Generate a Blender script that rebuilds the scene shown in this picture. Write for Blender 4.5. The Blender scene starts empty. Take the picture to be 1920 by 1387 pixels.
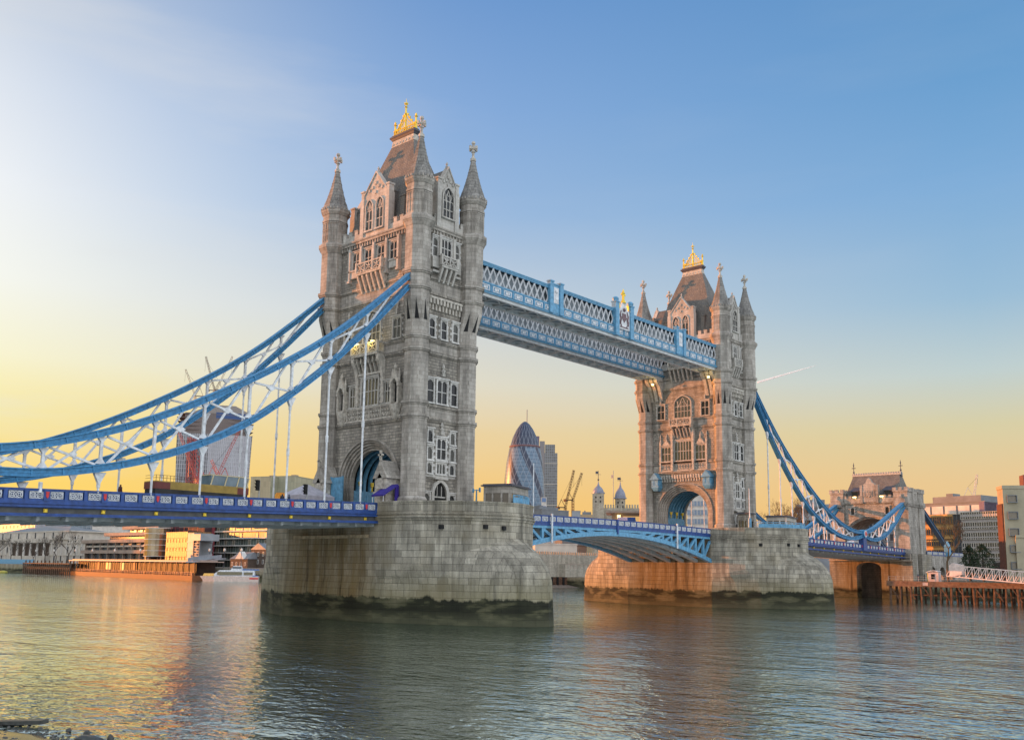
import bpy, bmesh, math, random
from mathutils import Matrix, Vector
R = math.radians
random.seed(7)
S = bpy.context.scene
COL = S.collection
# ---------------------------------------------------------------- camera
CAM = Vector((100.85184, -88.18397, 6.94058))
YAW, PIT, ROL = -0.728590467, 0.147858716, 0.013560458
FPX, SHY = 1767.4715, 106.089
_fw = Vector((math.sin(YAW)*math.cos(PIT), math.cos(YAW)*math.cos(PIT), math.sin(PIT)))
_r = Vector((math.cos(YAW), -math.sin(YAW), 0)); _u = _r.cross(_fw)
_r2 = _r*math.cos(ROL) + _u*math.sin(ROL); _u2 = _u*math.cos(ROL) - _r*math.sin(ROL)
cd = bpy.data.cameras.new("Camera"); cam = bpy.data.objects.new("Camera", cd); COL.objects.link(cam)
cam.matrix_world = Matrix(((_r2.x, _u2.x, -_fw.x, CAM.x), (_r2.y, _u2.y, -_fw.y, CAM.y), (_r2.z, _u2.z, -_fw.z, CAM.z), (0, 0, 0, 1)))
cd.sensor_width = 36; cd.lens = FPX/1920*36; cd.shift_y = SHY/1920; cd.clip_end = 30000; cd.clip_start = 0.5
S.camera = cam
S.view_settings.view_transform = 'Standard'; S.view_settings.look = 'None'
S.view_settings.exposure = 0.7; S.view_settings.gamma = 1.0
def at(u, v, d):
    """world point seen at photo pixel (u,v), d metres away over the ground"""
    r = _fw + _r2*((u-960)/FPX) - _u2*((v-693.5-SHY)/FPX)
    return CAM + r*(d/math.hypot(r.x, r.y))
def s2l(c):
    return tuple(((x/255+.055)/1.055)**2.4 if x > 10 else x/255/12.92 for x in c)
# ---------------------------------------------------------------- world
SUN_AZ, SUN_EL = R(-114), R(5.0)
SUNV = Vector((math.sin(SUN_AZ)*math.cos(SUN_EL), math.cos(SUN_AZ)*math.cos(SUN_EL), math.sin(SUN_EL)))
W = bpy.data.worlds.new("World"); S.world = W; W.use_nodes = True
nt = W.node_tree; nt.nodes.clear()
def nd(nt, typ, ins=None, **kw):
    n = nt.nodes.new(typ)
    for k, v in kw.items(): setattr(n, k, v)
    for k, v in (ins or {}).items():
        if hasattr(v, 'is_output'): nt.links.new(v, n.inputs[k])
        else: n.inputs[k].default_value = v
    return n
def mth(nt, op, a, b=0.0, c=None, clamp=False):
    i = {0: a, 1: b}
    if c is not None: i[2] = c
    return nd(nt, 'ShaderNodeMath', i, operation=op, use_clamp=clamp).outputs[0]
def mixc(nt, f, a, b, mode='MIX'):
    n = nt.nodes.new('ShaderNodeMix'); n.data_type = 'RGBA'; n.blend_type = mode
    for s, v in ((0, f), (6, a), (7, b)):
        if hasattr(v, 'is_output'): nt.links.new(v, n.inputs[s])
        else: n.inputs[s].default_value = v if s == 0 else (*v[:3], 1)
    return n.outputs[2]
def ramp(nt, fac, stops, interp='LINEAR'):
    n = nt.nodes.new('ShaderNodeValToRGB'); cr = n.color_ramp; cr.interpolation = interp
    while len(cr.elements) < len(stops): cr.elements.new(0.5)
    for e, (p, c) in zip(cr.elements, stops): e.position = p; e.color = (*c[:3], 1)
    nt.links.new(fac, n.inputs[0]); return n.outputs[0]
tc = nd(nt, 'ShaderNodeTexCoord')
vn = nd(nt, 'ShaderNodeVectorMath', {0: tc.outputs['Generated']}, operation='NORMALIZE').outputs[0]
sp = nd(nt, 'ShaderNodeSeparateXYZ', {0: vn})
el = mth(nt, 'MULTIPLY', mth(nt, 'ARCSINE', sp.outputs[2]), 2/math.pi, clamp=True)
hl = mth(nt, 'SQRT', mth(nt, 'MAXIMUM', mth(nt, 'SUBTRACT', 1.0, mth(nt, 'MULTIPLY', sp.outputs[2], sp.outputs[2])), 1e-4))
dt = mth(nt, 'DIVIDE', mth(nt, 'ADD', mth(nt, 'MULTIPLY', sp.outputs[0], math.sin(SUN_AZ)), mth(nt, 'MULTIPLY', sp.outputs[1], math.cos(SUN_AZ))), hl)
def sky(stops): return ramp(nt, el, [(e/90, tuple(x*k for x in s2l(c))) for e, c, k in stops])
KS = .87
L = sky([(0, (246, 196, 70), KS), (5, (244, 208, 92), KS), (8, (243, 226, 142), KS), (11, (245, 239, 202), KS), (15, (245, 244, 234), KS), (20, (240, 241, 242), KS), (25, (222, 227, 235), KS), (33, (190, 202, 220), KS*.9), (60, (150, 175, 215), KS), (90, (170, 190, 220), 1.1)])
M = sky([(0, (234, 176, 88), KS*1.08), (4, (232, 185, 106), KS*1.08), (8, (226, 198, 146), KS*1.04), (11, (219, 212, 192), KS), (15, (200, 207, 212), KS), (21, (150, 180, 216), KS), (27, (128, 165, 213), KS), (33, (108, 152, 208), KS*.95), (60, (140, 170, 212), 1.0), (90, (170, 190, 220), 1.1)])
Rr = sky([(0, (230, 180, 112), KS*1.05), (5, (224, 189, 138), KS*1.04), (8, (212, 200, 158), KS), (11, (188, 202, 202), KS), (15, (150, 184, 210), KS), (21, (122, 168, 212), KS), (27, (102, 156, 206), KS*.97), (33, (92, 148, 202), KS*.93), (60, (140, 170, 212), 1.0), (90, (170, 190, 220), 1.1)])
B = sky([(0, (212, 210, 208), 1.5), (10, (218, 220, 224), 1.9), (30, (218, 224, 234), 2.0), (60, (200, 214, 232), 1.65), (90, (170, 190, 220), 1.3)])  # unseen sky behind the camera, brightened to fill the shaded faces
def sst(lo, hi): return nd(nt, 'ShaderNodeMapRange', {0: dt, 1: lo, 2: hi}, clamp=True).outputs[0]
cR = mixc(nt, sst(-.156, .34), Rr, M)
tL = sst(.30, .76); cM = mixc(nt, mth(nt, 'MULTIPLY', tL, tL), cR, L)
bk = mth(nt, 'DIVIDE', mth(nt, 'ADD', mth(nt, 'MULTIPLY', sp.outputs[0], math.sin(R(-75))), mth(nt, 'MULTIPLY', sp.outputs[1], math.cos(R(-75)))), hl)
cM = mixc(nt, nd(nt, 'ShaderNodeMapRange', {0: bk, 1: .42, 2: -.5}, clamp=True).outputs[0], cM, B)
wn = nd(nt, 'ShaderNodeTexNoise', {'Vector': nd(nt, 'ShaderNodeMapping', {0: vn, 3: (1.2, 1.2, 7)}).outputs[0], 'Scale': 2.0, 'Detail': 5.0, 'Roughness': .55})
cM = mixc(nt, mth(nt, 'MULTIPLY', mth(nt, 'ADD', mth(nt, 'MULTIPLY', tL, 1.3), .15), nd(nt, 'ShaderNodeMapRange', {0: wn.outputs[0], 1: .5, 2: .75, 4: .35}).outputs[0]), cM, (.62, .62, .62))
ns = nd(nt, 'ShaderNodeTexSky', sky_type='NISHITA', sun_disc=False, sun_elevation=SUN_EL, sun_rotation=SUN_AZ)
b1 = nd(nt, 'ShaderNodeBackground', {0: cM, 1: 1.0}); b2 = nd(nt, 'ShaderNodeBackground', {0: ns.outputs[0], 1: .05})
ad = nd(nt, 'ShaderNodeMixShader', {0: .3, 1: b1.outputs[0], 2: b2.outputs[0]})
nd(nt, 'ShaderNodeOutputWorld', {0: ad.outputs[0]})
sd = bpy.data.lights.new("Sun", 'SUN'); sd.energy = 5.0; sd.angle = R(.5); sd.color = (1.0, .32, .07)
so = bpy.data.objects.new("Sun", sd); COL.objects.link(so); so.rotation_euler = SUNV.to_track_quat('Z', 'Y').to_euler()
so.location = (-300, -120, 200)
# ---------------------------------------------------------------- objects
def tag(o, label=None, cat=None, group=None, kind=None):
    for k, v in (('label', label), ('category', cat), ('group', group), ('kind', kind)):
        if v: o[k] = v
    return o
def thing(name, label, cat, loc=(0, 0, 0), rz=0, group=None):
    o = bpy.data.objects.new(name, None); COL.objects.link(o); o.location = loc; o.rotation_euler = (0, 0, rz)
    o.empty_display_size = .5
    return tag(o, label, cat, group)
def circ(r, n, cx=0, cy=0, ph=0):
    return [(cx+r*math.cos(ph+2*math.pi*i/n), cy+r*math.sin(ph+2*math.pi*i/n)) for i in range(n)]
def octa(r, cx=0, cy=0): return circ(r/math.cos(math.pi/8), 8, cx, cy, math.pi/8)
class MB:
    def __init__(s, M=None): s.v = []; s.f = []; s.mi = []; s.M = M; s.m = 0
    def add(s, vs, fs):
        o = len(s.v)
        s.v += [tuple(s.M @ Vector(p)) for p in vs] if s.M is not None else [tuple(p) for p in vs]
        s.f += [tuple(o+i for i in f) for f in fs]; s.mi += [s.m]*len(fs); return s
    def box(s, x0, x1, y0, y1, z0, z1):
        return s.add([(x, y, z) for z in (z0, z1) for y in (y0, y1) for x in (x0, x1)],
                     [(0, 2, 3, 1), (4, 5, 7, 6), (0, 1, 5, 4), (2, 6, 7, 3), (0, 4, 6, 2), (1, 3, 7, 5)])
    def frust(s, p0, z0, p1, z1):
        n = len(p0)
        return s.add([(x, y, z0) for x, y in p0]+[(x, y, z1) for x, y in p1],
                     [tuple(range(n))[::-1], tuple(range(n, 2*n))]+[(i, (i+1) % n, n+(i+1) % n, n+i) for i in range(n)])
    def prism(s, p, z0, z1): return s.frust(p, z0, p, z1)
    def loft(s, rings, cap=True, closed=True):
        n = len(rings[0]); vs = [p for r in rings for p in r]; fs = []
        for k in range(len(rings)-1):
            for i in range(n if closed else n-1):
                j = (i+1) % n; fs.append((k*n+i, k*n+j, (k+1)*n+j, (k+1)*n+i))
        if cap: fs += [tuple(range(n))[::-1], tuple(range((len(rings)-1)*n, len(rings)*n))]
        return s.add(vs, fs)
    def ext(s, poly, y0, y1):
        """polygon in (x,z) pushed from y0 to y1"""
        n = len(poly)
        return s.add([(x, y0, z) for x, z in poly]+[(x, y1, z) for x, z in poly],
                     [tuple(range(n)), tuple(range(n, 2*n))[::-1]]+[(i, n+i, n+(i+1) % n, (i+1) % n) for i in range(n)])
    def bar(s, p, q, w, h, up=(0, 0, 1)):
        p, q = Vector(p), Vector(q); d = (q-p)
        if d.length < 1e-6: return s
        d.normalize(); up = Vector(up)
        if abs(d.dot(up)) > .98: up = Vector((1, 0, 0)) if abs(d.x) < .9 else Vector((0, 1, 0))
        a = d.cross(up).normalized()*(w/2); b = a.cross(d).normalized()*(h/2)
        return s.add([p-a-b, p+a-b, p+a+b, p-a+b, q-a-b, q+a-b, q+a+b, q-a+b],
                     [(0, 1, 2, 3), (7, 6, 5, 4), (0, 4, 5, 1), (1, 5, 6, 2), (2, 6, 7, 3), (3, 7, 4, 0)])
    def cyl(s, p, q, r0, r1=None, n=8):
        r1 = r0 if r1 is None else r1
        p, q = Vector(p), Vector(q); d = (q-p).normalized(); up = Vector((0, 0, 1))
        if abs(d.z) > .98: up = Vector((1, 0, 0))
        a = d.cross(up).normalized(); b = d.cross(a)
        return s.loft([[c+(a*math.cos(t)+b*math.sin(t))*r for t in [2*math.pi*i/n for i in range(n)]] for c, r in ((p, r0), (q, r1))])
    def lathe(s, prof, n=8, cx=0, cy=0, ph=0):
        return s.loft([[(x, y, z) for x, y in circ(max(r, .005), n, cx, cy, ph)] for r, z in prof])
    def ball(s, c, r, n=8):
        return s.lathe([(r*math.sin(t), c[2]-r*math.cos(t)) for t in [math.pi*i/5 for i in range(6)]], n, c[0], c[1])
    def path(s, pts, w, h, up=(0, 0, 1)):
        """swept rectangle along points; w sideways, h in the up direction"""
        pts = [Vector(p) for p in pts]; rings = []
        for i, p in enumerate(pts):
            d = (pts[min(i+1, len(pts)-1)]-pts[max(i-1, 0)]).normalized()
            a = d.cross(Vector(up)).normalized(); b = a.cross(d).normalized()
            a = a*(w/2); b = b*(h/2)
            rings.append([p-a-b, p+a-b, p+a+b, p-a+b])
        return s.loft(rings)
    def tube(s, pts, radii, n=5):
        pts = [Vector(p) for p in pts]; rings = []
        for i, p in enumerate(pts):
            d = (pts[min(i+1, len(pts)-1)]-pts[max(i-1, 0)]).normalized()
            up = Vector((0, 0, 1)) if abs(d.z) < .95 else Vector((1, 0, 0))
            a = d.cross(up).normalized(); b = d.cross(a)
            rings.append([p+(a*math.cos(2*math.pi*k/n)+b*math.sin(2*math.pi*k/n))*radii[i] for k in range(n)])
        return s.loft(rings)
def mesh(name, mb, mats, normals=True, smooth=False):
    me = bpy.data.meshes.new(name); me.from_pydata(mb.v, [], mb.f)
    mats = mats if isinstance(mats, (list, tuple)) else [mats]
    for m in mats: me.materials.append(m)
    if len(mats) > 1: me.polygons.foreach_set('material_index', mb.mi)
    if normals:
        bm = bmesh.new(); bm.from_mesh(me); bmesh.ops.recalc_face_normals(bm, faces=bm.faces); bm.to_mesh(me); bm.free()
    if smooth: me.shade_smooth()
    me.update(); return me
def part(name, mb, mats, parent=None, off=True, **kw):
    me = mb if isinstance(mb, bpy.types.Mesh) else mesh(name, mb, mats, kw.get('normals', True), kw.get('smooth', False))
    o = bpy.data.objects.new(name, me); COL.objects.link(o)
    if parent is not None:
        o.parent = parent
        if off:
            l = Vector((0, 0, 0)); q = parent
            while q is not None: l += q.location; q = q.parent
            o.location = -l
    if kw.get('label'): o['label'] = kw['label']
    return o
def put(name, me, parent, loc, rz=0, scale=None):
    """a further copy of a part that shares the mesh me"""
    o = bpy.data.objects.new(name, me); COL.objects.link(o); o.parent = parent; o.location = loc; o.rotation_euler = (0, 0, rz)
    if scale: o.scale = scale
    return o
def copy_tree(o, parent=None):
    c = o.copy(); COL.objects.link(c); c.parent = parent
    for ch in [x for x in COL.objects if x.parent == o]: copy_tree(ch, c)
    return c
# ---------------------------------------------------------------- materials
def newmat(name):
    m = bpy.data.materials.new(name); m.use_nodes = True; nt = m.node_tree; nt.nodes.clear()
    p = nt.nodes.new('ShaderNodeBsdfPrincipled'); o = nt.nodes.new('ShaderNodeOutputMaterial'); nt.links.new(p.outputs[0], o.inputs[0])
    return m, nt, p
def plain(name, c, rough=.6, metal=0, var=.18, vs=1.5, spec=.4, emit=None):
    m, nt, p = newmat(name); t = nd(nt, 'ShaderNodeTexCoord')
    n = nd(nt, 'ShaderNodeTexNoise', {'Vector': t.outputs['Object'], 'Scale': vs, 'Detail': 4.0})
    k = nd(nt, 'ShaderNodeMapRange', {0: n.outputs[0], 1: .3, 2: .7, 3: 1-var, 4: 1+var}).outputs[0]
    x = nd(nt, 'ShaderNodeVectorMath', {0: c, 3: k}, operation='SCALE')
    nt.links.new(x.outputs[0], p.inputs['Base Color'])
    p.inputs['Roughness'].default_value = rough; p.inputs['Metallic'].default_value = metal; p.inputs['Specular IOR Level'].default_value = spec
    if emit: p.inputs['Emission Color'].default_value = (*emit[0], 1); p.inputs['Emission Strength'].default_value = emit[1]
    return m
def wallcoord(nt):
    t = nd(nt, 'ShaderNodeTexCoord'); g = nd(nt, 'ShaderNodeNewGeometry')
    s = nd(nt, 'ShaderNodeSeparateXYZ', {0: t.outputs['Object']}); n = nd(nt, 'ShaderNodeSeparateXYZ', {0: t.outputs['Normal']})
    f = mth(nt, 'GREATER_THAN', mth(nt, 'ABSOLUTE', n.outputs[0]), mth(nt, 'ABSOLUTE', n.outputs[1]))
    u = mth(nt, 'ADD', mth(nt, 'MULTIPLY', s.outputs[1], f), mth(nt, 'MULTIPLY', s.outputs[0], mth(nt, 'SUBTRACT', 1.0, f)))
    return t, s, nd(nt, 'ShaderNodeCombineXYZ', {0: u, 1: s.outputs[2], 2: 0.0}).outputs[0]
def stone(name, c1, c2, mort, bw=.9, bh=.42, ms=.025, stain=.35, rough=.85, bump=.5, alg=None):
    m, nt, p = newmat(name); t, s, uv = wallcoord(nt)
    b = nd(nt, 'ShaderNodeTexBrick', {'Vector': uv, 'Color1': (*c1, 1), 'Color2': (*c2, 1), 'Mortar': (*mort, 1), 'Scale': 1.0, 'Mortar Size': ms, 'Mortar Smooth': .3, 'Bias': 0.0, 'Brick Width': bw, 'Row Height': bh}, squash=.72, squash_frequency=3, offset_frequency=2)
    n1 = nd(nt, 'ShaderNodeTexNoise', {'Vector': nd(nt, 'ShaderNodeMapping', {0: t.outputs['Object'], 3: (1, 1, .22)}).outputs[0], 'Scale': .7, 'Detail': 6.0, 'Roughness': .65})
    k = nd(nt, 'ShaderNodeMapRange', {0: n1.outputs[0], 1: .32, 2: .62, 3: 1-stain, 4: 1.08}).outputs[0]
    n2 = nd(nt, 'ShaderNodeTexNoise', {'Vector': t.outputs['Object'], 'Scale': 6.0, 'Detail': 4.0, 'Roughness': .7})
    k2 = nd(nt, 'ShaderNodeMapRange', {0: n2.outputs[0], 1: .3, 2: .7, 3: .86, 4: 1.14}).outputs[0]
    c = nd(nt, 'ShaderNodeVectorMath', {0: b.outputs[0], 3: mth(nt, 'MULTIPLY', k, k2)}, operation='SCALE').outputs[0]
    sk = nd(nt, 'ShaderNodeTexNoise', {'Vector': nd(nt, 'ShaderNodeMapping', {0: t.outputs['Object'], 3: (1, 1, .06)}).outputs[0], 'Scale': 1.3, 'Detail': 6.0, 'Roughness': .7}).outputs[0]
    c = mixc(nt, nd(nt, 'ShaderNodeMapRange', {0: sk, 1: .52, 2: .72, 3: 0.0, 4: stain}, clamp=True).outputs[0], c, (.085, .075, .06))
    if alg:
        zt, w = alg
        n3 = nd(nt, 'ShaderNodeTexNoise', {'Vector': nd(nt, 'ShaderNodeMapping', {0: t.outputs['Object'], 3: (1, 1, .35)}).outputs[0], 'Scale': .45, 'Detail': 9.0, 'Roughness': .7})
        zz = mth(nt, 'ADD', s.outputs[2], mth(nt, 'MULTIPLY', mth(nt, 'SUBTRACT', n3.outputs[0], .5), 2.4))
        fa = nd(nt, 'ShaderNodeMapRange', {0: zz, 1: zt+w, 2: zt-w}, clamp=True).outputs[0]
        n4 = nd(nt, 'ShaderNodeTexNoise', {'Vector': nd(nt, 'ShaderNodeMapping', {0: t.outputs['Object'], 3: (.5, .5, 1.6)}).outputs[0], 'Scale': .55, 'Detail': 5.0})
        ac = ramp(nt, n4.outputs[0], [(.35, (.008, .009, .005)), (.49, (.015, .017, .008)), (.56, (.060, .058, .030)), (.68, (.11, .10, .058))])
        yl = nd(nt, 'ShaderNodeMapRange', {0: zz, 1: zt+3.2, 2: zt+.2, 3: 0.0, 4: .55}, clamp=True).outputs[0]
        c = mixc(nt, yl, c, (.20, .17, .075), 'MIX')
        dn = nd(nt, 'ShaderNodeTexNoise', {'Vector': nd(nt, 'ShaderNodeMapping', {0: t.outputs['Object'], 3: (1, 1, .05)}).outputs[0], 'Scale': .9, 'Detail': 5.0, 'Roughness': .7}).outputs[0]
        c = mixc(nt, nd(nt, 'ShaderNodeMapRange', {0: dn, 1: .52, 2: .68, 3: 0.0, 4: .6}, clamp=True).outputs[0], c, (.075, .07, .055))
        c = mixc(nt, nd(nt, 'ShaderNodeMapRange', {0: nd(nt, 'ShaderNodeTexNoise', {'Vector': t.outputs['Object'], 'Scale': .16, 'Detail': 4.0}).outputs[0], 1: .5, 2: .68, 3: 0.0, 4: .55}, clamp=True).outputs[0], c, (.21, .17, .10))
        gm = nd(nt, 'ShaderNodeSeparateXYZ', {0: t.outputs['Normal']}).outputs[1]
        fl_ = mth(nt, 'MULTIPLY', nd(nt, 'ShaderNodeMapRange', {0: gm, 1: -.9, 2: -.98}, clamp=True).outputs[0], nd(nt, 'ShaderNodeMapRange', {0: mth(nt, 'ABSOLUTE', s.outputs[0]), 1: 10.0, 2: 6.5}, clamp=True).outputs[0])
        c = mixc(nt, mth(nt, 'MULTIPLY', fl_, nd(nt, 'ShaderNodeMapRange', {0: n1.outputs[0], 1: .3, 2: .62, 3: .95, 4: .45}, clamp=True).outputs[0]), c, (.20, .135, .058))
        c = mixc(nt, mth(nt, 'MULTIPLY', fl_, nd(nt, 'ShaderNodeMapRange', {0: dn, 1: .5, 2: .64, 3: 0.0, 4: .8}, clamp=True).outputs[0]), c, (.05, .035, .02))
        low = nd(nt, 'ShaderNodeMapRange', {0: s.outputs[2], 1: 1.7, 2: .3, 3: 0.0, 4: .6}, clamp=True).outputs[0]
        ac = mixc(nt, low, ac, (.085, .085, .05))
        c = mixc(nt, mth(nt, 'MULTIPLY', fa, .96), c, ac)
    nt.links.new(c, p.inputs['Base Color']); p.inputs['Roughness'].default_value = rough; p.inputs['Specular IOR Level'].default_value = .25
    hgt = mth(nt, 'SUBTRACT', n2.outputs[0], mth(nt, 'MULTIPLY', b.outputs[1], 1.2))
    nt.links.new(nd(nt, 'ShaderNodeBump', {'Height': hgt, 'Strength': bump, 'Distance': .06}).outputs[0], p.inputs['Normal'])
    return m
M_ = {}
M_['granite'] = stone('granite', (.43, .395, .345), (.32, .29, .25), (.24, .22, .19), 1.1, .55, .02, .48)
M_['rubble'] = stone('rubble', (.41, .37, .31), (.26, .235, .2), (.20, .19, .17), .85, .42, .035, .48, bump=.9)
M_['portland'] = stone('portland', (.50, .475, .43), (.42, .395, .35), (.42, .4, .36), .8, .5, .015, .34)
M_['whitestone'] = stone('white_dressing', (.64, .62, .58), (.56, .54, .50), (.45, .43, .40), .7, .4, .015, .3)
M_['carved'] = plain('carved_stone', (.42, .385, .33), .9, var=.35, vs=2.5)
M_['pierstone'] = stone('pier_granite', (.43, .39, .31), (.26, .235, .185), (.16, .145, .115), 1.6, .80, .020, .55, bump=.9, alg=(3.1, .12))
M_['bank'] = stone('bank_stone', (.36, .32, .26), (.26, .235, .19), (.12, .11, .09), 1.4, .6, .03, .45, alg=(2.4, .5))
M_['slate'] = stone('slate', (.21, .185, .155), (.145, .14, .13), (.08, .08, .075), .5, .32, .03, .3, rough=.6)
M_['lead'] = plain('lead', (.06, .06, .075), .55)
M_['cone'] = stone('spire_stone', (.30, .285, .26), (.23, .22, .20), (.13, .125, .12), .8, .5, .03, .45)
M_['gold'] = plain('gold_leaf', (.72, .52, .06), .38, .45, .15)
M_['sky_blue'] = plain('light_blue_paint', (.105, .28, .43), .48, var=.25, vs=2)
M_['deep_blue'] = plain('deep_blue_paint', (.021, .060, .21), .45, var=.3, vs=2)
M_['chain_blue'] = plain('chain_blue_paint', (.042, .195, .37), .5, var=.3, vs=2.5)
M_['white'] = plain('white_paint', (.58, .59, .60), .5, var=.25, vs=2)
M_['shade_grey'] = plain('girder_grey', (.10, .10, .095), .7, var=.25)
M_['pale_grey'] = plain('pale_grey_paint', (.36, .37, .36), .6, var=.15)
M_['glass'] = plain('window_glass', (.016, .018, .02), .2, var=.6, vs=.9, spec=.3)
M_['sky_warmed_glass'] = plain('sky_warmed_glass', (.05, .042, .03), .1, var=.4, vs=.5, spec=.8)  # warm tint stands in for the yellow sky reflected in the panes
M_['glass_blind'] = plain('window_glass_blind', (.07, .068, .06), .25, var=.5, vs=.9, spec=.35)
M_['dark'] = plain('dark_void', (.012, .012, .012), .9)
M_['red'] = plain('red_paint', (.5, .03, .03), .5)
M_['asphalt'] = plain('asphalt', (.05, .05, .05), .9)
M_['lamp'] = plain('lamp_glow', (1, .8, .4), .5, emit=((1, .72, .25), 2.5))
# ================================================================ bridge
NS = 82.3            # distance between the two towers
PT = 14.8            # top of pier parapet
def arch_pts(hw, z0, rise, n=18, e=1.0):
    return [(-hw*math.cos(math.pi*i/n), z0+rise*(math.sin(math.pi*i/n))**e) for i in range(n+1)]
def face(Y, rot, off):
    """frame of a facade: x to the right, -y outward, z up (world heights)"""
    return Matrix.Translation((0, Y, 0)) @ Matrix.Rotation(rot, 4, 'Z') @ Matrix.Translation((0, -off, 0))
def gothic(hw, z0, h, n=6):
    """pointed arch outline from left spring to right spring"""
    L = [(-hw+hw*(1-math.cos(t)), z0+h*math.sin(t)) for t in [math.pi/2*i/n for i in range(n)]]
    L = [(-hw*math.cos(math.pi/2*i/n)**.8, z0+h*(i/n)**.62) for i in range(n)]
    return L+[(0, z0+h)]+[(-x, z) for x, z in L[::-1]]
WMAT = ['portland']
def window(F, u, v0, v1, hw, lights, root, transoms=(), quoin=True, arch=0, mat=None, pane='glass', hood=True):
    """one window of a facade: carved surround (the window) with its pane beneath it"""
    mat = mat or WMAT[0]; m = MB(F); fw = .17 if hw < .8 else .22
    if pane == 'glass' and random.random() < .35: pane = 'glass_blind'
    m.box(u-hw-fw, u-hw, -.26, .1, v0-.12, v1+.0); m.box(u+hw, u+hw+fw, -.26, .1, v0-.12, v1)
    m.box(u-hw-fw-.08, u+hw+fw+.08, -.36, .1, v0-.3, v0-.1)
    if quoin:
        k = v0; i = 0
        while k < v1-.3:
            if i % 2 == 0:
                m.box(u-hw-fw-.25, u-hw-fw, -.12, .1, k, k+.36); m.box(u+hw+fw, u+hw+fw+.25, -.12, .1, k, k+.36)
            k += .4; i += 1
    if arch:
        o = gothic(hw+fw, v1, arch+fw); i = gothic(hw, v1, arch)
        m.ext([(u+a, b) for a, b in o]+[(u+a, b) for a, b in i[::-1]], -.28, .1)
        if arch > 1.2:
            m.ext([(u+a*.06/hw*hw, b) for a, b in ((-1, v1+arch*.35), (1, v1+arch*.35), (1, v1+arch*.42), (-1, v1+arch*.42))], -.16, .1)
            for q in (-.5, .5):
                m.bar((u+q*hw, -.1, v1), (u, -.1, v1+arch*.85), .1, .1, (0, 1, 0)); m.bar((u+q*hw, -.1, v1), (u+q*1.5*hw, -.1, v1+arch*.62), .09, .1, (0, 1, 0))
    else:
        m.box(u-hw-fw, u+hw+fw, -.28, .1, v1, v1+.22)
        if hood: m.box(u-hw-fw-.15, u+hw+fw+.15, -.4, .1, v1+.22, v1+.36)
    for i in range(1, lights):
        x = u-hw+2*hw*i/lights; m.box(x-.055, x+.055, -.17, .1, v0-.1, v1+arch*.5)
    for tz in transoms: m.box(u-hw, u+hw, -.15, .1, tz-.06, tz+.06)
    lw = 2*hw/lights
    for i in range(lights):                                   # little pointed heads
        x = u-hw+lw*(i+.5); q = gothic(lw/2-.05, v1-.42, .36, 3)
        m.ext([(x-lw/2, v1)]+[(x-lw/2, v1-.42)]+[(x+a, b) for a, b in q]+[(x+lw/2, v1-.42), (x+lw/2, v1)], -.15, .02)
    w = part('window', m, M_[mat], root)
    p = MB(F)
    if arch: p.ext([(u+a, b) for a, b in [(-hw, v0-.1)]+gothic(hw, v1, arch)+[(hw, v0-.1)]], -.06, .05)
    else: p.box(u-hw, u+hw, -.06, .05, v0-.1, v1)
    part('pane', p, M_[pane], w)
    return w
def crenels(m, u0, u1, z0, z1, n, d=.45):
    m.box(u0, u1, -.25, d, z0, z0+(z1-z0)*.55)
    st = (u1-u0)/(2*n-1)
    for i in range(n):
        a = u0+2*i*st; m.box(a, a+st, -.25, d, z0+(z1-z0)*.55, z1-.1); m.box(a-.05, a+st+.05, -.32, d+.05, z1-.1, z1)
def balcony(F, u, hw, z0, z1, zc, root, proj=1.25, mat='carved', ncor=5):
    m = MB(F); m.box(u-hw, u+hw, -proj, .1, z0, z0+.28); m.box(u-hw-.08, u+hw+.08, -proj-.08, .1, z0+.28, z0+.4)
    m.box(u-hw, u+hw, -proj, -proj+.22, z1-.2, z1)
    for sg in (-1, 1):
        m.box(u+sg*hw-.16, u+sg*hw+.16, -proj-.05, -proj+.27, z0+.3, z1+.12)
        x = u+sg*(hw-.11); m.box(x-.11, x+.11, -proj+.22, .1, z1-.2, z1)
        k = 5
        for i in range(k): y = -proj+.3+i*(proj-.3)/k; m.box(x-.06, x+.06, y, y+.1, z0+.4, z1-.2)
    n = max(2, int(hw/.75))
    for i in range(n):
        a = u-hw+.16+(2*hw-.32)*i/n; b = u-hw+.16+(2*hw-.32)*(i+1)/n
        m.box(b-.1, b+.1, -proj-.02, -proj+.2, z0+.3, z1-.1)
        m.bar((a, -proj+.1, z0+.4), (b, -proj+.1, z1-.2), .12, .12, (0, 1, 0)); m.bar((a, -proj+.1, z1-.2), (b, -proj+.1, z0+.4), .12, .12, (0, 1, 0))
        m.bar(((a+b)/2, -proj+.1, z0+.4), ((a+b)/2, -proj+.1, z1-.2), .1, .1, (0, 1, 0))
    b_ = part('balcony', m, M_[mat], root)
    c = MB(F)
    for i in range(ncor):
        x = u-hw+.25+(2*hw-.5)*i/(ncor-1)
        prof = [(-proj+.15, z0), (-proj+.15, z0-.3), (-proj*.62, z0-(z0-zc)*.45), (-.25, zc+.1), (.1, zc), (.1, z0)]
        c.add([(x-.16, y, z) for y, z in prof]+[(x+.16, y, z) for y, z in prof],
              [tuple(range(6)), tuple(range(6, 12))[::-1]]+[(k, 6+k, 6+(k+1) % 6, (k+1) % 6) for k in range(6)])
    part('corbel', c, M_[mat], b_)
    return b_
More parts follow.
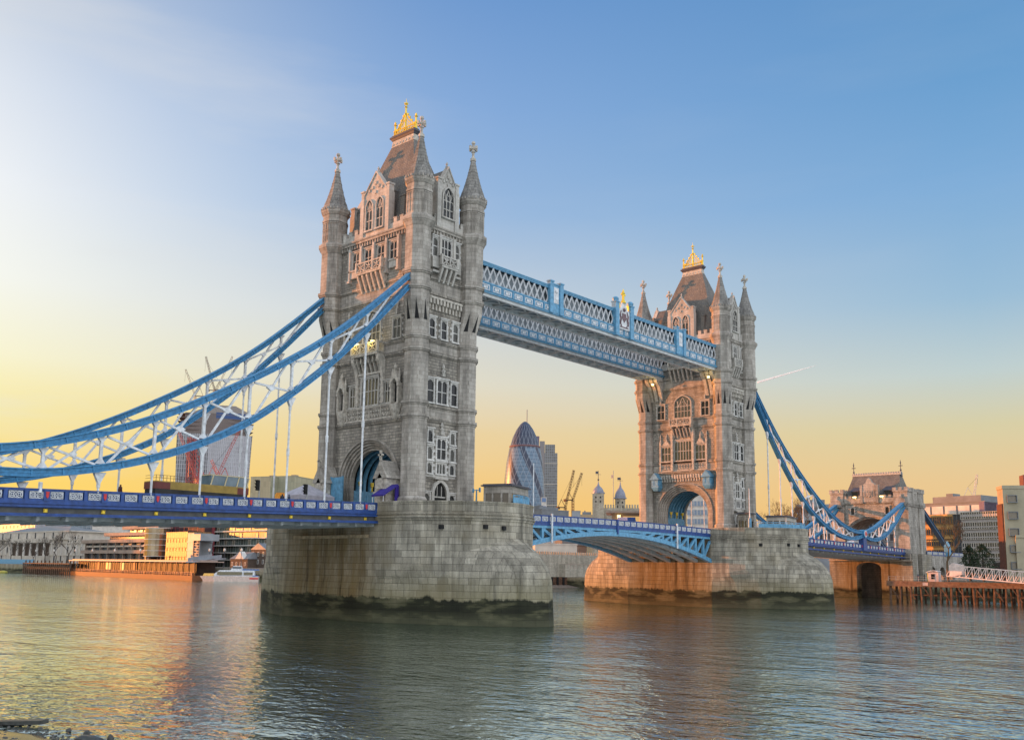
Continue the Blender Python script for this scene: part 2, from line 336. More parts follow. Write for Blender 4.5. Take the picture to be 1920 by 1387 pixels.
def finial(m, x, y, z0, z1, s=1.0):
    """stone cross finial"""
    h = z1-z0
    m.lathe([(.3*s, z0), (.34*s, z0+.08*h), (.2*s, z0+.12*h), (.17*s, z0+.36*h), (.36*s, z0+.4*h), (.18*s, z0+.46*h), (.18*s, z0+.8*h), (.3*s, z0+.86*h), (.24*s, z0+.95*h), (.02, z1)], 8, x, y)
    for dx, dy in ((1, 0), (0, 1)):
        zc = z0+.6*h
        for sg in (-1, 1):
            m.box(x+min(0, sg*dx*.62*s)-.11*s*dy, x+max(0, sg*dx*.62*s)+.11*s*dy, y+min(0, sg*dy*.62*s)-.11*s*dx, y+max(0, sg*dy*.62*s)+.11*s*dx, zc-.13*s, zc+.13*s)
            m.box(x+sg*dx*.62*s-.13*s, x+sg*dx*.62*s+.13*s, y+sg*dy*.62*s-.13*s, y+sg*dy*.62*s+.13*s, zc-.24*s, zc+.26*s)
def gable(F, hw, z0, zs, za, root, wins, depth=3.4):
    """stone dormer gable with its slate roof; wins = list of (u, hw)"""
    g = MB(F)
    pts = [(-hw, z0), (-hw, zs), (-hw*.84, zs+.1)]
    n = 4
    for i in range(1, n): t = i/n; pts.append((-hw*.84*(1-t), zs+.1+(za-zs-.1)*t+(.12 if i % 2 else 0)))
    pts = pts+[(0, za)]+[(-a, b) for a, b in pts[::-1]]
    g.ext(pts, -.35, .35)
    for sg in (-1, 1):
        g.box(sg*hw-.38, sg*hw+.38, -.55, .5, z0, zs-.6); g.box(sg*hw-.3, sg*hw+.3, -.48, .42, zs-.6, zs+.5)
        g.box(sg*hw-.4, sg*hw+.4, -.58, .52, zs+.5, zs+.75)
        g.bar((sg*hw*.86, -.1, zs+.2), (0, -.1, za+.1), 1.0, .22, (0, 1, 0)) if False else g.add(
            [(sg*hw*.9, -.5, zs+.15), (sg*hw*.9, .4, zs+.15), (0, .4, za+.18), (0, -.5, za+.18), (sg*hw*.9, -.5, zs-.1), (sg*hw*.9, .4, zs-.1), (0, .4, za-.12), (0, -.5, za-.12)],
            [(0, 1, 2, 3), (4, 7, 6, 5), (0, 3, 7, 4), (1, 5, 6, 2), (0, 4, 5, 1), (3, 2, 6, 7)])
    for i, (a, b) in enumerate(((-.5, .25), (.5, .25), (0, .55), (-.25, .35), (.25, .35), (0, .1))):    # carved bosses
        x = a*hw; z = zs+(za-zs)*b-.3; g.box(x-.16, x+.16, -.5, -.3, z-.2, z+.25)
    g.lathe([(.18, za), (.22, za+.25), (.1, za+.35), (.2, za+.6), (.03, za+.95)], 6, 0, 0)
    gb = part('gable', g, M_['portland'], root)
    for (u, w, v0, v1, li, ar) in wins: window(F @ Matrix.Translation((0, -.33, 0)), u, v0, v1, w, li, gb, (v0+(v1-v0)*.45,), False, ar)
    r = MB(F)
    r.add([(-hw*.95, .3, zs), (hw*.95, .3, zs), (0, .3, za-.15), (-hw*.95, depth*.62, zs), (hw*.95, depth*.62, zs), (0, depth, za-.15)],
          [(0, 2, 5, 3), (1, 4, 5, 2), (0, 1, 2), (3, 5, 4), (0, 3, 4, 1)])
    r.box(-hw*.93, hw*.93, .33, depth*.6, z0, zs)
    part('dormer_roof', r, M_['slate'], gb)
    return gb
def courses(m, F, u0, u1, lst):
    mm = MB(F)
    for z, h, d in lst: mm.box(u0, u1, -d, .2, z-h/2, z+h/2); mm.box(u0, u1, -d*.55, .2, z-h/2-.22, z-h/2)
    m.v += [] ; o = len(m.v); m.v += mm.v; m.f += [tuple(o+i for i in f) for f in mm.f]; m.mi += mm.mi
CRS = [(26.55, .34, .28), (28.35, .34, .25), (35.6, .34, .28), (37.35, .34, .25), (43.9, .34, .26), (46.1, .36, .28)]
def interp_(tab, s):
    for (a, b), (c, d) in zip(tab, tab[1:]):
        if s <= c: return b+(d-b)*(s-a)/(c-a)
    return tab[-1][1]
def bridge_tower(Y, river, label):
    root = thing('bridge_tower', label, 'bridge tower', (0, Y, 14.0), group='gothic bridge towers')
    BW, AW = 4.85, 9.1                                   # half depth / half width of the wall planes
    Fs, Fe, Fn, Fw = face(Y, 0, BW), face(Y, math.pi/2, AW), face(Y, math.pi, BW), face(Y, -math.pi/2, AW)
    # walls
    for F in (Fs, Fn):
        w = MB(F); hw = 8.4; o = arch_pts(6.5, 18.3, 6.0)
        w.ext([(-hw, 14.0), (-6.5, 14.0)]+o+[(6.5, 14.0), (hw, 14.0), (hw, 53.0), (-hw, 53.0)], 0, 1.0)
        courses(w, F, -7.4, 7.4, CRS)
        w.box(-7.2, 7.2, -.22, .1, 28.6, 28.75); 
        wl = part('wall', w, M_['rubble'], root)
        a = MB(F)
        for k in range(5):
            h0, h1 = 6.52-.34*k, 6.2-.34*k; y0, y1 = -.18+.27*k, .5+.27*k
            po = arch_pts(h0, 18.3, 6.02-.32*k); pi_ = arch_pts(h1, 18.3, 5.72-.32*k)
            a.ext([(-h0, 14.0)]+po+[(h0, 14.0), (h1, 14.0)]+pi_[::-1]+[(-h1, 14.0)], y0, y1)
        part('archway', a, M_['portland'] if False else M_['granite'], root)
    for F in (Fe, Fw):
        w = MB(F); w.box(-4.2, 4.2, 0, 1.0, 14.0, 53.0); courses(w, F, -3.6, 3.9, CRS)
        part('wall', w, M_['rubble'], root)
    # plain ashlar bands between the string courses
    for F, hw in ((Fs, 7.3), (Fe, 3.7), (Fn, 7.3), (Fw, 3.7)):
        for z0, z1 in ((26.72, 28.1), (35.77, 37.1), (44.1, 45.8)): q = MB(F); q.box(-hw, hw, -.06, .3, z0, z1); part('ashlar_band', q, M_['granite'], root)
    # vault with its blue ribs
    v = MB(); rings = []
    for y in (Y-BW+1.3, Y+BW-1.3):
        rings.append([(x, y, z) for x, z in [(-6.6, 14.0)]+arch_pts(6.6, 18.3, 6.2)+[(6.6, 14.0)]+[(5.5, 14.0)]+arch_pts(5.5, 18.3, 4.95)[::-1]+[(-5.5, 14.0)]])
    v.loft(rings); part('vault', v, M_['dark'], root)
    for i in range(7):
        y = Y-BW+1.5+i*(2*BW-3.0)/6; r = MB()
        r.loft([[(x, yy, z) for x, z in [(-5.5, 14.0)]+arch_pts(5.5, 18.3, 4.95)+[(5.5, 14.0)]+[(5.05, 14.0)]+arch_pts(5.05, 18.3, 4.45)[::-1]+[(-5.05, 14.0)]] for yy in (y-.2, y+.2)])
        part('rib', r, M_['sky_blue'], root)
    d = MB()
    for sg in (-1, 1):
        d.box(min(sg*5.5, sg*4.95), max(sg*5.5, sg*4.95), Y-BW+1.4, Y+BW-1.4, 14.0, 17.4)
        for i in range(6): y = Y-BW+1.7+i*1.15; d.box(min(sg*4.95, sg*4.88), max(sg*4.95, sg*4.88), y, y+.75, 14.4, 16.9)
    part('side_panel', d, M_['sky_blue'], root)
    for sg in (-1, 1):
        for i in (1, 3, 5):
            y = Y-BW+1.5+i*1.1; l = MB(); l.cyl((sg*4.75, y, 18.1), (sg*4.75, y, 18.7), .22, .3, 6); l.box(sg*4.75-.06, sg*4.75+.06, y-.06, y+.06, 17.4, 18.1)
            part('lantern', l, M_['gold'], root)
    # corner turrets
    for sx in (-1, 1):
        for sy in (-1, 1):
            x0, y0, x1, y1 = sx*8.95, Y+sy*4.6, sx*9.25, Y+sy*5.15
            t = MB(); RU = 1.7
            t.frust(octa(2.0, x0, y0), 14.0, octa(1.9, x0, y0), 15.6); t.frust(octa(1.9, x0, y0), 15.6, octa(1.64, x0, y0), 15.9)
            t.frust(octa(1.63, x0, y0), 15.9, octa(1.58, x0, y0), 39.4)
            t.frust(octa(1.58, x0, y0), 39.4, octa(RU, x1, y1), 42.2); t.frust(octa(RU, x1, y1), 42.2, octa(RU, x1, y1), 57.2)
            for z, h, dd in CRS[:4]: t.prism(octa(1.58+dd, x0, y0), z-h/2, z+h/2); t.prism(octa(1.58+dd*.5, x0, y0), z-h/2-.22, z-h/2)
            for z, h, dd in CRS[4:]: t.prism(octa(RU+dd, x1, y1), z-h/2, z+h/2); t.prism(octa(RU+dd*.5, x1, y1), z-h/2-.22, z-h/2)
            t.frust(octa(RU+.03, x1, y1), 52.3, octa(RU+.4, x1, y1), 53.1); t.prism(octa(RU+.46, x1, y1), 53.1, 53.6); t.frust(octa(RU+.4, x1, y1), 53.6, octa(RU+.03, x1, y1), 54.0)
            t.prism(octa(RU+.12, x1, y1), 57.2, 57.5); t.prism(octa(RU, x1, y1), 57.5, 58.3)
            t.frust(octa(RU+.03, x1, y1), 58.3, octa(RU+.3, x1, y1), 58.7); t.prism(octa(RU+.34, x1, y1), 58.7, 59.05)
            for i in range(8):                                # blind tracery panels round the drum
                a = math.pi/4*i; c, s_ = math.cos(a), math.sin(a)
                for k in (-.5, 0, .5):
                    px, py = x1+c*RU-s_*k, y1+s_*RU+c*k; t.bar((px, py, 54.2), (px, py, 57.1), .1, .1)
                px, py = x1+c*(RU+.01), y1+s_*(RU+.01)
                t.bar((px+s_*.7, py-c*.7, 55.9), (px-s_*.7, py+c*.7, 55.9), .1, .14)
                t.bar((px+s_*.7, py-c*.7, 57.05), (px-s_*.7, py+c*.7, 57.05), .12, .2)
                for k in (-.5, 0, .5):                      # little battlements under the spire
                    qx, qy = x1+c*(RU+.3)-s_*k, y1+s_*(RU+.3)+c*k; t.bar((qx, qy, 59.05), (qx, qy, 59.4), .3, .22, (-s_, c, 0))
            tp = part('turret', t, M_['granite'], root)
            for i in range(8):                                # dark wedges standing in for shade in narrow pointed hollows
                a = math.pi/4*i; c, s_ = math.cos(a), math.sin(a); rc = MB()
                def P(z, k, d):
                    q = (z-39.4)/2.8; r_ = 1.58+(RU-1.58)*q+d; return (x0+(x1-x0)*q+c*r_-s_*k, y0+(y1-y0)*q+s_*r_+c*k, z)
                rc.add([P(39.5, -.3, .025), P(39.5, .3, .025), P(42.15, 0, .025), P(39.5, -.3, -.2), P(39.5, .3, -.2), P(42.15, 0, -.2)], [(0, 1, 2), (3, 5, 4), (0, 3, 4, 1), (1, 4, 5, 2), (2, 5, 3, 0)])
                part('recess_shade', rc, M_['dark'], tp)
            sp_ = MB(); prof = [(1.98, 59.05), (1.84, 59.5), (1.28, 61.2), (.84, 62.9), (.5, 64.5), (.3, 65.6)]
            sp_.loft([[(x, y, z) for x, y in octa(r_, x1, y1)] for r_, z in prof])
            for i in range(5):
                z = 60.2+i*1.1; r_ = interp_([(59.5, 1.84), (61.2, 1.28), (62.9, .84), (64.5, .5), (65.6, .3)], z); sp_.prism(octa(r_+.015, x1, y1), z, z+.1)
            part('spire', sp_, M_['cone'], tp)
            f = MB(); f.prism(octa(.42, x1, y1), 65.45, 65.8); finial(f, x1, y1, 65.7, 68.6, 1.0); part('finial', f, M_['carved'], tp)
    # cornice and parapet
    for F, hw in ((Fs, 7.3), (Fe, 3.3), (Fn, 7.3), (Fw, 3.3)):
        c = MB(F); c.box(-hw, hw, -.25, .6, 52.55, 52.9); c.box(-hw, hw, -.5, .6, 52.9, 53.25); c.box(-hw, hw, -.62, .6, 53.25, 53.5)
        n = int(hw*2/.55)
        for i in range(n): x = -hw+.2+i*(2*hw-.4)/(n-1); c.box(x-.11, x+.11, -.42, 0, 52.3, 52.9)
        part('cornice', c, M_['granite'], root)
        g = 2.6 if hw > 5 else 1.9
        for a_, b_ in ((-hw, -g), (g, hw)): p = MB(F); crenels(p, a_, b_, 53.5, 55.2, 4 if hw > 5 else 2); part('parapet', p, M_['portland'], root)
    # main roof: steep hipped, ending in a narrow ridge
    r = MB(); hr = lambda hx, hy: [(-hx, Y-hy), (hx, Y-hy), (hx, Y+hy), (-hx, Y+hy)]
    r.loft([[(x, y, 53.2) for x, y in hr(7.5, 4.4)], [(x, y, 61.0) for x, y in hr(5.3, 2.95)], [(x, y, 65.3) for x, y in hr(3.85, 1.62)], [(x, y, 69.0) for x, y in hr(2.45, .5)]])
    rf = part('roof', r, M_['slate'], root)
    r = MB(); r.frust(hr(2.45, .5), 69.0, hr(2.3, .42), 70.0)
    for i in range(7): x = -2.1+i*4.2/6; r.box(x-.13, x+.13, Y-.56, Y+.56, 69.2, 69.5)
    part('ridge_frieze', r, M_['carved'], rf)
    r = MB(); r.frust(hr(2.4, .5), 70.0, hr(2.62, .66), 70.35); r.prism(hr(2.7, .72), 70.35, 70.6); r.prism(hr(2.5, .5), 70.6, 70.85); part('ridge_cap', r, M_['lead'], rf)
    g = MB()
    for y in (Y-.3, Y+.3):
        g.box(-2.4, 2.4, y-.06, y+.06, 70.85, 71.0); g.box(-2.3, 2.3, y-.05, y+.05, 71.5, 71.6)
        for i in range(13): x = -2.2+i*.367; g.bar((x, y, 70.95), (x, y, 71.55), .08, .08)
    for sx in (-1, 1):
        g.path([(sx*2.2, Y, 71.5), (sx*1.7, Y, 71.9), (sx*1.1, Y, 72.6), (sx*.6, Y, 73.3), (sx*.2, Y, 73.9)], .14, .2, (0, 1, 0))
        g.path([(sx*1.9, Y, 71.5), (sx*1.2, Y, 71.95), (sx*.6, Y, 72.6), (sx*.15, Y, 73.1)], .1, .14, (0, 1, 0))
        for k, (x, z) in enumerate(((1.95, 71.9), (1.4, 72.5), (.95, 73.1), (.5, 73.7))): g.ball((sx*x, Y, z), .16, 5); g.bar((sx*x, Y, 71.5), (sx*x, Y, z), .07, .07); g.bar((sx*(x-.2), Y, 71.5), (sx*(x-.5), Y, z-.2), .06, .06)
        g.lathe([(.24, 70.85), (.18, 71.6), (.28, 71.75), (.15, 71.9), (.13, 72.6), (.3, 72.75), (.12, 72.9), (.18, 73.05), (.02, 73.35)], 6, sx*2.3, Y)
    g.lathe([(.16, 70.85), (.18, 73.6), (.3, 73.8), (.15, 74.0), (.12, 74.8), (.26, 74.95), (.1, 75.1), (.02, 76.3)], 8, 0, Y)
    for dx, dy in ((.36, .06), (.06, .36)): g.box(-dx, dx, Y-dy, Y+dy, 75.4, 75.56)
    part('crest_railing', g, M_['gold'], rf)
    # gables on every side
    for F in (Fs, Fn): gable(F, 2.75, 53.5, 59.9, 63.0, root, [(-1.15, .72, 54.5, 57.4, 2, 1.5), (1.15, .72, 54.5, 57.4, 2, 1.5)])
    for F in (Fe, Fw): gable(F, 1.75, 53.5, 60.0, 62.7, root, [(0, .98, 55.3, 57.7, 3, 1.9)], 4.4)
    ch = MB()
    for sx in (-1, 1):
        ch.box(sx*4.4-.45, sx*4.4+.45, Y-4.0, Y-2.6, 54, 58.6); ch.box(sx*4.4-.55, sx*4.4+.55, Y-4.1, Y-2.5, 58.6, 58.9)
    part('roof_housing', ch, M_['slate'], rf)
    # ------------- east and west faces
    WMAT[0] = 'whitestone'
    for F in (Fe,):
        d = MB(F); q = gothic(1.15, 16.2, 1.9); o = gothic(1.6, 16.2, 2.35)
        d.ext([(-1.6, 14.0)]+o+[(1.6, 14.0), (1.15, 14.0)]+q[::-1]+[(-1.15, 14.0)], -.4, .2)
        o = gothic(1.35, 16.2, 2.1); d.ext([(-1.35, 14.0)]+o+[(1.35, 14.0), (1.15, 14.0)]+q[::-1]+[(-1.15, 14.0)], -.25, .2)
        for k in (-.4, .4): d.box(k-.05, k+.05, -.12, .1, 16.2, 17.6)
        d.box(-1.15, 1.15, -.14, .1, 16.0, 16.2); d.box(-1.2, 1.2, -.55, .1, 18.45, 18.7)
        dr = part('doorway', d, M_['portland'], root)
        k = MB(F); k.ext([(-1.15, 14.0)]+q+[(1.15, 14.0)], -.05, .1); part('door', k, M_['dark'], dr)
        for x in (-2.35, 2.35): window(F, x, 14.9, 16.5, .5, 1, root, quoin=False)
        bd = MB(F)
        for z0, z1 in ((18.72, 19.05), (20.75, 21.1)): bd.box(-3.45, 3.7, -.1, .1, z0, z1)
        part('white_band', bd, M_['whitestone'], root)
        window(F, .1, 19.35, 20.6, .8, 3, root); window(F, .1, 21.3, 24.0, .82, 2, root, (22.6,), arch=0)
        for x in (-2.0, 2.2):
            window(F, x, 19.35, 20.6, .42, 1, root); window(F, x, 21.2, 22.75, .42, 1, root); window(F, x, 23.5, 25.0, .42, 1, root)
        o = MB(F); o.box(-.2, .4, -.45, .1, 24.5, 25.0); o.lathe([(.2, 25.0), (.32, 25.3), (.12, 25.5), (.26, 25.8), (.05, 26.3)], 6, .1, -.2)
        o.box(-.15, .35, -.4, .1, 32.6, 33.0); o.lathe([(.2, 33.0), (.35, 33.4), (.1, 33.6), (.25, 33.9), (.03, 34.4)], 6, .1, -.2)
        part('carved_boss', o, M_['portland'], root)
        window(F, .0, 28.9, 32.0, .92, 2, root, (30.4,)); window(F, -2.2, 28.9, 31.9, .58, 1, root, (30.4,)); window(F, 2.3, 28.9, 31.9, .58, 1, root, (30.4,))
        for x in (-2.2, .05, 2.3): window(F, x, 37.9, 40.4, .5, 1, root, (39.1,))
        mc = MB(F); n = 10
        for i in range(n):
            x = -2.85+i*5.8/(n-1); mc.box(x-.17, x+.17, -.55, .1, 42.4, 43.1); mc.box(x-.14, x+.14, -.3, .1, 41.6, 42.4)
        mc.box(-3.1, 3.2, -.6, .1, 43.1, 43.4); part('machicolation', mc, M_['carved'], root)
        window(F, .1, 49.5, 52.1, .98, 3, root, (50.8,)); 
        for x in (-2.0, 2.2): window(F, x, 49.3, 51.9, .45, 1, root, (50.7,))
        pl = MB(F)
        for x in (-1.25, 1.45): pl = MB(F); pl.box(x-.2, x+.2, -.55, .1, 48, 52.5); part('pilaster', pl, M_['portland'], root)
        for x in (-2.0, 2.2): pl = MB(F); pl.box(x-.65, x+.65, -.45, .1, 47.6, 49.1); pl.box(x-.6, x+.6, -.5, .1, 46.9, 47.2); part('apron', pl, M_['portland'], root)
        balcony(F, .1, 1.55, 47.7, 49.4, 45.6, root, 1.1, 'portland', 4)
    # ------------- south face
    WMAT[0] = 'portland'
    F = Fs
    if not river:
        window(F, 0, 29.0, 32.7, 1.75, 5, root, (30.9,), pane='sky_warmed_glass'); 
        for x in (-3.5, 3.5): window(F, x, 29.0, 31.8, .78, 3, root, (30.5,), pane='sky_warmed_glass')
        for x in (-5.75, 5.75):                                # canopied niches
            n = MB(F); n.lathe([(.12, 26.3), (.4, 26.6), (.75, 27.5), (.9, 28.2), (.9, 28.4)], 8, x, -.25)
            for sg in (-1, 1): n.box(x+sg*.72-.16, x+sg*.72+.16, -.75, .1, 28.4, 31.3); n.lathe([(.18, 31.3), (.2, 32.4), (.03, 33.4)], 4, x+sg*.72, -.5)
            q = gothic(.6, 30.8, 1.1); n.ext([(x-.95, 30.8)]+[(x+a, b) for a, b in q]+[(x+.95, 30.8), (x+.95, 31.4), (x, 33.3), (x-.95, 31.4)], -.85, -.45)
            n.lathe([(.15, 33.2), (.25, 33.5), (.03, 34.1)], 6, x, -.6)
            nn = part('niche', n, M_['carved'], root); h = MB(F); h.box(x-.56, x+.56, -.1, .1, 28.4, 31.6); part('hollow', h, M_['dark'], nn)
        pn = MB(F); pn.box(-6.8, 6.8, -.3, .1, 28.5, 28.75); pn.box(-6.8, 6.8, -.3, .1, 26.75, 27.0)
        for i in range(4):
            a = -4.9+i*2.45; pn.box(a, a+.14, -.28, .1, 27, 28.5)
            for j in range(4): pn.bar((a+.2+j*.55, -.15, 27.1), (a+.7+j*.55, -.15, 28.4), .14, .14, (0, 1, 0)); pn.bar((a+.7+j*.55, -.15, 27.1), (a+.2+j*.55, -.15, 28.4), .14, .14, (0, 1, 0))
        part('carved_panel', pn, M_['carved'], root)
        cn = MB(F)                                            # deep coved canopy carrying the lower balcony
        for x in (-2.7, 2.7):
            prof = [(.1, 35.7), (-1.35, 35.7), (-1.3, 35.0), (-.7, 34.0), (-.4, 32.6), (-.3, 29.0), (.1, 29.0)]
            cn.add([(x-.25, y, z) for y, z in prof]+[(x+.25, y, z) for y, z in prof], [tuple(range(7)), tuple(range(7, 14))[::-1]]+[(k, 7+k, 7+(k+1) % 7, (k+1) % 7) for k in range(7)])
        for i in range(6): x = -2.1+i*.84; cn.box(x-.12, x+.12, -1.0, .1, 34.8, 35.6); cn.bar((x, -.9, 35.2), (x, -.15, 33.4), .14, .3)
        cn.box(-2.5, 2.5, -.35, .1, 33.2, 33.5); part('canopy', cn, M_['carved'], root)
        bl = balcony(F, 0, 2.75, 35.7, 37.5, 34.6, root, 1.5, 'carved', 3)
        for x in (-2.0, 1.4):
            l = MB(F); l.box(x-.22, x+.22, -1.35, -.95, 37.55, 37.75); part('floodlight', l, M_['lamp'], bl)
            ld = bpy.data.lights.new('floodlight', 'POINT'); ld.energy = 60; ld.color = (1, .72, .12); ld.shadow_soft_size = .25
            lo = bpy.data.objects.new('floodlight_lamp', ld); COL.objects.link(lo); lo.parent = root; lo.location = (x, -BW-2.0, 37.4-14)
        window(F, 0, 37.9, 40.4, 1.75, 4, root, (39.2,), arch=1.9)
        kk = ((5.3, 37.8, 40.5, .78), (-5.3, 37.8, 40.5, .78))
    else:
        window(F, 0, 29.0, 32.8, 1.95, 6, root, (30.8,), pane='sky_warmed_glass')
        for x in (-4.0, 4.0): window(F, x, 29.0, 31.8, 1.1, 3, root, (30.4,), pane='sky_warmed_glass')
        cn = MB(F)
        for x in (-2.45, 2.45): cn.box(x-.22, x+.22, -.6, .1, 26.8, 35.2); 
        for x in (-5.4, 5.4): cn.box(x-.16, x+.16, -.35, .1, 26.8, 33.0); cn.lathe([(.2, 33), (.1, 33.5), (.2, 33.8), (.02, 34.6)], 6, x, -.1)
        for x in (-4.0, 4.0): cn.ext([(x-.9, 32.2), (x+.9, 32.2), (x, 33.4)], -.3, .1); cn.lathe([(.15, 33.3), (.25, 33.7), (.02, 34.6)], 6, x, -.1)
        for i in range(6): x = -2.0+i*.8; cn.bar((x, -1.0, 35.4), (x, -.1, 33.6), .16, .34)
        part('buttress', cn, M_['carved'], root)
        pn = MB(F); pn.box(-5.4, 5.4, -.25, .1, 26.75, 27.0); pn.box(-5.4, 5.4, -.25, .1, 28.3, 28.5)
        for j in range(16): x = -5+j*.66; pn.bar((x-.2, -.12, 27.1), (x+.2, -.12, 28.2), .14, .14, (0, 1, 0)); pn.bar((x+.2, -.12, 27.1), (x-.2, -.12, 28.2), .14, .14, (0, 1, 0))
        part('carved_panel', pn, M_['carved'], root)
        mc = MB(F)
        for i in range(19): x = -5.6+i*11.2/18; mc.box(x-.19, x+.19, -.5, .1, 25.2, 26.0); mc.box(x-.15, x+.15, -.3, .1, 24.6, 25.2)
        part('machicolation', mc, M_['carved'], root)
        for x in (-6.0, 6.0):                                  # blue lamp housings
            l = MB(F); l.box(x-.85, x+.85, -1.5, -.02, 23.5, 25.1); l.add([(x-1.15, -1.8, 25.1), (x+1.15, -1.8, 25.1), (x+1.15, 0, 25.1), (x-1.15, 0, 25.1), (x, -1.8, 26.5), (x, 0, 26.5)], [(0, 1, 4), (1, 2, 5, 4), (2, 3, 5), (3, 0, 4, 5), (0, 3, 2, 1)])
            l.frust([(x-.85, -1.5), (x+.85, -1.5), (x+.85, -.02), (x-.85, -.02)], 23.5, [(x-.5, -1.2), (x+.5, -1.2), (x+.5, -.02), (x-.5, -.02)], 22.8)
            for k in (-.5, .5): l.box(x+k-.25, x+k+.25, -1.56, -1.5, 23.9, 25.0)
            l.box(x-.91, x-.85, -1.3, -.3, 23.9, 25.0); l.box(x+.85, x+.91, -1.3, -.3, 23.9, 25.0)
            part('lamp_housing', l, M_['sky_blue'], root)
        balcony(F, 0, 2.5, 35.8, 37.4, 34.8, root, 1.3, 'carved', 4)
        window(F, 0, 37.8, 40.1, 1.9, 5, root, (39.0,), arch=2.1, pane='sky_warmed_glass')
        kk = ((5.2, 37.8, 40.6, .85), (-5.2, 37.8, 40.6, .85))
    for x, v0, v1, w in kk:
        window(F, x, v0, v1, w, 2, root, (39.3,))
        o = MB(F); o.box(x-.15, x+.15, -.4, .1, 41.0, 41.8); o.lathe([(.2, 41.8), (.1, 42.2), (.2, 42.5), (.02, 43.0)], 6, x, -.15); part('carved_boss', o, M_['portland'], root)
    for x in (-4.1, -1.4, 1.4, 4.1): window(F, x, 49.3, 51.7, .72, 2, root, (50.5,))
    pl = MB(F)
    for x in (-5.3, -2.75, 0, 2.75, 5.3): pl = MB(F); pl.box(x-.2, x+.2, -.55, .1, 47.6, 52.4); pl.box(x-.28, x+.28, -.65, .1, 47.3, 47.6); part('pilaster', pl, M_['portland'], root)
    for x in (-4.4, 4.4): pl = MB(F); pl.box(x-1.0, x+1.0, -.4, .1, 47.9, 49.0); pl.box(x-1.05, x+1.05, -.55, .1, 48.9, 49.1); part('apron', pl, M_['portland'], root)
    balcony(F, 0, 2.7, 47.7, 49.5, 45.2, root, 1.3, 'carved', 6)
    return root
bridge_tower(0, False, "nearer stone bridge tower, the taller-looking left one, its front crossed by a blue chain")
bridge_tower(NS, True, "farther stone bridge tower beyond the walkways, lit orange, with blue lamp housings over its arch")
# kiosks beside the near arch
for x, lab in ((-6.9, "small gabled stone kiosk at the left foot of the nearer tower's arch"), (6.2, "small gabled stone kiosk with cross at the arch's right foot, by the purple awning")):
    k = thing('gabled_kiosk', lab, 'kiosk', (x, -6.4, 14.0), group='gabled kiosks at the arch'); m = MB(Matrix.Translation((x, -6.9, 0)))
    m.box(-1.1, 1.1, -.9, 1.6, 14.0, 18.3); m.box(-1.25, 1.25, -1.05, 1.7, 16.2, 16.5)
    m.ext([(-.5, 16.8), (.5, 16.8), (.5, 18.2), (0, 18.9), (-.5, 18.2)], -1.1, -.9); part('wall', m, M_['carved'], k)
    m = MB(Matrix.Translation((x, -6.9, 0))); m.ext([(-1.4, 18.2), (1.4, 18.2), (0, 20.6)], -1.1, 1.7); rf = part('roof', m, M_['granite'], k)
    m = MB(); m.box(x-.14, x+.14, -8.0, -7.75, 20.5, 21.9); m.box(x-.45, x+.45, -8.0, -7.75, 21.15, 21.4); part('cross', m, M_['carved'], rf)
aw = thing('awning', "purple awning on posts beside the right foot of the nearer tower's arch", 'awning', (8.0, -7.6, 14)); m = MB()
m.add([(6.3, -9.3, 15.9), (8.6, -9.3, 15.9), (8.6, -6.8, 17.4), (6.3, -6.8, 17.4), (6.3, -9.3, 15.7), (8.6, -9.3, 15.7), (8.6, -6.8, 17.2), (6.3, -6.8, 17.2)], [(0, 1, 2, 3), (7, 6, 5, 4), (0, 4, 5, 1), (1, 5, 6, 2), (2, 6, 7, 3), (3, 7, 4, 0)])
part('canopy', m, plain('purple_canvas', (.03, .02, .20), .8), aw)
for x in (6.4, 8.5): m = MB(); m.cyl((x, -9.2, 14), (x, -9.2, 15.75), .05); part('post', m, M_['white'], aw)
m = MB(); m.box(7.9, 8.05, -6.8, -6.2, 14, 17.3); part('side_screen', m, plain('purple_panel', (.04, .02, .25), .7), aw)
# blue hoarding at the left of the arch
m = MB(); m.box(-5.9, -3.3, -6.6, -6.45, 14, 19.0); m.box(-5.95, -5.8, -6.65, -6.4, 14, 19.1); m.box(-3.45, -3.25, -6.65, -6.4, 14, 19.1)
tag(part('hoarding', m, M_['sky_blue']), "plain light blue hoarding standing in the left of the nearer tower's arch", 'hoarding')
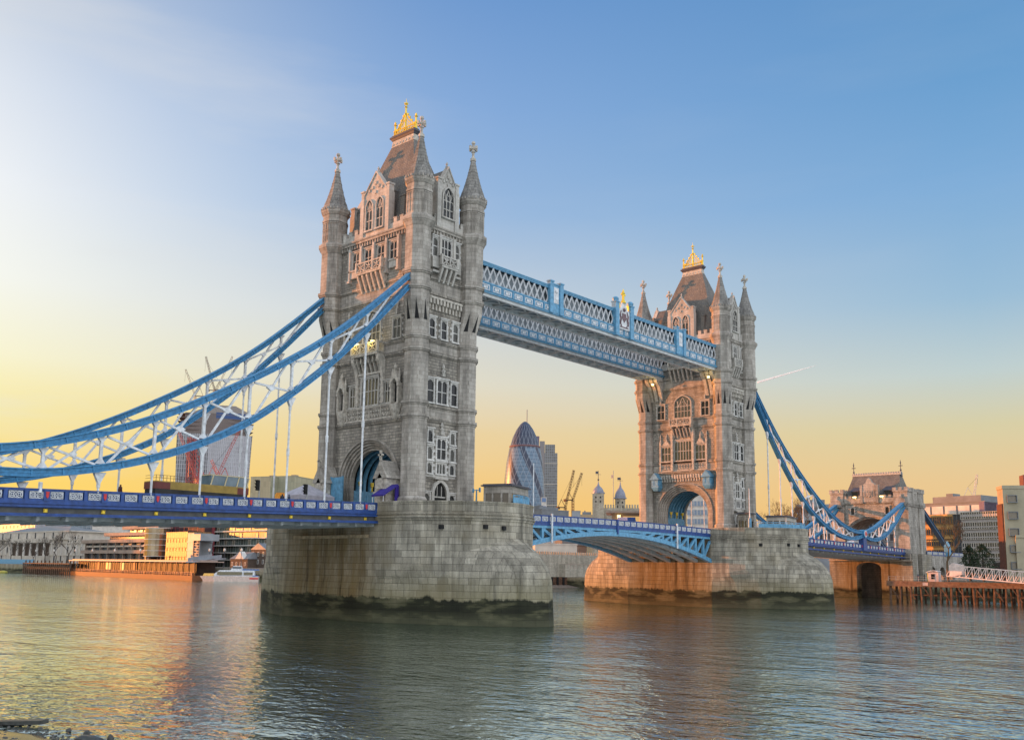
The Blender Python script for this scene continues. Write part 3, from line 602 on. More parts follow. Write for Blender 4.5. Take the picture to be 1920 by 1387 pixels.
# ---------------------------------------------------------------- piers
def pier_plan(n=14):
    """upper outline: rounded-pointed ends, straight flanks"""
    e = []
    for i in range(n+1):
        t = -math.pi/2+math.pi*i/n; e.append((9.5+13.6*math.copysign(abs(math.cos(t))**.92, math.cos(t)), 10.9*math.copysign(abs(math.sin(t))**1.12, math.sin(t))))
    return e
def pier_low(n=14):
    e = []
    for i in range(n+1):
        t = -1+2*i/n; e.append((9.5+19.0*(1-abs(t)**1.78) if abs(t) < .999 else 9.5, 11.15*t))
    return e
def pier(Y, label):
    root = thing('bridge_pier', label, 'bridge pier', (0, Y, 0), group='granite bridge piers')
    up, lo = pier_plan(), pier_low(); n = len(up); rings = []
    def ring(z, k, shrink=0.0):
        """k: per-vertex weight of the low outline"""
        e = []
        for i in range(n):
            w = k(i); e.append((up[i][0]*(1-w)+lo[i][0]*w-shrink, up[i][1]*(1-w)+lo[i][1]*w))
        return [(x, Y+y, z) for x, y in e]+[(-x, Y+y, z) for x, y in e[::-1]]
    def wt(z):
        def k(i):
            t = abs(-1+2*i/(n-1)); ztop = 10.3-5.2*t**1.25; z0 = 4.7-2.4*t
            if z <= z0: return 1-.012*max(0, z)
            if z >= ztop: return 0
            q = (z-z0)/(ztop-z0); return (1-.05)*max(0, 1-q**2.1)**.8
        return k
    zs = [-2, 0, 1.5, 3, 4.2, 4.7, 5.3, 5.9, 6.5, 7.1, 7.7, 8.3, 8.8, 9.3, 9.7, 10.0, 10.2, 10.4, 10.8, 11.6, 12.5]
    m = MB(); m.loft([ring(z, wt(z)) for z in zs])
    body = part('body', m, M_['pierstone'], root)
    m = MB(); u2 = lambda d: [(x+d*(.8 if x > 9.6 else 0), Y+y*(1+d/10.9)) for x, y in up]+[(-x-d*(.8 if x > 9.6 else 0), Y+y*(1+d/10.9)) for x, y in up[::-1]]
    for z0, z1, d in ((12.5, 12.75, .16), (12.75, 13.0, .3), (13.0, 13.2, .12), (13.2, 13.35, .24), (13.35, 14.0, .04)): m.prism(u2(d), z0, z1)
    part('string_course', m, M_['pierstone'], root)
    m = MB(); o, i_ = u2(.04), u2(-.6)                         # parapet only round the ends, open where the road crosses
    nn = len(o)
    def wall(idx, z0, z1, a, b):
        vs = []; fs = []
        for q in idx: vs += [(*a[q], z0), (*a[q], z1), (*b[q], z1), (*b[q], z0)]
        for k in range(len(idx)-1):
            for j in range(4): fs.append((4*k+j, 4*k+(j+1) % 4, 4*k+4+(j+1) % 4, 4*k+4+j))
        fs += [(0, 1, 2, 3), tuple(4*(len(idx)-1)+j for j in (3, 2, 1, 0))]; m.add(vs, fs)
    for ix in (range(n), range(n, nn)):
        m = MB(); wall(list(ix), 14.0, 14.65, o, i_); wall(list(ix), 14.65, 14.85, u2(.12), u2(-.68)); part('parapet', m, M_['pierstone'], root)
    for t, dz in ((3, 0), (5, .1), (6, 0)):
        m = MB(); x, y = up[t]; m.box(x-.25, x+.25, Y+y-.25, Y+y+.25, 11.4+dz, 11.9+dz); part('drain_opening', m, M_['dark'], root)
    return root
pier(0, "nearer massive granite pier with rounded cutwater and black algae band, at centre left")
pier(NS, "farther granite pier with rounded cutwater, its left half lit orange")
for Y in (0,):
    m = MB(); m.box(-7.5, 8.0, Y-11.25, Y-10.95, 10.35, 10.75); tag(part('service_pipe', m, plain('rusty_pipe', (.34, .26, .16), .7, var=.4)), "long pale rusty pipe fixed across the nearer pier's wall under the deck", 'pipe')
# ---------------------------------------------------------------- side spans
def interp(tab, s):
    if s <= tab[0][0]: return tab[0][1]
    for (a, b), (c, d) in zip(tab, tab[1:]):
        if s <= c: return b+(d-b)*(s-a)/(c-a)
    return tab[-1][1]
def panel_mesh():
    """white cast-iron quatrefoil panel, lying in the y-z plane, centre at origin, 1.24 x 0.66"""
    m = MB(); t = .03
    for z in (-.33, .29): m.box(-t, t, -.62, .62, z, z+.045)
    for y in (-.62, .575): m.box(-t, t, y, y+.045, -.33, .33)
    for yc in (-.31, .31):
        for r0, r1 in ((.29, .235), (.14, .09)):
            a, b = circ(r0, 10, yc, 0), circ(r1, 10, yc, 0)
            m.loft([[(t, *p) for p in a], [(t, *p) for p in b], [(-t, *p) for p in b], [(-t, *p) for p in a], [(t, *p) for p in a]], cap=False)
        for k in range(4):
            an = math.pi/4+k*math.pi/2; m.bar((0, yc+.12*math.cos(an), .12*math.sin(an)), (0, yc+.4*math.cos(an)*1.0, .4*math.sin(an)*.95), .05, .06, (1, 0, 0))
    return mesh('panel', m, M_['white'])
PANEL = panel_mesh()
def deck(Y0, sg, s0, s1, top, label, n0=0):
    root = thing('bridge_deck', label, 'bridge deck', (0, Y0+sg*s0, 12.0), group='side span decks')
    P = lambda x, s, dz: (x, Y0+sg*s, top(s)+dz)
    def slab(m, x0, x1, a, b, d0, d1):
        return m.add([P(x, s, d) for d in (d0, d1) for s in (a, b) for x in (x0, x1)],
                     [(0, 2, 3, 1), (4, 5, 7, 6), (0, 1, 5, 4), (2, 6, 7, 3), (0, 4, 6, 2), (1, 3, 7, 5)])
    m = MB(); slab(m, -9.0, 9.0, s0-.4, s1, -1.5, -1.15); part('roadway', m, M_['asphalt'], root)
    off = Vector((0, 0, 0))
    for sx in (1, -1):
        g = MB(); f = lambda a, b, c, d: slab(g, *(sorted((sx*a, sx*b))), s0, s1, c, d)
        f(9.0, 9.45, -1.35, -1.14); f(9.0, 9.62, -1.44, -1.35); f(9.0, 9.5, -1.6, -1.44); f(9.0, 9.7, -1.74, -1.6); f(9.0, 9.45, -1.8, -1.74)
        f(8.8, 9.6, -2.5, -2.3); f(8.8, 9.75, -2.58, -2.5)
        gd = part('fascia_girder', g, M_['deep_blue'], root)
        g = MB(); f(8.9, 9.25, -2.3, -1.8); part('recessed_web', g, M_['shade_grey'], gd)
        p = MB(); slab(p, *(sorted((sx*9.14, sx*9.4))), s0, s1, -.22, -.06); slab(p, *(sorted((sx*9.1, sx*9.45))), s0, s1, -.06, 0); slab(p, *(sorted((sx*9.16, sx*9.4))), s0, s1, -1.14, -.96)
        slab(p, *(sorted((sx*9.12, sx*9.18))), s0, s1, -1.0, -.2)
        n = int((s1-s0)/1.816); st = (s1-s0)/n
        for i in range(n+1):
            s = s0+i*st; w = .3 if i % 3 == n0 else .17
            slab(p, *(sorted((sx*9.1, sx*(9.5 if w > .2 else 9.44)))), max(s0, s-w), min(s1, s+w), -1.14, -.02)
        pp = part('parapet', p, M_['deep_blue'], root)
        if sx > 0:
            for i in range(n):
                s = s0+(i+.5)*st; o = put('panel', PANEL, pp, Vector(P(9.32, s, -.6))); o.rotation_euler = (-sg*(top(s0)-top(s1))/(s1-s0), 0, 0)
                if i % 3 == n0 and i: 
                    s -= st/2; k = put('shield', SHIELD, pp, Vector(P(9.53, s, -.58))); k = put('boss', BOSS, gd, Vector(P(9.3, s, -2.05)))
    u = MB()
    for x in (-7.5, -4.5, -1.5, 1.5, 4.5, 7.5): slab(u, x-.2, x+.2, s0, s1, -2.9, -1.5)
    s = s0
    while s < s1: slab(u, -8.9, 8.9, s, s+.3, -3.0, -1.5); s += 2.7
    part('under_girder', u, M_['pale_grey'], root)
    return root
m = MB(); m.box(-.05, .05, -.13, .13, -.12, .22); m.add([(-.05, -.13, -.12), (-.05, .13, -.12), (-.05, 0, -.34), (.05, -.13, -.12), (.05, .13, -.12), (.05, 0, -.34)], [(0, 1, 2), (3, 5, 4), (0, 2, 5, 3), (1, 4, 5, 2), (0, 3, 4, 1)]); m.box(-.05, .05, -.16, .16, .22, .3)
SHIELD = mesh('shield', m, M_['red'])
m = MB(); m.box(-.1, .1, -.17, .17, -.17, .17); m.box(-.1, .16, -.1, .1, -.1, .1)
for a in (-.13, .13): m.ball((.1, a, .13), .07, 5); m.ball((.1, a, -.13), .07, 5)
BOSS = mesh('boss', m, M_['gold'])
deck(0, -1, 10.9, 95, lambda s: 14.72-.027*(s-10.8), "blue bridge deck with white parapet panels crossing the left of the picture", 1)
deck(NS, 1, 10.9, 93.6, lambda s: 14.68-.017*(s-10.8), "blue bridge deck with white parapet panels running to the gatehouse on the right", 1)
# ---------------------------------------------------------------- suspension chains
TOP = [(6, 46.0), (10.8, 41.5), (16.3, 36.7), (21.3, 32.9), (27.8, 28.7), (34.4, 24.9), (40.3, 21.9), (45.8, 19.6), (50.9, 18.0), (55.5, 17.0), (60, 16.6), (63.7, 16.6)]
BOT = [(6.4, 44.3), (12.4, 37.7), (18.9, 31.2), (24.3, 26.7), (29.6, 22.7), (35, 19.8), (41, 17.4), (46.4, 15.9), (52, 15.0), (57, 14.85), (60, 15.1), (63.7, 16.0)]
TT = [(63.7, 16.6), (67, 17.0), (72, 18.2), (79.6, 20.9), (87, 23.6), (93.6, 25.9)]
TB = [(63.7, 16.0), (67, 15.1), (72, 15.0), (77, 16.0), (82, 17.9), (87, 20.5), (93.6, 25.0)]
def chain(x, Y0, sg, top, label):
    root = thing('suspension_chain', label, 'suspension chain', (x, Y0+sg*63.7, 14), group='blue suspension chains')
    V = lambda s, z: (x, Y0+sg*s, z)
    def smooth(tab, n=40):
        a, b = tab[0][0], tab[-1][0]; ss = [a+(b-a)*i/n for i in range(n+1)]
        z = [interp(tab, s) for s in ss]
        for _ in range(3): z = [z[0]]+[(z[i-1]+2*z[i]+z[i+1])/4 for i in range(1, n)]+[z[-1]]
        return [(s, q) for s, q in zip(ss, z)]
    def chord(tab, name):
        tb = smooth(tab); m = MB(); pts = [V(s, z) for s, z in tb]
        m.path(pts, .62, .62)
        for dz, h in ((.34, .1), (-.34, .1)): m.path([(a, b, c+dz*1.0) for a, b, c in pts], .98, h*1.15)
        m.path(pts, .72, .1)
        for k in range(2, len(pts)-2, 2): m.path([Vector(pts[k]).lerp(Vector(pts[k+1]), q) for q in (.3, .42)], .8, .66)
        part(name, m, M_['chain_blue'], root); return tb
    for tt, bb, nodes in ((TOP, BOT, [13.6+5.45*k for k in range(9)]), (TT, TB, [69.2, 74.6, 80.1, 85.5])):
        a = chord(tt, 'top_chord'); b = chord(bb, 'bottom_chord')
        ta, tb_ = (lambda s: interp(a, s)), (lambda s: interp(b, s))
        br = MB()
        for i, s in enumerate(nodes):
            zt, zb = ta(s), tb_(s)
            if zt-zb > .9:
                p = MB(); p.bar(V(s, zb+.2), V(s, zt-.2), .28, .28)
                for z, d in ((zb+.4, 1), (zt-.4, -1)):
                    if zt-zb > 2: p.add([(x-.17, Y0+sg*(s+q), z) for q in (-.5, .5)]+[(x-.17, Y0+sg*s, z+d*.7)]+[(x+.17, Y0+sg*(s+q), z) for q in (-.5, .5)]+[(x+.17, Y0+sg*s, z+d*.7)], [(0, 1, 2), (3, 5, 4), (0, 3, 4, 1), (1, 4, 5, 2), (2, 5, 3, 0)])
                part('post', p, M_['white'], root)
            h = MB(); zd = top(s)-.2
            h.add([(x-.2, Y0+sg*(s-.62), zb-.42), (x-.2, Y0+sg*(s+.62), zb-.42), (x-.2, Y0+sg*s, zb-1.7), (x+.2, Y0+sg*(s-.62), zb-.42), (x+.2, Y0+sg*(s+.62), zb-.42), (x+.2, Y0+sg*s, zb-1.7)], [(0, 1, 2), (3, 5, 4), (0, 3, 4, 1), (1, 4, 5, 2), (2, 5, 3, 0)]) if zb-1.8 > zd else None
            if zb-1.2 > zd+.5:
                h.cyl(V(s, zd), V(s, zb-.9), .13, n=6); h.cyl(V(s, zb-1.9), V(s, zb-.9), .2, n=6); zm = zd+(zb-zd)*.45
                if zb-zd > 6: h.cyl(V(s, zm-.4), V(s, zm+.4), .2, n=6)
            if h.v: part('hanger', h, M_['white'], root)
            if i+1 < len(nodes):
                s2 = nodes[i+1]; c = lambda s_, z: V(s_, z)
                k = .2
                br.bar(c(s+.5, ta(s)-.3), c(s2-.5, tb_(s2)+.3), .2, .22); br.bar((x+.02, Y0+sg*(s+.5), tb_(s)+.3), (x+.02, Y0+sg*(s2-.5), ta(s2)-.3), .19, .22)
                sm = (s+s2)/2; zm = (ta(s)+tb_(s)+ta(s2)+tb_(s2))/4
                g_ = min(.4, (ta(sm)-tb_(sm))*.085)
                if ta(sm)-tb_(sm) > 1.8: br.add([(x+q, Y0+sg*sm+a, zm+b) for q in (-.15, .15) for a, b in ((-1.6*g_, 0), (0, -g_), (1.6*g_, 0), (0, g_))], [(0, 1, 2, 3), (4, 7, 6, 5), (0, 4, 5, 1), (1, 5, 6, 2), (2, 6, 7, 3), (3, 7, 4, 0)])
        if nodes[0] < 20:
            br.bar(V(9.6, interp(a, 9.6)-.3), V(13.3, interp(b, 13.3)+.3), .2, .25)
        part('bracing', br, M_['white'], root)
    j = MB(); q = 63.7; j.cyl((x-.7, Y0+sg*q, 16.3), (x+.7, Y0+sg*q, 16.3), 1.05, n=14); pn = part('pin_joint', j, M_['chain_blue'], root)
    j = MB(); j.cyl((x-.8, Y0+sg*q, 16.3), (x+.8, Y0+sg*q, 16.3), .8, n=14); part('white_ring', j, M_['white'], pn)
    j = MB(); j.cyl((x-.85, Y0+sg*q, 16.3), (x+.85, Y0+sg*q, 16.3), .55, n=14); part('red_boss', j, M_['red'], pn)
    j = MB(); j.frust([(x-.9, Y0+sg*q-1.1), (x+.55, Y0+sg*q-1.1), (x+.55, Y0+sg*q+1.1), (x-.9, Y0+sg*q+1.1)], 12.2, [(x-.7, Y0+sg*q-.9), (x+.5, Y0+sg*q-.9), (x+.5, Y0+sg*q+.9), (x-.7, Y0+sg*q+.9)], 15.3); part('pedestal', j, M_['deep_blue'], root)
    return root
tS, tN = (lambda s: 14.72-.027*(s-10.8)), (lambda s: 14.68-.017*(s-10.8))
chain(9.3, 0, -1, tS, "nearer of the two left-hand blue suspension chains, passing in front of the nearer tower")
chain(-9.3, 0, -1, tS, "farther of the two left-hand blue suspension chains, ending at the nearer tower's left corner")
chain(9.3, NS, 1, tN, "nearer of the right-hand blue suspension chains, dropping to a red and white pin")
chain(-9.3, NS, 1, tN, "farther of the right-hand blue suspension chains, mostly hidden behind the nearer one")
# land ties beyond the gatehouse
for x, lab in ((9.3, "dark blue land tie sloping down right of the gatehouse"), (-9.3, "land tie seen through the gatehouse arch")):
    m = MB(); m.bar((x, 188.5, 25.2), (x, 222, 8.5), .9, .9); m.bar((x, 188.5, 25.7), (x, 222, 9.0), 1.3, .12); m.bar((x, 188.5, 24.7), (x, 222, 8.0), 1.3, .12)
    tag(part('land_tie', m, plain('tie_blue', (.035, .09, .17), .5)), lab, 'land tie', 'land ties')
# ---------------------------------------------------------------- bascules
def bascule(sg, label):
    ym = NS/2; root = thing('bascule_leaf', label, 'bascule leaf', (0, ym-sg*30.4, 8), group='bascule leaves')
    # t: 0 at the pier, 1 at the crown
    def yy(t): return ym-sg*(30.6*(1-t)+.05)
    top = lambda t: 14.62+.32*math.sin(t*math.pi/2); bot = lambda t: 8.5+4.1*(1-(1-t)**2.0)
    N = 16; ts = [i/N for i in range(N+1)]
    m = MB(); m.path([(0, yy(t), top(t)-1.3) for t in ts], 18.0, .3); part('roadway', m, M_['asphalt'], root)
    for x in (9.1, -9.1):
        sx = 1 if x > 0 else -1
        g = MB(); g.path([(x, yy(t), bot(t)) for t in ts], .75, .7); g.path([(x, yy(t), top(t)-1.75) for t in ts], .5, .4)
        nb = 11
        for i in range(nb):
            t0, t1 = i/nb, (i+1)/nb; za, zb = top(t0)-1.9, bot(t0); zc, zd = top(t1)-1.9, bot(t1)
            if za-zb > 1.0: g.bar((x, yy(t0+.004), zb), (x, yy(t0+.004), za), .5, .42)
            if zc-zd > .55: g.bar((x, yy(t0), za), (x, yy(t1), zd), .4, .42)
        part('arch_girder', g, M_['sky_blue'], root)
        p = MB()
        for dz, h, w in ((-.03, .1, .34), (-.13, .14, .24), (-1.0, .16, .3), (-1.3, .5, .42), (-1.1, .1, .5)): p.path([(x+sx*.1, yy(t), top(t)+dz) for t in ts], w, h)
        p.path([(x, yy(t), top(t)-.55) for t in ts], .05, .9)
        n = 17
        for i in range(n+1): t = i/n; p.box(x+sx*.1-.18, x+sx*.1+.18, yy(t)-.15, yy(t)+.15, top(t)-1.1, top(t)+.02)
        if sg > 0 and sx > 0: p.box(x-.3, x+.5, ym-.45, ym-.1, 12.6, 15.0)
        pp = part('parapet', p, M_['deep_blue'], root)
        if sx > 0:
            for i in range(n):
                t = (i+.5)/n; o = put('panel', PANEL, pp, Vector((x+.2, yy(t), top(t)-.55))); o.scale = (1, 1.16, 1.05)
    u = MB()
    for x in (-6.1, -3.0, 0, 3.0, 6.1):
        u.path([(x, yy(t), bot(t)-.05) for t in ts], .8, .55); u.path([(x, yy(t), (bot(t)+top(t)-1.5)/2) for t in ts], .12, 1.2)
        for i in range(8): t = i/8; u.bar((x, yy(t), bot(t)), (x, yy(t), top(t)-1.5), .3, .3)
    for i in range(9): t = i/9; u.bar((-9, yy(t), bot(t)+.2), (9, yy(t), bot(t)+.2), .35, .4); u.bar((-9, yy(t), top(t)-1.7), (9, yy(t), top(t)-1.7), .35, .4)
    part('under_rib', u, M_['pale_grey'], root)
    f = MB(); t = .42; f.cyl((9.75, yy(t), bot(t)-.6), (9.75, yy(t), top(t)+.25), .16, n=8); f.box(9.3, 9.75, yy(t)-.1, yy(t)+.1, top(t)-1.3, top(t)-1.1); part('fender_pole', f, M_['white'], root)
bascule(1, "near half of the light blue drawbridge, mostly hidden by the nearer pier")
bascule(-1, "far half of the light blue arched drawbridge, its full arched girder and underside showing")
# ---------------------------------------------------------------- high-level walkways
def walkway(x0, x1, label, crest):
    y0, y1 = 5.0, NS-4.75; root = thing('high_walkway', label, 'walkway', ((x0+x1)/2, NS/2, 46), group='high-level walkways')
    zb, zl, zt = 46.6, 48.1, 51.0; ends = (y0, y1)
    m = MB(); m.box(x0+.1, x1-.1, y0, y1, zt-.1, zt+.06); m.add([(x0+.1, y, zt+.06) for y in ends]+[(x1-.1, y, zt+.06) for y in ends]+[((x0+x1)/2, y, zt+.55) for y in ends], [(0, 1, 5, 4), (2, 4, 5, 3), (0, 4, 2), (1, 3, 5)]); part('roof', m, M_['lead'], root)
    m = MB(); m.box(x0+.5, x1-.5, y0, y1, zb-.05, zb+.25); m.box(x0+.9, x1-.9, y0, y1, zb+.25, zt-.3); part('inner_corridor', m, plain('corridor_glass', (.20, .235, .26), .3, var=.3, vs=.4), root)  # grey-blue tone stands in for reflections in the corridor windows
    n = 30; st = (y1-y0)/n
    for x, sg in ((x1, 1), (x0, -1)):
        f = MB(); g = lambda a, b, c, d: f.box(min(x+sg*a, x+sg*b), max(x+sg*a, x+sg*b), y0, y1, c, d)
        g(-.3, .12, zt-.12, zt+.1); g(-.3, .2, zt+.1, zt+.2); g(-.3, .05, zt-.32, zt-.12); g(-.3, .1, zl-.08, zl+.12); g(-.3, .0, zb+.25, zl-.08); g(-.35, .2, zb-.02, zb+.22); g(-.3, .3, zb+.22, zb+.3)
        for i in range(n+1):
            y = y0+i*st; f.box(min(x, x+sg*.12), max(x, x+sg*.12), y-.09, y+.09, zb+.25, zl)
        fp = part('fascia', f, M_['sky_blue'], root)
        if sg > 0:
            for i in range(n): put('inset_panel', INSET, fp, Vector((x+.04, y0+(i+.5)*st, (zb+zl)/2+.1)))
        l = MB(); n2 = 54; s2 = (y1-y0)/n2; xx = x-sg*.12
        for i in range(n2):
            a, b = y0+i*s2, y0+(i+1)*s2
            for k in (-.09, .09):
                l.bar((xx+sg*.05, a+k, zl), (xx+sg*.05, b+k, zt-.3), .07, .1, (1, 0, 0)); l.bar((xx-sg*.05, a+k, zt-.3), (xx-sg*.05, b+k, zl), .075, .1, (1, 0, 0))
        part('lattice', l, M_['white'], root)
    u = MB(); n = 24; st = (y1-y0)/n
    for i in range(n+1):
        y = y0+i*st; u.box(x0+.2, x1-.2, y-.12, y+.12, zb-.42, zb-.05)
        if i < n: u.bar((x0+.4, y, zb-.2), ((x0+x1)/2, y+st, zb-.2), .16, .16); u.bar((x1-.4, y, zb-.2), ((x0+x1)/2, y+st, zb-.2), .16, .16)
    for x in (x0+.3, x1-.3): u.box(x-.22, x+.22, y0, y1, zb-.5, zb-.02)
    part('under_bracing', u, plain('soffit_paint', (.52, .53, .52), .7), root)
    for y in (24.7, 61.9) if crest else ():
        p = MB()
        for q in (-1.25, 1.25): p.box(x1-.2, x1+.45, y+q-.42, y+q+.42, zb+.1, zt+.75); p.box(x1-.3, x1+.55, y+q-.52, y+q+.52, zt+.75, zt+.95)
        p.box(x1-.1, x1+.25, y-.9, y+.9, zb+.1, zt+.4); p.box(x1-.2, x1+.35, y-.9, y+.9, zt+.4, zt+.6); pp = part('panelled_pier', p, M_['sky_blue'], root)
        q = MB(); q.box(x1+.2, x1+.3, y-.6, y+.6, zl+.3, zt); q.box(x1+.25, x1+.36, y-.3, y+.3, zl+.9, zl+1.7); q.ball((x1+.3, y, zl+2.2), .3, 6); part('relief_plaque', q, M_['white'], pp)
    if crest:
        y = 43.3; p = MB()
        for q in (-2.2, 2.2): p = MB(); p.box(x1-.35, x1+.6, y+q-.5, y+q+.5, zb-.1, zt+1.3); p.box(x1-.45, x1+.7, y+q-.6, y+q+.6, zt+1.3, zt+1.5); p.lathe([(.5, zt+1.5), (.62, zt+2.0), (.4, zt+2.25), (.02, zt+2.4)], 8, x1+.12, y+q); pp = part('crest_pier', p, M_['sky_blue'], root)
        q = MB(); o = [(-1.7, zl-.2), (1.7, zl-.2), (1.7, zt), (1.0, zt+.6), (.5, zt+1.6), (-.5, zt+1.6), (-1.0, zt+.6), (-1.7, zt)]
        q.add([(x1+.1, y+a, b) for a, b in o]+[(x1+.35, y+a, b) for a, b in o], [tuple(range(8)), tuple(range(8, 16))[::-1]]+[(k, 8+k, 8+(k+1) % 8, (k+1) % 8) for k in range(8)]); part('crest_plate', q, M_['white'], pp)
        q = MB(); xa = x1+.38                                   # shield with cross between two standing supporters
        q.add([(xa-.06, y+a, z) for a, z in ((-.55, zt-.3), (.55, zt-.3), (.55, zt-1.2), (0, zt-1.9), (-.55, zt-1.2))]+[(xa+.08, y+a, z) for a, z in ((-.55, zt-.3), (.55, zt-.3), (.55, zt-1.2), (0, zt-1.9), (-.55, zt-1.2))], [tuple(range(5)), tuple(range(5, 10))[::-1]]+[(k, 5+k, 5+(k+1) % 5, (k+1) % 5) for k in range(5)])
        for sg in (-1, 1): q.tube([(xa, y+sg*.75, zl+.3), (xa, y+sg*1.15, zl+.8), (xa, y+sg*.95, zl+1.5), (xa, y+sg*1.2, zl+2.2), (xa, y+sg*.9, zt+.1)], [.12, .17, .2, .16, .1]); q.bar((xa, y+sg*1.0, zl+1.6), (xa, y+sg*.6, zl+2.0), .1, .12); q.bar((xa, y+sg*1.3, zl+.5), (xa, y+sg*1.4, zl+1.4), .08, .1)
        q.bar((xa, y-1.2, zl+.15), (xa, y+1.2, zl+.15), .12, .16); q.ball((xa, y, zt+.35), .35, 7)
        part('coat_of_arms', q, plain('arms_relief', (.16, .10, .11), .6, var=.6, vs=4), pp)
        q = MB(); q.lathe([(.55, zt+1.6), (.4, zt+2.0), (.25, zt+2.2), (.25, zt+3.2), (.35, zt+3.35), (.02, zt+4.2)], 6, x1+.2, y); q.box(x1+.1, x1+.3, y-.6, y+.6, zt+3.0, zt+3.3)
        for a in (-1.5, -1.1, 1.1, 1.5): q.lathe([(.1, zt+.5), (.12, zt+1.3), (.02, zt+1.6)], 5, x1+.2, y+a)
        part('crest_finial', q, M_['gold'], pp)
    return root
m = MB(); m.box(-.06, .06, -.85, .85, -.42, .42); INSET = None
m = MB()
for z in (-.42, .3): m.box(-.03, .05, -.85, .85, z, z+.12)
for y in (-.85, .73): m.box(-.03, .05, y, y+.12, -.42, .42)
m.box(-.03, .03, -.45, .45, -.2, .2); m.bar((.03, -.45, -.2), (.03, .45, .2), .07, .07); m.bar((.03, -.45, .2), (.03, .45, -.2), .07, .07)
INSET = mesh('inset_panel', m, M_['white'])
walkway(4.9, 8.9, "upper-looking nearer blue lattice high walkway, bearing a coat of arms at mid span", True)
walkway(-8.9, -4.6, "farther of the two blue lattice high walkways, seen below the nearer one", False)
for x, lab in ((6.9, "stone bracket with glowing lamp under the right end of the nearer walkway"), (-6.2, "stone bracket with glowing lamp under the far end of the farther walkway")):
    k = thing('walkway_bracket', lab, 'bracket', (x, NS-4.9, 43), group='lamp-lit walkway brackets'); m = MB()
    prof = [(NS-4.7, 46.1), (NS-7.4, 46.1), (NS-7.2, 45.4), (NS-6.2, 44.6), (NS-5.6, 43.2), (NS-5.1, 41.6), (NS-4.7, 41.6)]
    for a in (-1.1, 0, 1.1): m.add([(x+a-.35, *p) for p in prof]+[(x+a+.35, *p) for p in prof], [tuple(range(7)), tuple(range(7, 14))[::-1]]+[(i, 7+i, 7+(i+1) % 7, (i+1) % 7) for i in range(7)])
    m.box(x-1.6, x+1.6, NS-7.0, NS-4.7, 45.6, 46.1); part('stonework', m, M_['carved'], k)
    m = MB(); m.box(x+.5, x+.9, NS-7.75, NS-7.45, 44.6, 44.95); part('lamp', m, M_['lamp'], k)
    ld = bpy.data.lights.new('bracket_lamp', 'POINT'); ld.energy = 45; ld.color = (1, .72, .25); ld.shadow_soft_size = .2
    lo = bpy.data.objects.new('bracket_lamp', ld); COL.objects.link(lo); lo.parent = k; lo.location = (.7, -3.4, 1.6)
# ================================================================ water, banks, ground
def water_mat():
    m, nt, p = newmat('river_water'); t = nd(nt, 'ShaderNodeTexCoord')
    def nz(sc, ang, stretch, det=3.0, rough=.55):
        mp = nd(nt, 'ShaderNodeMapping', {0: t.outputs['Object'], 2: (0, 0, ang), 3: (stretch, 1, 1)})
        return nd(nt, 'ShaderNodeTexNoise', {'Vector': mp.outputs[0], 'Scale': sc, 'Detail': det, 'Roughness': rough, 'Distortion': .4}).outputs[0]
    a = nz(1.15, R(-40), .62, 3.0, .5); b = nz(.22, R(-25), .6, 2.0); c = nz(2.4, R(-48), .7, 1.5); f = nz(.035, R(-35), .4, 4.0)
    amp = nd(nt, 'ShaderNodeMapRange', {0: f, 1: .35, 2: .65, 3: .55, 4: 1.15}).outputs[0]
    h = mth(nt, 'ADD', mth(nt, 'MULTIPLY', a, .17), mth(nt, 'ADD', mth(nt, 'MULTIPLY', b, .30), mth(nt, 'MULTIPLY', c, .06)))
    bp = nd(nt, 'ShaderNodeBump', {'Height': mth(nt, 'MULTIPLY', h, amp), 'Strength': 1.0, 'Distance': 1.0}).outputs[0]
    nt.links.new(bp, p.inputs['Normal'])
    p.inputs['Base Color'].default_value = (.050, .062, .050, 1); p.inputs['Roughness'].default_value = .06; p.inputs['IOR'].default_value = 1.33
    g = nd(nt, 'ShaderNodeBsdfGlossy', {'Color': (.80, .92, .90, 1), 'Roughness': .05, 'Normal': bp})
    mx = nd(nt, 'ShaderNodeMixShader', {0: .62, 1: p.outputs[0], 2: g.outputs[0]})
    nt.links.new(mx.outputs[0], [n for n in nt.nodes if n.type == 'OUTPUT_MATERIAL'][0].inputs[0]); return m
m = MB(); m.add([(-1500, -600, 0), (1200, -600, 0), (1200, 400, 0), (-1500, 400, 0)], [(0, 1, 2, 3)])
tag(part('river_water', m, water_mat()), "wide rippled river filling the foreground", kind='structure')
GR = plain('city_ground', (.16, .145, .12), .95, vs=.05)
BANK = [(-1500, -160), (-800, -60), (-600, 60), (-560, 118), (-478, 124), (-419, 136), (-300, 129), (-232, 132), (-180, 168), (-112, 182), (-16, 184), (16, 184), (70, 190), (220, 205), (700, 215), (1200, 220)]
m = MB(); n = len(BANK)
m.add([(x, y, 5.0) for x, y in BANK]+[(x, y, -2.0) for x, y in BANK], [(i, i+1, n+i+1, n+i) for i in range(n-1)])
tag(part('embankment', m, M_['bank']), "stained stone river wall along the far bank", kind='structure')
m = MB(); m.add([(x, y, 5.0) for x, y in BANK]+[(9000, 1600, 5.0), (9000, 12000, 5.0), (-12000, 12000, 5.0), (-12000, -160, 5.0)], [tuple(range(n+4))])
tag(part('ground', m, GR), "city ground behind the far bank", kind='structure')
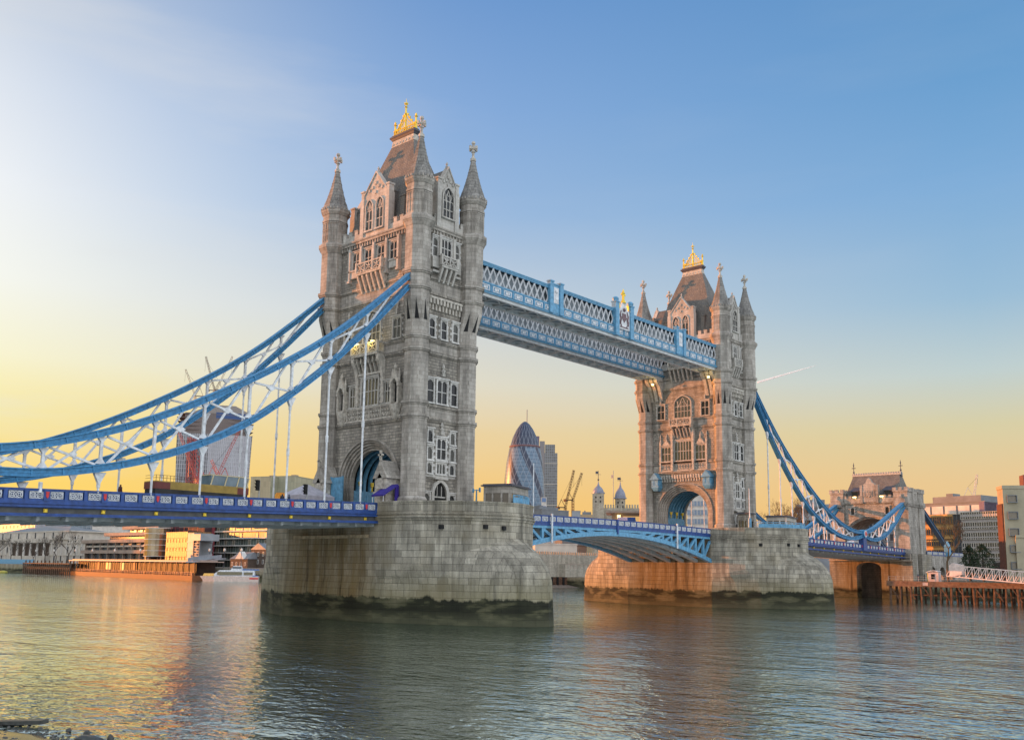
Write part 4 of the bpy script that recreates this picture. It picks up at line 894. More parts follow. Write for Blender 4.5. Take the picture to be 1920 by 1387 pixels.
# near shore: a strip of wet foreshore and the land behind the camera
m = MB(); k = 22; vs = []; fs = []
SH = [(20, -87), (40, -79), (50, -75.5), (54, -73.6), (57.5, -71.9), (60.5, -71.1), (63, -71.3), (66, -73.0), (70, -77), (82, -83), (110, -92), (160, -103), (300, -125)]
for x, y in SH: vs += [(x, y+1.2, -.25), (x, y-.6, .07), (x+1, y-8, .5), (x+6, y-40, 3.2), (x+10, y-400, 4.0)]
for i in range(len(SH)-1):
    for j in range(4): fs.append((5*i+j, 5*i+5+j, 5*i+6+j, 5*i+1+j))
m.add(vs, fs); tag(part('foreshore', m, plain('wet_mud', (.06, .052, .04), .16, var=.6, vs=2.5, spec=.8)), "wet muddy foreshore at the lower left edge of the river", kind='structure')
def rock(c, s, seed):
    rr = random.Random(seed); bm = bmesh.new(); bmesh.ops.create_icosphere(bm, subdivisions=2, radius=1)
    for v in bm.verts:
        q = 1+.28*(rr.random()-.5); v.co = Vector((v.co.x*s[0]*q, v.co.y*s[1]*q, max(-.5, v.co.z)*s[2]*q))
    mb = MB(Matrix.Translation(c) @ Matrix.Rotation(rr.random()*3, 4, 'Z')); mb.add([v.co[:] for v in bm.verts], [tuple(v.index for v in f.verts) for f in bm.faces]); bm.free(); return mb
rp = random.Random(21); m = MB()
for i in range(260):
    x, y, s = rp.uniform(55.5, 64), rp.uniform(-73.2, -70.6), rp.uniform(.02, .075); z = max(0, .07-(y+72.4)*.12)
    m.lathe([(s*.5, z-.03), (s, z+.01), (s*.8, z+s*.6), (.01, z+s*.8)], 6, x, y, rp.random()*3)
tag(part('shore_pebbles', m, plain('wet_pebble', (.06, .055, .045), .25, var=.7, vs=8)), 'small wet pebbles strewn on the muddy foreshore', kind='stuff')
ROCK = plain('wet_stone', (.045, .045, .04), .35, var=.4, vs=6)
for c, s, lab in (((60.6, -70.2, .06), (.16, .1, .1), "smallest dark wet stone poking from the water, left of the others"), ((62.0, -70.1, .08), (.13, .12, .17), "squarish dark wet stone poking from the shallows at the bottom left"), ((63.3, -70.6, .05), (.55, .4, .22), "largest wet stone, a low green-grey boulder at the bottom edge"), ((63.85, -70.0, .08), (.14, .12, .2), "small dark stone beside the low boulder at the bottom edge")):
    tag(part('shore_stone', rock(c, s, int(c[0]*100)), ROCK), lab, 'stone', 'stones in the shallows')
m = MB(); m.path([(55.6, -72.3, .02), (56.4, -71.75, .05), (57.2, -71.3, .12), (58.6, -70.35, .2)], .55, .16); tag(part('mud_ledge', m, ROCK), "low dark ledge of wet mud at the left bottom edge", 'ledge')
# ================================================================ gatehouse (north abutment)
def gatehouse():
    Y = 176.0; root = thing('gatehouse', "small stone gatehouse with steep roof and wide arch at the bridge's right end", 'gatehouse', (0, Y, 4))
    F = Matrix.Translation((0, Y, 0)); Fe = face(Y+6, math.pi/2, 9.9)
    w = MB(F); o = arch_pts(7.6, 17.0, 5.6)
    w.ext([(-10.4, 4), (-7.6, 4), (-7.6, 12.2), (7.6, 12.2), (7.6, 4), (10.4, 4), (10.4, 28), (-10.4, 28)], 0, 1) if False else None
    w.ext([(-10.6, 12.0), (-7.6, 12.0)]+o+[(7.6, 12.0), (9.8, 12.0), (9.8, 28.0), (-10.6, 28.0)], 0, 12)
    w.box(-10.9, 10.1, -.3, 12.3, 25.9, 26.3); w.box(-10.8, 10.8, -.2, 12.2, 20.0, 20.25) if False else None
    part('wall', w, M_['rubble'], root)
    a = MB(F)
    for k in range(3):
        h0, h1 = 7.62-.3*k, 7.3-.3*k; po, pi_ = arch_pts(h0, 17.0, 5.62-.3*k), arch_pts(h1, 17.0, 5.32-.3*k)
        a.ext([(-h0, 12)]+po+[(h0, 12), (h1, 12)]+pi_[::-1]+[(-h1, 12)], -.2+.3*k, 11.5)
    part('archway', a, M_['granite'], root)
    for sx in (-1, 1):                                        # corner turrets
        for y in (0, 8.6):
            t = MB(F); x0 = -9.4 if sx < 0 else 8.5; t.box(x0-2.0, x0+2.0, y-.5, y+4.0, 4, 25.6); t.box(x0-2.2, x0+2.2, y-.75, y+4.2, 25.6, 26.3)
            t.box(x0-1.9, x0+1.9, y-.4, y+3.9, 26.3, 29.2); t.box(x0-2.1, x0+2.1, y-.65, y+4.1, 28.9, 29.3)
            for k in (-1.6, 0, 1.6): t.box(x0+k-.5, x0+k+.5, y-.6, y, 29.3, 30.1); t.box(x0+k-.5, x0+k+.5, y+3.6, y+4.1, 29.3, 30.1)
            for k in (.2, 1.9, 3.4): t.box(x0-2.05, x0-1.6, y+k-.4, y+k+.4, 29.3, 30.1); t.box(x0+1.6, x0+2.05, y+k-.4, y+k+.4, 29.3, 30.1)
            t.box(x0-.25, x0+.35, y-.72, y-.3, 27.0, 28.2)
            for k in range(9): q = y-.3+k*.5; t.box(x0+sx*2.1-.3, x0+sx*2.1+.3, q-.13, q+.13, 24.9, 25.6)
            t.frust([(x0-2.4, y-1.1), (x0+2.4, y-1.1), (x0+2.4, y+4.2), (x0-2.4, y+4.2)], 4, [(x0-2.1, y-.7), (x0+2.1, y-.7), (x0+2.1, y+4.1), (x0-2.1, y+4.1)], 20) if y == 0 else None
            part('turret', t, M_['granite'], root)
            if y == 0:
                g = MB(F); g.ext([(x0-1.5, 25.0), (x0+1.5, 25.0), (x0+1.5, 26.6), (x0, 27.6), (x0-1.5, 26.6)], -1.4, -.5); part('chain_hood', g, M_['granite'], root)
    w = MB(F); w.box(9.9, 10.2, 3.4, 8.7, 4, 29.2); w.box(10.2, 10.6, 3.3, 8.7, 25.6, 26.3)
    for k in range(10): w.box(10.2, 10.5, 3.5+k*.5, 3.76+k*.5, 24.9, 25.6)
    for k in range(4): w.box(9.5, 10.3, 3.6+k*1.35, 4.3+k*1.35, 29.2, 30.0)
    part('side_wall', w, M_['granite'], root)
    for a_, b_ in ((-7.4, -2.3), (2.3, 7.4)): p = MB(F); crenels(p, a_, b_, 26.3, 28.2, 4, .5); part('parapet', p, M_['granite'], root)
    g = MB(F); g.ext([(-2.2, 26.3), (-2.2, 30.6), (-1.7, 30.7), (-1.5, 31.4), (-.9, 31.7), (-.6, 32.5), (0, 33.1), (.6, 32.5), (.9, 31.7), (1.5, 31.4), (1.7, 30.7), (2.2, 30.6), (2.2, 26.3)], -.5, .5)
    for x in (-2.2, 2.2): g.box(x-.35, x+.35, -.65, .5, 26.0, 31.1)
    for x in (-1.4, -.7, 0, .7, 1.4): g.box(x-.2, x+.2, -.65, -.4, 27.8, 29.4)
    g.ext([(-.6, 29.0), (.6, 29.0), (.6, 28.3), (0, 27.5), (-.6, 28.3)], -.72, -.4); part('gable', g, M_['granite'], root)
    r = MB(F); r.loft([[(-8.2, .6, 26.8), (8.2, .6, 26.8), (8.2, 11.6, 26.8), (-8.2, 11.6, 26.8)], [(-7.2, 3.4, 31), (7.2, 3.4, 31), (7.2, 8.8, 31), (-7.2, 8.8, 31)], [(-6.6, 5.3, 34.2), (6.6, 5.3, 34.2), (6.6, 6.9, 34.2), (-6.6, 6.9, 34.2)]])
    rf = part('roof', r, M_['slate'], root)
    r = MB(F); r.box(-6.9, 6.9, 5.2, 7.0, 34.2, 34.7)
    for i in range(20): x = -6.7+i*13.4/19; r.box(x-.16, x+.16, 5.4, 6.8, 34.7, 35.1)
    part('ridge_crest', r, M_['carved'], rf)
    for x in (-6.7, 6.7):
        f = MB(F); f.lathe([(.5, 33.6), (.3, 34.6), (.16, 35.2), (.3, 35.5), (.1, 35.8), (.1, 37.2), (.2, 37.4), (.02, 38.4)], 6, x, 6.1); f.box(x-.55, x+.55, 6.03, 6.17, 36.6, 36.8); part('finial', f, M_['lead'], rf)
    for x in (-4.6, 4.6):
        d = MB(F); d.box(x-1.0, x+1.0, .9, 3.0, 27.6, 29.6); d.add([(x-1.3, .5, 29.6), (x+1.3, .5, 29.6), (x+1.2, 3.4, 30.9), (x-1.2, 3.4, 30.9), (x-1.3, .5, 29.4), (x+1.3, .5, 29.4), (x+1.2, 3.4, 30.7), (x-1.2, 3.4, 30.7)], [(0, 1, 2, 3), (7, 6, 5, 4), (0, 4, 5, 1), (1, 5, 6, 2), (2, 6, 7, 3), (3, 7, 4, 0)])
        dm = part('dormer', d, M_['lead'], rf); d = MB(F); d.box(x-.8, x+.8, .85, .95, 27.8, 29.3); part('pane', d, M_['glass'], dm)
    for x in (-5.0, 4.7): window(F, x, 23.0, 24.9, .5, 1, root, quoin=True)
    for q in (-3.5, 0, 3.5): window(Fe, q, 27.0, 28.4, .5, 1, root, quoin=False); window(Fe, q, 20.0, 22.0, .5, 1, root, quoin=False)
    for x in (-4.0, 3.6):
        l = MB(F); l.bar((x, -.3, 27.4), (x, -1.0, 27.9), .1, .1); l.box(x-.45, x+.45, -1.15, -.85, 27.6, 27.9); part('lamp', l, M_['lamp'], root)
    for sx in (-1, 1):
        if sx > 0: continue
        b = MB(F); b.box(sx*10.9-1.2, sx*10.9+1.2, 1.5, 4.0, 4, 19); b.box(sx*10.9-1.2, sx*10.9+1.2, 7.5, 10.0, 4, 19)
        for y in (1.5, 7.5): b.add([(sx*10.9-1.2, y, 19), (sx*10.9+1.2, y, 19), (sx*10.9+1.2, y+2.5, 19), (sx*10.9-1.2, y+2.5, 19), (sx*9.9, y, 20.6), (sx*9.9, y+2.5, 20.6)], [(0, 1, 4), (1, 2, 5, 4), (2, 3, 5), (0, 4, 5, 3)])
        part('buttress', b, M_['granite'], root)
    # base with its river arch
    b = MB(F); o = arch_pts(3.4, 8.0, 1.6)
    b.ext([(-11.6, -1), (-3.9, -1), (-3.9, 3.6), (-3.9, 8.0)]+[(x-.5, z) for x, z in o]+[(2.9, 3.6), (2.9, -1), (11.4, -1), (11.4, 12.0), (-11.6, 12.0)], -1.8, 1.6); b.box(-11.6, 11.4, 6, 14, -1, 12); b.box(-11.8, 11.6, -2.0, -1.6, -1, 3.4) if False else None
    part('base', b, M_['bank'], root)
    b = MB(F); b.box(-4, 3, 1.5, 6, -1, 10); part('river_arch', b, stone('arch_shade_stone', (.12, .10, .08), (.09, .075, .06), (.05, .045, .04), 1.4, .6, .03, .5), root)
    b = MB(F); b.box(-11.4, 11.6, -3.0, -1.85, 10.0, 10.2)
    for x in (-9, -4.5, 0, 4.5, 9, 11.3): b.box(x-.07, x+.07, -2.95, -2.8, 10.2, 12.0)
    b.box(-11.4, 11.6, -2.95, -2.88, 11.0, 11.08); part('gantry', b, plain('gantry_paint', (.45, .38, .3), .6), root)
gatehouse()
# masonry approach viaduct behind the gatehouse
t = thing('approach_viaduct', "arched stone approach viaduct with blue parapet to the right of the gatehouse", 'viaduct', (0, 200, 4)); m = MB(Matrix.Translation((10.4, 0, 0)) @ Matrix.Rotation(math.pi/2, 4, 'Z'))
pts = [(188, 4)]
for yc in (193, 201, 209): pts += [(yc-2.6, 4)]+[(yc+a, b) for a, b in arch_pts(2.6, 6.5, 2.2, 8)]+[(yc+2.6, 4)]
m.ext(pts+[(222, 4), (222, 11.8), (188, 11.8)], -.2, 12); part('wall', m, M_['granite'], t)
m = MB(); m.box(10.2, 10.5, 188, 222, 11.8, 13.0); pp = part('parapet', m, M_['deep_blue'], t)
m = MB()
for i in range(7): m.box(10.5, 10.56, 189+i*4.8, 192.8+i*4.8, 12.1, 12.8)
part('parapet_panel', m, M_['pale_grey'], pp)
t = thing('blue_pylon', "light blue iron pylon at the foot of the land tie right of the gatehouse", 'pylon', (10.8, 206, 11.8)); m = MB(); m.box(10.1, 11.5, 205, 206.6, 11.8, 14.6); m.frust([(10.0, 204.9), (11.6, 204.9), (11.6, 206.7), (10.0, 206.7)], 14.6, [(10.7, 205.7), (10.9, 205.7), (10.9, 205.9), (10.7, 205.9)], 16.2); part('casing', m, M_['sky_blue'], t)
# ================================================================ jetty, gangway
t = thing('timber_jetty', "brown timber jetty on piles at the right edge, in front of the gatehouse", 'jetty', (30, 147, 0)); WOOD = plain('old_timber', (.10, .058, .036), .85, var=.5, vs=1.2); TOPD = plain('jetty_planks', (.16, .09, .055), .8, var=.35, vs=2)
m = MB(); m.box(16, 62, 143, 151, 4.6, 4.9); m.box(15.8, 62, 142.8, 143.0, 3.7, 4.95); m.box(15.8, 16.0, 143, 151, 3.7, 4.95); part('deck', m, TOPD, t)
m = MB(); m.box(24.2, 25.4, 142.7, 142.8, 4.0, 4.7); part('notice_board', m, plain('pale_board', (.5, .36, .3), .6), t)
m = MB()
for i in range(24): x = 16.5+i*1.9; m.bar((x, 143.3, 3.7), (x+1.9, 143.3, .8), .22, .22) if i % 4 in (0, 2) else None
for z in (1.6,): m.box(16, 62, 144.2, 144.5, z, z+.3)
m.box(16, 62, 149.5, 150, 0, 3.8) if False else None
part('cross_brace', m, WOOD, t)
for i in range(19):
    x = 16.6+i*2.3
    for y in (143.4, 147, 150.5):
        q = MB(); q.cyl((x+.3*math.sin(i*5+y), y, -1.5), (x, y, 4.6), .3 if (i+int(y)) % 2 else .24, n=7); part('pile', q, WOOD, t)
m = MB()
for i in range(11): x = 16.2+i*1.75; m.bar((x, 143.1, 4.9), (x, 143.1, 6.0), .06, .06)
for z in (5.45, 6.0): m.bar((16.2, 143.1, z), (33.7, 143.1, z), .05, .05)
part('railing', m, M_['pale_grey'], t)
t = thing('gangway', "pink-lit white truss gangway sloping down to the right edge from the jetty", 'gangway', (40, 141.5, 5)); m = MB()
GW = plain('gangway_paint', (.62, .5, .44), .5)
def gp(s, dz, y): return (30.2+s*21, y, 8.2-1.7*s+dz)
for y in (140.6, 142.4):
    m.bar(gp(.06, .55, y), gp(1, .55, y), .16, .2); m.bar(gp(0, -1.9, y), gp(1, -1.9, y), .18, .22)
    n = 15
    for i in range(n):
        a = i/n; m.bar(gp(a, -1.9, y), gp(a+.5/n+.03, .55, y), .13, .13); m.bar(gp(a+.5/n+.03, .55, y), gp(a+1/n, -1.9, y), .13, .13)
part('truss', m, GW, t); m = MB(); m.bar(gp(0, -1.85, 141.5), gp(1, -1.85, 141.5), 1.7, .12); part('walkway_floor', m, TOPD, t)
m = MB(); m.loft([[(31.0, 140.4+.0, 6.2), (31.0, 142.6, 6.2), (31.0, 142.6, 8.6), (31.0, 140.4, 8.6)], [(31.6, 140.4, 6.2), (31.6, 142.6, 6.2), (31.6, 142.6, 9.2), (31.6, 140.4, 9.2)], [(33.6, 140.4, 6.6), (33.6, 142.6, 6.6), (33.6, 142.6, 8.8), (33.6, 140.4, 8.8)]]); part('entrance_hood', m, GW, t)
m = MB(); m.box(48.2, 49.6, 140.4, 140.5, 6.0, 7.0); part('notice_board', m, M_['white'], t)
t = thing('ticket_booth', "small curved-roof ticket booth with a yellow end on the jetty", 'booth', (26, 145.4, 4.9)); m = MB(); m.box(24.9, 27.2, 144.6, 146.6, 4.9, 7.1); part('wall', m, plain('booth_panel', (.5, .42, .4), .5), t)
m = MB(); m.path([(24.5, 145.6, 7.0), (25.3, 145.6, 7.35), (26.2, 145.6, 7.45), (27.2, 145.6, 7.3)], 2.4, .14); part('roof', m, M_['white'], t); m = MB(); m.box(24.75, 24.9, 144.6, 146.4, 4.95, 6.9); part('yellow_end', m, plain('yellow_panel', (.7, .5, .03), .5), t)
m = MB(); m.box(25.6, 26.4, 144.5, 144.6, 5.5, 6.7); part('pane', m, M_['glass'], t)
# ================================================================ things on the piers and deck
def cabin(x, y, z, lx, ly, h, label, rz=0, col='granite'):
    t = thing('control_cabin', label, 'cabin', (x, y, z), rz, 'control cabins on the piers'); m = MB(); w = M_[col]
    m.box(-lx, lx, -ly, ly, 0, .9); m.box(-lx, lx, -ly, ly, 2.3, h)
    for a in (-lx, lx-.3): 
        for b in (-ly, ly-.3): m.box(a, a+.3, b, b+.3, .9, 2.3)
    for a in (-lx/3, lx/3): m.box(a-.12, a+.12, -ly, -ly+.2, .9, 2.3); m.box(a-.12, a+.12, ly-.2, ly, .9, 2.3)
    m.box(lx-.2, lx, -.12, .12, .9, 2.3); part('wall', m, w, t, off=False)
    m = MB(); m.box(-lx-.3, lx+.3, -ly-.3, ly+.3, h, h+.16); m.box(-lx-.1, lx+.1, -ly-.1, ly+.1, h+.16, h+.3); part('roof', m, M_['lead'], t, off=False)
    m = MB(); m.box(-lx+.1, lx-.1, -ly+.1, ly-.1, .9, 2.3); part('pane', m, M_['sky_warmed_glass'], t, off=False)
    return t
cabin(17.2, 4.6, 14.1, 1.9, 3.2, 3.2, "grey control cabin on the nearer pier, in front of the bullet-shaped tower", R(20))
cabin(17.6, NS+2, 14.1, 1.9, 4.0, 3.0, "long low pale control cabin on the farther pier", R(12), 'portland')
cabin(12.6, NS-3.0, 14.1, 1.1, 1.3, 3.6, "small square control hut lit orange beside the farther tower's right foot", 0, 'rubble')
def pier_rail(pts, label):
    t = thing('safety_railing', label, 'railing', (pts[0][0], pts[0][1], 14), group='light blue pier railings'); m = MB()
    for (a, b), (c, d) in zip(pts, pts[1:]):
        L_ = math.hypot(c-a, d-b); n = max(2, int(L_/.35))
        for z in (14.9, 15.9): m.bar((a, b, z), (c, d, z), .07, .08)
        for i in range(n): q = i/n; m.bar((a+(c-a)*q, b+(d-b)*q, 14.8), (a+(c-a)*q, b+(d-b)*q, 15.9), .06 if i % 4 else .14, .05 if i % 4 else .14)
    part('bars', m, M_['sky_blue'], t); m = MB()
    for (a, b), (c, d) in zip(pts, pts[1:]): m.bar((a, b, 15.25), (c, d, 15.25), .04, .7)
    part('mesh_infill', m, M_['sky_blue'], t)
def upx(Y, i0, i1): p = pier_plan(); return [(p[i][0]-.5, Y+p[i][1]*.95) for i in range(i0, i1)]
pier_rail(upx(0, 7, 12), "light blue safety railing on the right rim of the nearer pier")
pier_rail(upx(NS, 3, 12), "light blue safety railing along the rim of the farther pier")
t = thing('signal_post', "light blue signal post with red light box on the nearer pier beside the tower", 'post', (12.3, 4.0, 14)); m = MB(); m.cyl((12.3, 4, 14), (12.3, 4, 17.3), .14, .09); m.bar((11.7, 4, 17.2), (12.9, 4, 17.2), .09, .09); m.box(11.6, 11.8, 3.9, 4.1, 16.9, 17.4); m.box(12.8, 13.0, 3.9, 4.1, 16.9, 17.5); part('pole', m, M_['sky_blue'], t)
t = thing('flag_pole', "white flagpole on a blue base beside the farther tower", 'flagpole', (14.5, NS-5, 14)); m = MB(); m.cyl((14.5, NS-5, 16.4), (14.5, NS-5, 22.5), .11, .07); part('pole', m, M_['white'], t); m = MB(); m.cyl((14.5, NS-5, 14), (14.5, NS-5, 16.8), .4, .3); part('base', m, M_['sky_blue'], t)
t = thing('mast', "thin white mast on the nearer pier in front of the bullet-shaped tower", 'mast', (20.3, 6.5, 14)); m = MB(); m.cyl((20.3, 6.5, 14), (20.3, 6.5, 20.6), .09, .06); part('pole', m, M_['white'], t)
# open-top bus
t = thing('open_top_bus', "yellow and maroon open-top bus on the left deck", 'bus', (1.5, -31, 13.1)); ys, ye = -37.0, -25.2; YB = plain('bus_yellow', (.36, .24, .05), .5); CB = plain('bus_cream', (.62, .52, .3), .45); MR = plain('bus_maroon', (.16, .03, .025), .4)
m = MB(); m.box(.2, 2.7, ys, ye, 13.2, 14.3); part('lower_body', m, CB, t); m = MB(); m.box(.25, 2.65, ys+.1, ye-.1, 14.3, 15.0); part('lower_window_band', m, M_['glass'], t)
m = MB(); m.box(.2, 2.7, ys+1.8, ye-1.5, 15.0, 15.75); m.box(.2, 2.7, ys, ye, 15.75, 15.86); part('upper_body', m, YB, t); [part('end_panel', MB().box(.19, 2.71, a, b, 15.0, 15.75), MR, t) for a, b in ((ys, ys+1.8), (ye-1.5, ye))]
m = MB()
for a in range(12): y = ys+.1+a*.42; m.bar((2.65, y, 15.86), (2.65, y, 16.5), .04, .04)
for z in (16.2, 16.5): m.bar((2.65, ys+.1, z), (2.65, ys+5, z), .04, .04); m.bar((.25, ys+.1, z), (2.65, ys+.1, z), .04, .04)
part('railing', m, plain('bus_rail', (.12, .06, .04), .5), t)
m = MB(); m.box(.3, 2.6, ye-5, ye-.2, 16.95, 17.05); m.box(.3, 2.6, ye-5, ye-.25, 15.86, 16.95); part('canopy', m, plain('canopy_glass', (.10, .16, .2), .15, spec=.8), t)
m = MB()
for y in (ye-5, ye-3.2, ye-1.6, ye-.25): m.bar((2.62, y, 15.86), (2.62, y+.3, 17.0), .1, .12)
m.box(.28, 2.64, ye-5.1, ye-.1, 17.0, 17.1); part('canopy_frame', m, CB, t)
for y in (ys+2.2, ye-3): m = MB(); m.cyl((2.4, y, 13.55), (2.75, y, 13.55), .5, n=12); m.cyl((.15, y, 13.55), (.5, y, 13.55), .5, n=12); part('wheel', m, M_['dark'], t)
# tent and works
t = thing('marquee', "white peaked marquee tent behind the blue parapet, left of the nearer tower", 'tent', (-7, -9.8, 13.6)); m = MB(); m.frust([(-9.4, -12.8), (-4.6, -12.8), (-4.6, -6.8), (-9.4, -6.8)], 16.2, [(-7.1, -9.9), (-6.9, -9.9), (-6.9, -9.7), (-7.1, -9.7)], 17.9); m.box(-9.4, -4.6, -12.8, -6.8, 15.6, 16.2); part('roof', m, plain('tent_canvas', (.40, .38, .42), .7), t)
m = MB(); [m.cyl((x, y, 13.5), (x, y, 16), .07) for x in (-9.3, -4.7) for y in (-12.7, -6.9)]; part('pole', m, M_['white'], t)
for x, y, lab in ((6.6, -19.6, "traffic light facing right in front of the white marquee"), (6.6, -26.3, "traffic light near the front end of the open-top bus")):
    t = thing('traffic_light', lab, 'traffic light', (x, y, 13.2), group='traffic lights on the deck'); m = MB(); m.cyl((x, y, 13.1), (x, y, 16.5), .07); part('pole', m, M_['pale_grey'], t)
    m = MB(); m.box(x-.18, x+.18, y-.4, y-.07, 15.3, 16.5); part('signal_head', m, M_['dark'], t)
    for k in range(3): m = MB(); m.add([(x-.17, y-.62, 15.75+k*.36), (x+.17, y-.62, 15.75+k*.36), (x+.17, y-.38, 15.8+k*.36), (x-.17, y-.38, 15.8+k*.36), (x-.17, y-.4, 15.6+k*.36), (x+.17, y-.4, 15.6+k*.36)], [(0, 1, 2, 3), (0, 3, 4), (1, 5, 2), (0, 4, 5, 1), (3, 2, 5, 4)]); part('visor', m, M_['dark'], t)
t = thing('orange_cabinet', "small glowing orange work cabinet behind the parapet beside the marquee", 'cabinet', (-6.2, -14.6, 13.4)); m = MB(); m.box(-6.7, -5.7, -15.1, -14.1, 13.4, 16.2); m.box(-6.6, -5.8, -15.0, -14.2, 16.2, 16.35); part('case', m, plain('orange_plastic', (.75, .30, .03), .5), t)
t = thing('white_van', "white van on the right-hand deck just before the gatehouse, its roof above the parapet", 'van', (4.5, 152, 12.3)); m = MB()
m.loft([[(3.5, 149, 12.8), (5.6, 149, 12.8), (5.6, 155, 12.8), (3.5, 155, 12.8)], [(3.5, 149, 13.6), (5.6, 149, 13.6), (5.6, 155, 13.8), (3.5, 155, 13.8)], [(3.65, 150.2, 14.8), (5.45, 150.2, 14.8), (5.45, 154.9, 14.9), (3.65, 154.9, 14.9)]]); part('body', m, M_['white'], t)
m = MB(); m.box(5.52, 5.6, 150.4, 152, 13.7, 14.4); part('pane', m, M_['glass'], t)
for y in (150, 153.8): m = MB(); m.cyl((3.4, y, 12.75), (5.7, y, 12.75), .38, n=12); part('wheel', m, M_['dark'], t)
# people: one continuous body each, shared mesh
def person_mesh():
    bm = bmesh.new(); J = {}
    P = [('pel', (0, 0, .95), .15), ('ch', (0, 0, 1.3), .17), ('nk', (0, 0, 1.5), .07), ('hd', (0, .02, 1.62), .1), ('tp', (0, .01, 1.72), .08), ('sl', (-.2, 0, 1.42), .07), ('el', (-.27, -.03, 1.15), .05), ('hl', (-.26, .06, .9), .045), ('sr', (.2, 0, 1.42), .07), ('er', (.27, -.03, 1.15), .05), ('hr', (.26, .06, .9), .045), ('kl', (-.1, .05, .5), .075), ('fl', (-.1, -.03, .06), .06), ('tl', (-.1, .14, .04), .045), ('kr', (.1, -.02, .5), .075), ('fr', (.1, -.12, .06), .06), ('tr', (.1, .05, .04), .045)]
    for k, c, r in P: J[k] = bm.verts.new(c)
    for a, b in (('pel', 'ch'), ('ch', 'nk'), ('nk', 'hd'), ('hd', 'tp'), ('ch', 'sl'), ('sl', 'el'), ('el', 'hl'), ('ch', 'sr'), ('sr', 'er'), ('er', 'hr'), ('pel', 'kl'), ('kl', 'fl'), ('fl', 'tl'), ('pel', 'kr'), ('kr', 'fr'), ('fr', 'tr')): bm.edges.new((J[a], J[b]))
    me = bpy.data.meshes.new('person'); bm.to_mesh(me); bm.free(); return me, P
pm, PP = person_mesh()
o = bpy.data.objects.new('person_src', pm); COL.objects.link(o); o.modifiers.new('s', 'SKIN')
for i, (k, c, r) in enumerate(PP): pm.skin_vertices[0].data[i].radius = (r, r); pm.skin_vertices[0].data[i].use_root = (i == 0)
sb = o.modifiers.new('d', 'SUBSURF'); sb.levels = 1
dg = bpy.context.evaluated_depsgraph_get(); me0 = bpy.data.meshes.new_from_object(o.evaluated_get(dg)); bpy.data.objects.remove(o)
CL = [plain('coat_%d' % i, c, .8) for i, c in enumerate(((.03, .03, .04), (.10, .035, .03), (.04, .06, .10), (.12, .10, .08)))]
PM = []
for c in CL: q = me0.copy(); q.materials.clear(); q.materials.append(c); q.name = 'person'; PM.append(q)
PL = [(8.6, 58, 13.35, 0, "person in dark coat, alone on the far drawbridge half nearest the middle"), (8.5, 60.2, 13.3, 1, "person in dark red coat on the far drawbridge half"), (8.4, 64.5, 13.2, 2, "person in navy coat among the group on the drawbridge left of the far arch"), (8.7, 65.8, 13.2, 0, "person in black coat among the group on the drawbridge left of the far arch"), (8.3, 67.2, 13.2, 3, "person in brown coat among the group on the drawbridge left of the far arch"),
      (7.5, -43.2, 13.0, 1, "person in dark red coat walking on the left deck behind the blue parapet"), (7.9, -24.0, 13.3, 0, "person in black coat by the traffic light near the bus"), (8.1, -23.2, 13.3, 2, "person in navy coat by the traffic light near the bus"),
      (22.5, 145, 4.9, 2, "person in navy coat at the railing on the timber jetty"), (23.6, 146, 4.9, 0, "person in black coat at the railing on the timber jetty"), (28.4, 145.2, 4.9, 3, "person in brown coat right of the ticket booth on the jetty"), (29.2, 145.6, 4.9, 0, "person in black coat at the foot of the pink gangway")]
for i, (x, y, z, k, lab) in enumerate(PL):
    o = bpy.data.objects.new('person', PM[k]); COL.objects.link(o); o.location = (x, y, z); o.rotation_euler = (0, 0, i*1.3); tag(o, lab, 'person', 'people on the bridge and jetty')
# ================================================================ city behind
GZ = 5.0
def gp2(u, d): p = at(u, 1050, d); return Vector((p.x, p.y, 0))
def gy(u, Y):
    p = at(u, 1050, 100); k = (Y-CAM.y)/(p.y-CAM.y); q = CAM+(p-CAM)*k; return Vector((q.x, q.y, 0))
def zy(u, v, Y): q = gy(u, Y); return zat(u, v, math.hypot(q.x-CAM.x, q.y-CAM.y))
def zat(u, v, d): return at(u, v, d).z
def curtain(name, glass, frame, bw, bh, ms=.12, rough=.15, spec=.7, var=.4):
    m, nt, p = newmat(name); t, s, uv = wallcoord(nt)
    b = nd(nt, 'ShaderNodeTexBrick', {'Vector': uv, 'Color1': (*glass, 1), 'Color2': (*[c*(1-var) for c in glass], 1), 'Mortar': (*frame, 1), 'Scale': 1.0, 'Mortar Size': ms, 'Brick Width': bw, 'Row Height': bh}, offset=0.0)
    nt.links.new(b.outputs[0], p.inputs['Base Color']); p.inputs['Specular IOR Level'].default_value = spec
    nt.links.new(nd(nt, 'ShaderNodeMapRange', {0: b.outputs[1], 3: rough, 4: .6}).outputs[0], p.inputs['Roughness']); return m
W_ = dict(white=plain('white_render', (.55, .52, .47), .8, vs=.4), stone=plain('pale_stone', (.46, .42, .36), .85, vs=.3), conc=plain('brown_concrete', (.30, .235, .19), .85, vs=.4), grey=plain('grey_panel', (.26, .28, .30), .5, vs=.3), tan=plain('tan_panel', (.40, .30, .18), .7, vs=.3),
          brick=plain('dark_brick', (.09, .065, .05), .9, vs=.6), ochre=plain('ochre_cladding', (.34, .17, .05), .45, vs=.3), roofg=plain('grey_roof', (.16, .17, .18), .6, vs=.3), mauve=plain('mauve_panel', (.16, .12, .17), .6))
FG = plain('far_glass', (.05, .06, .07), .15, var=.5, vs=.15, spec=.8); LG = plain('lit_glass', (.3, .2, .08), .3, var=.5, vs=.2, emit=((1, .6, .2), .35))
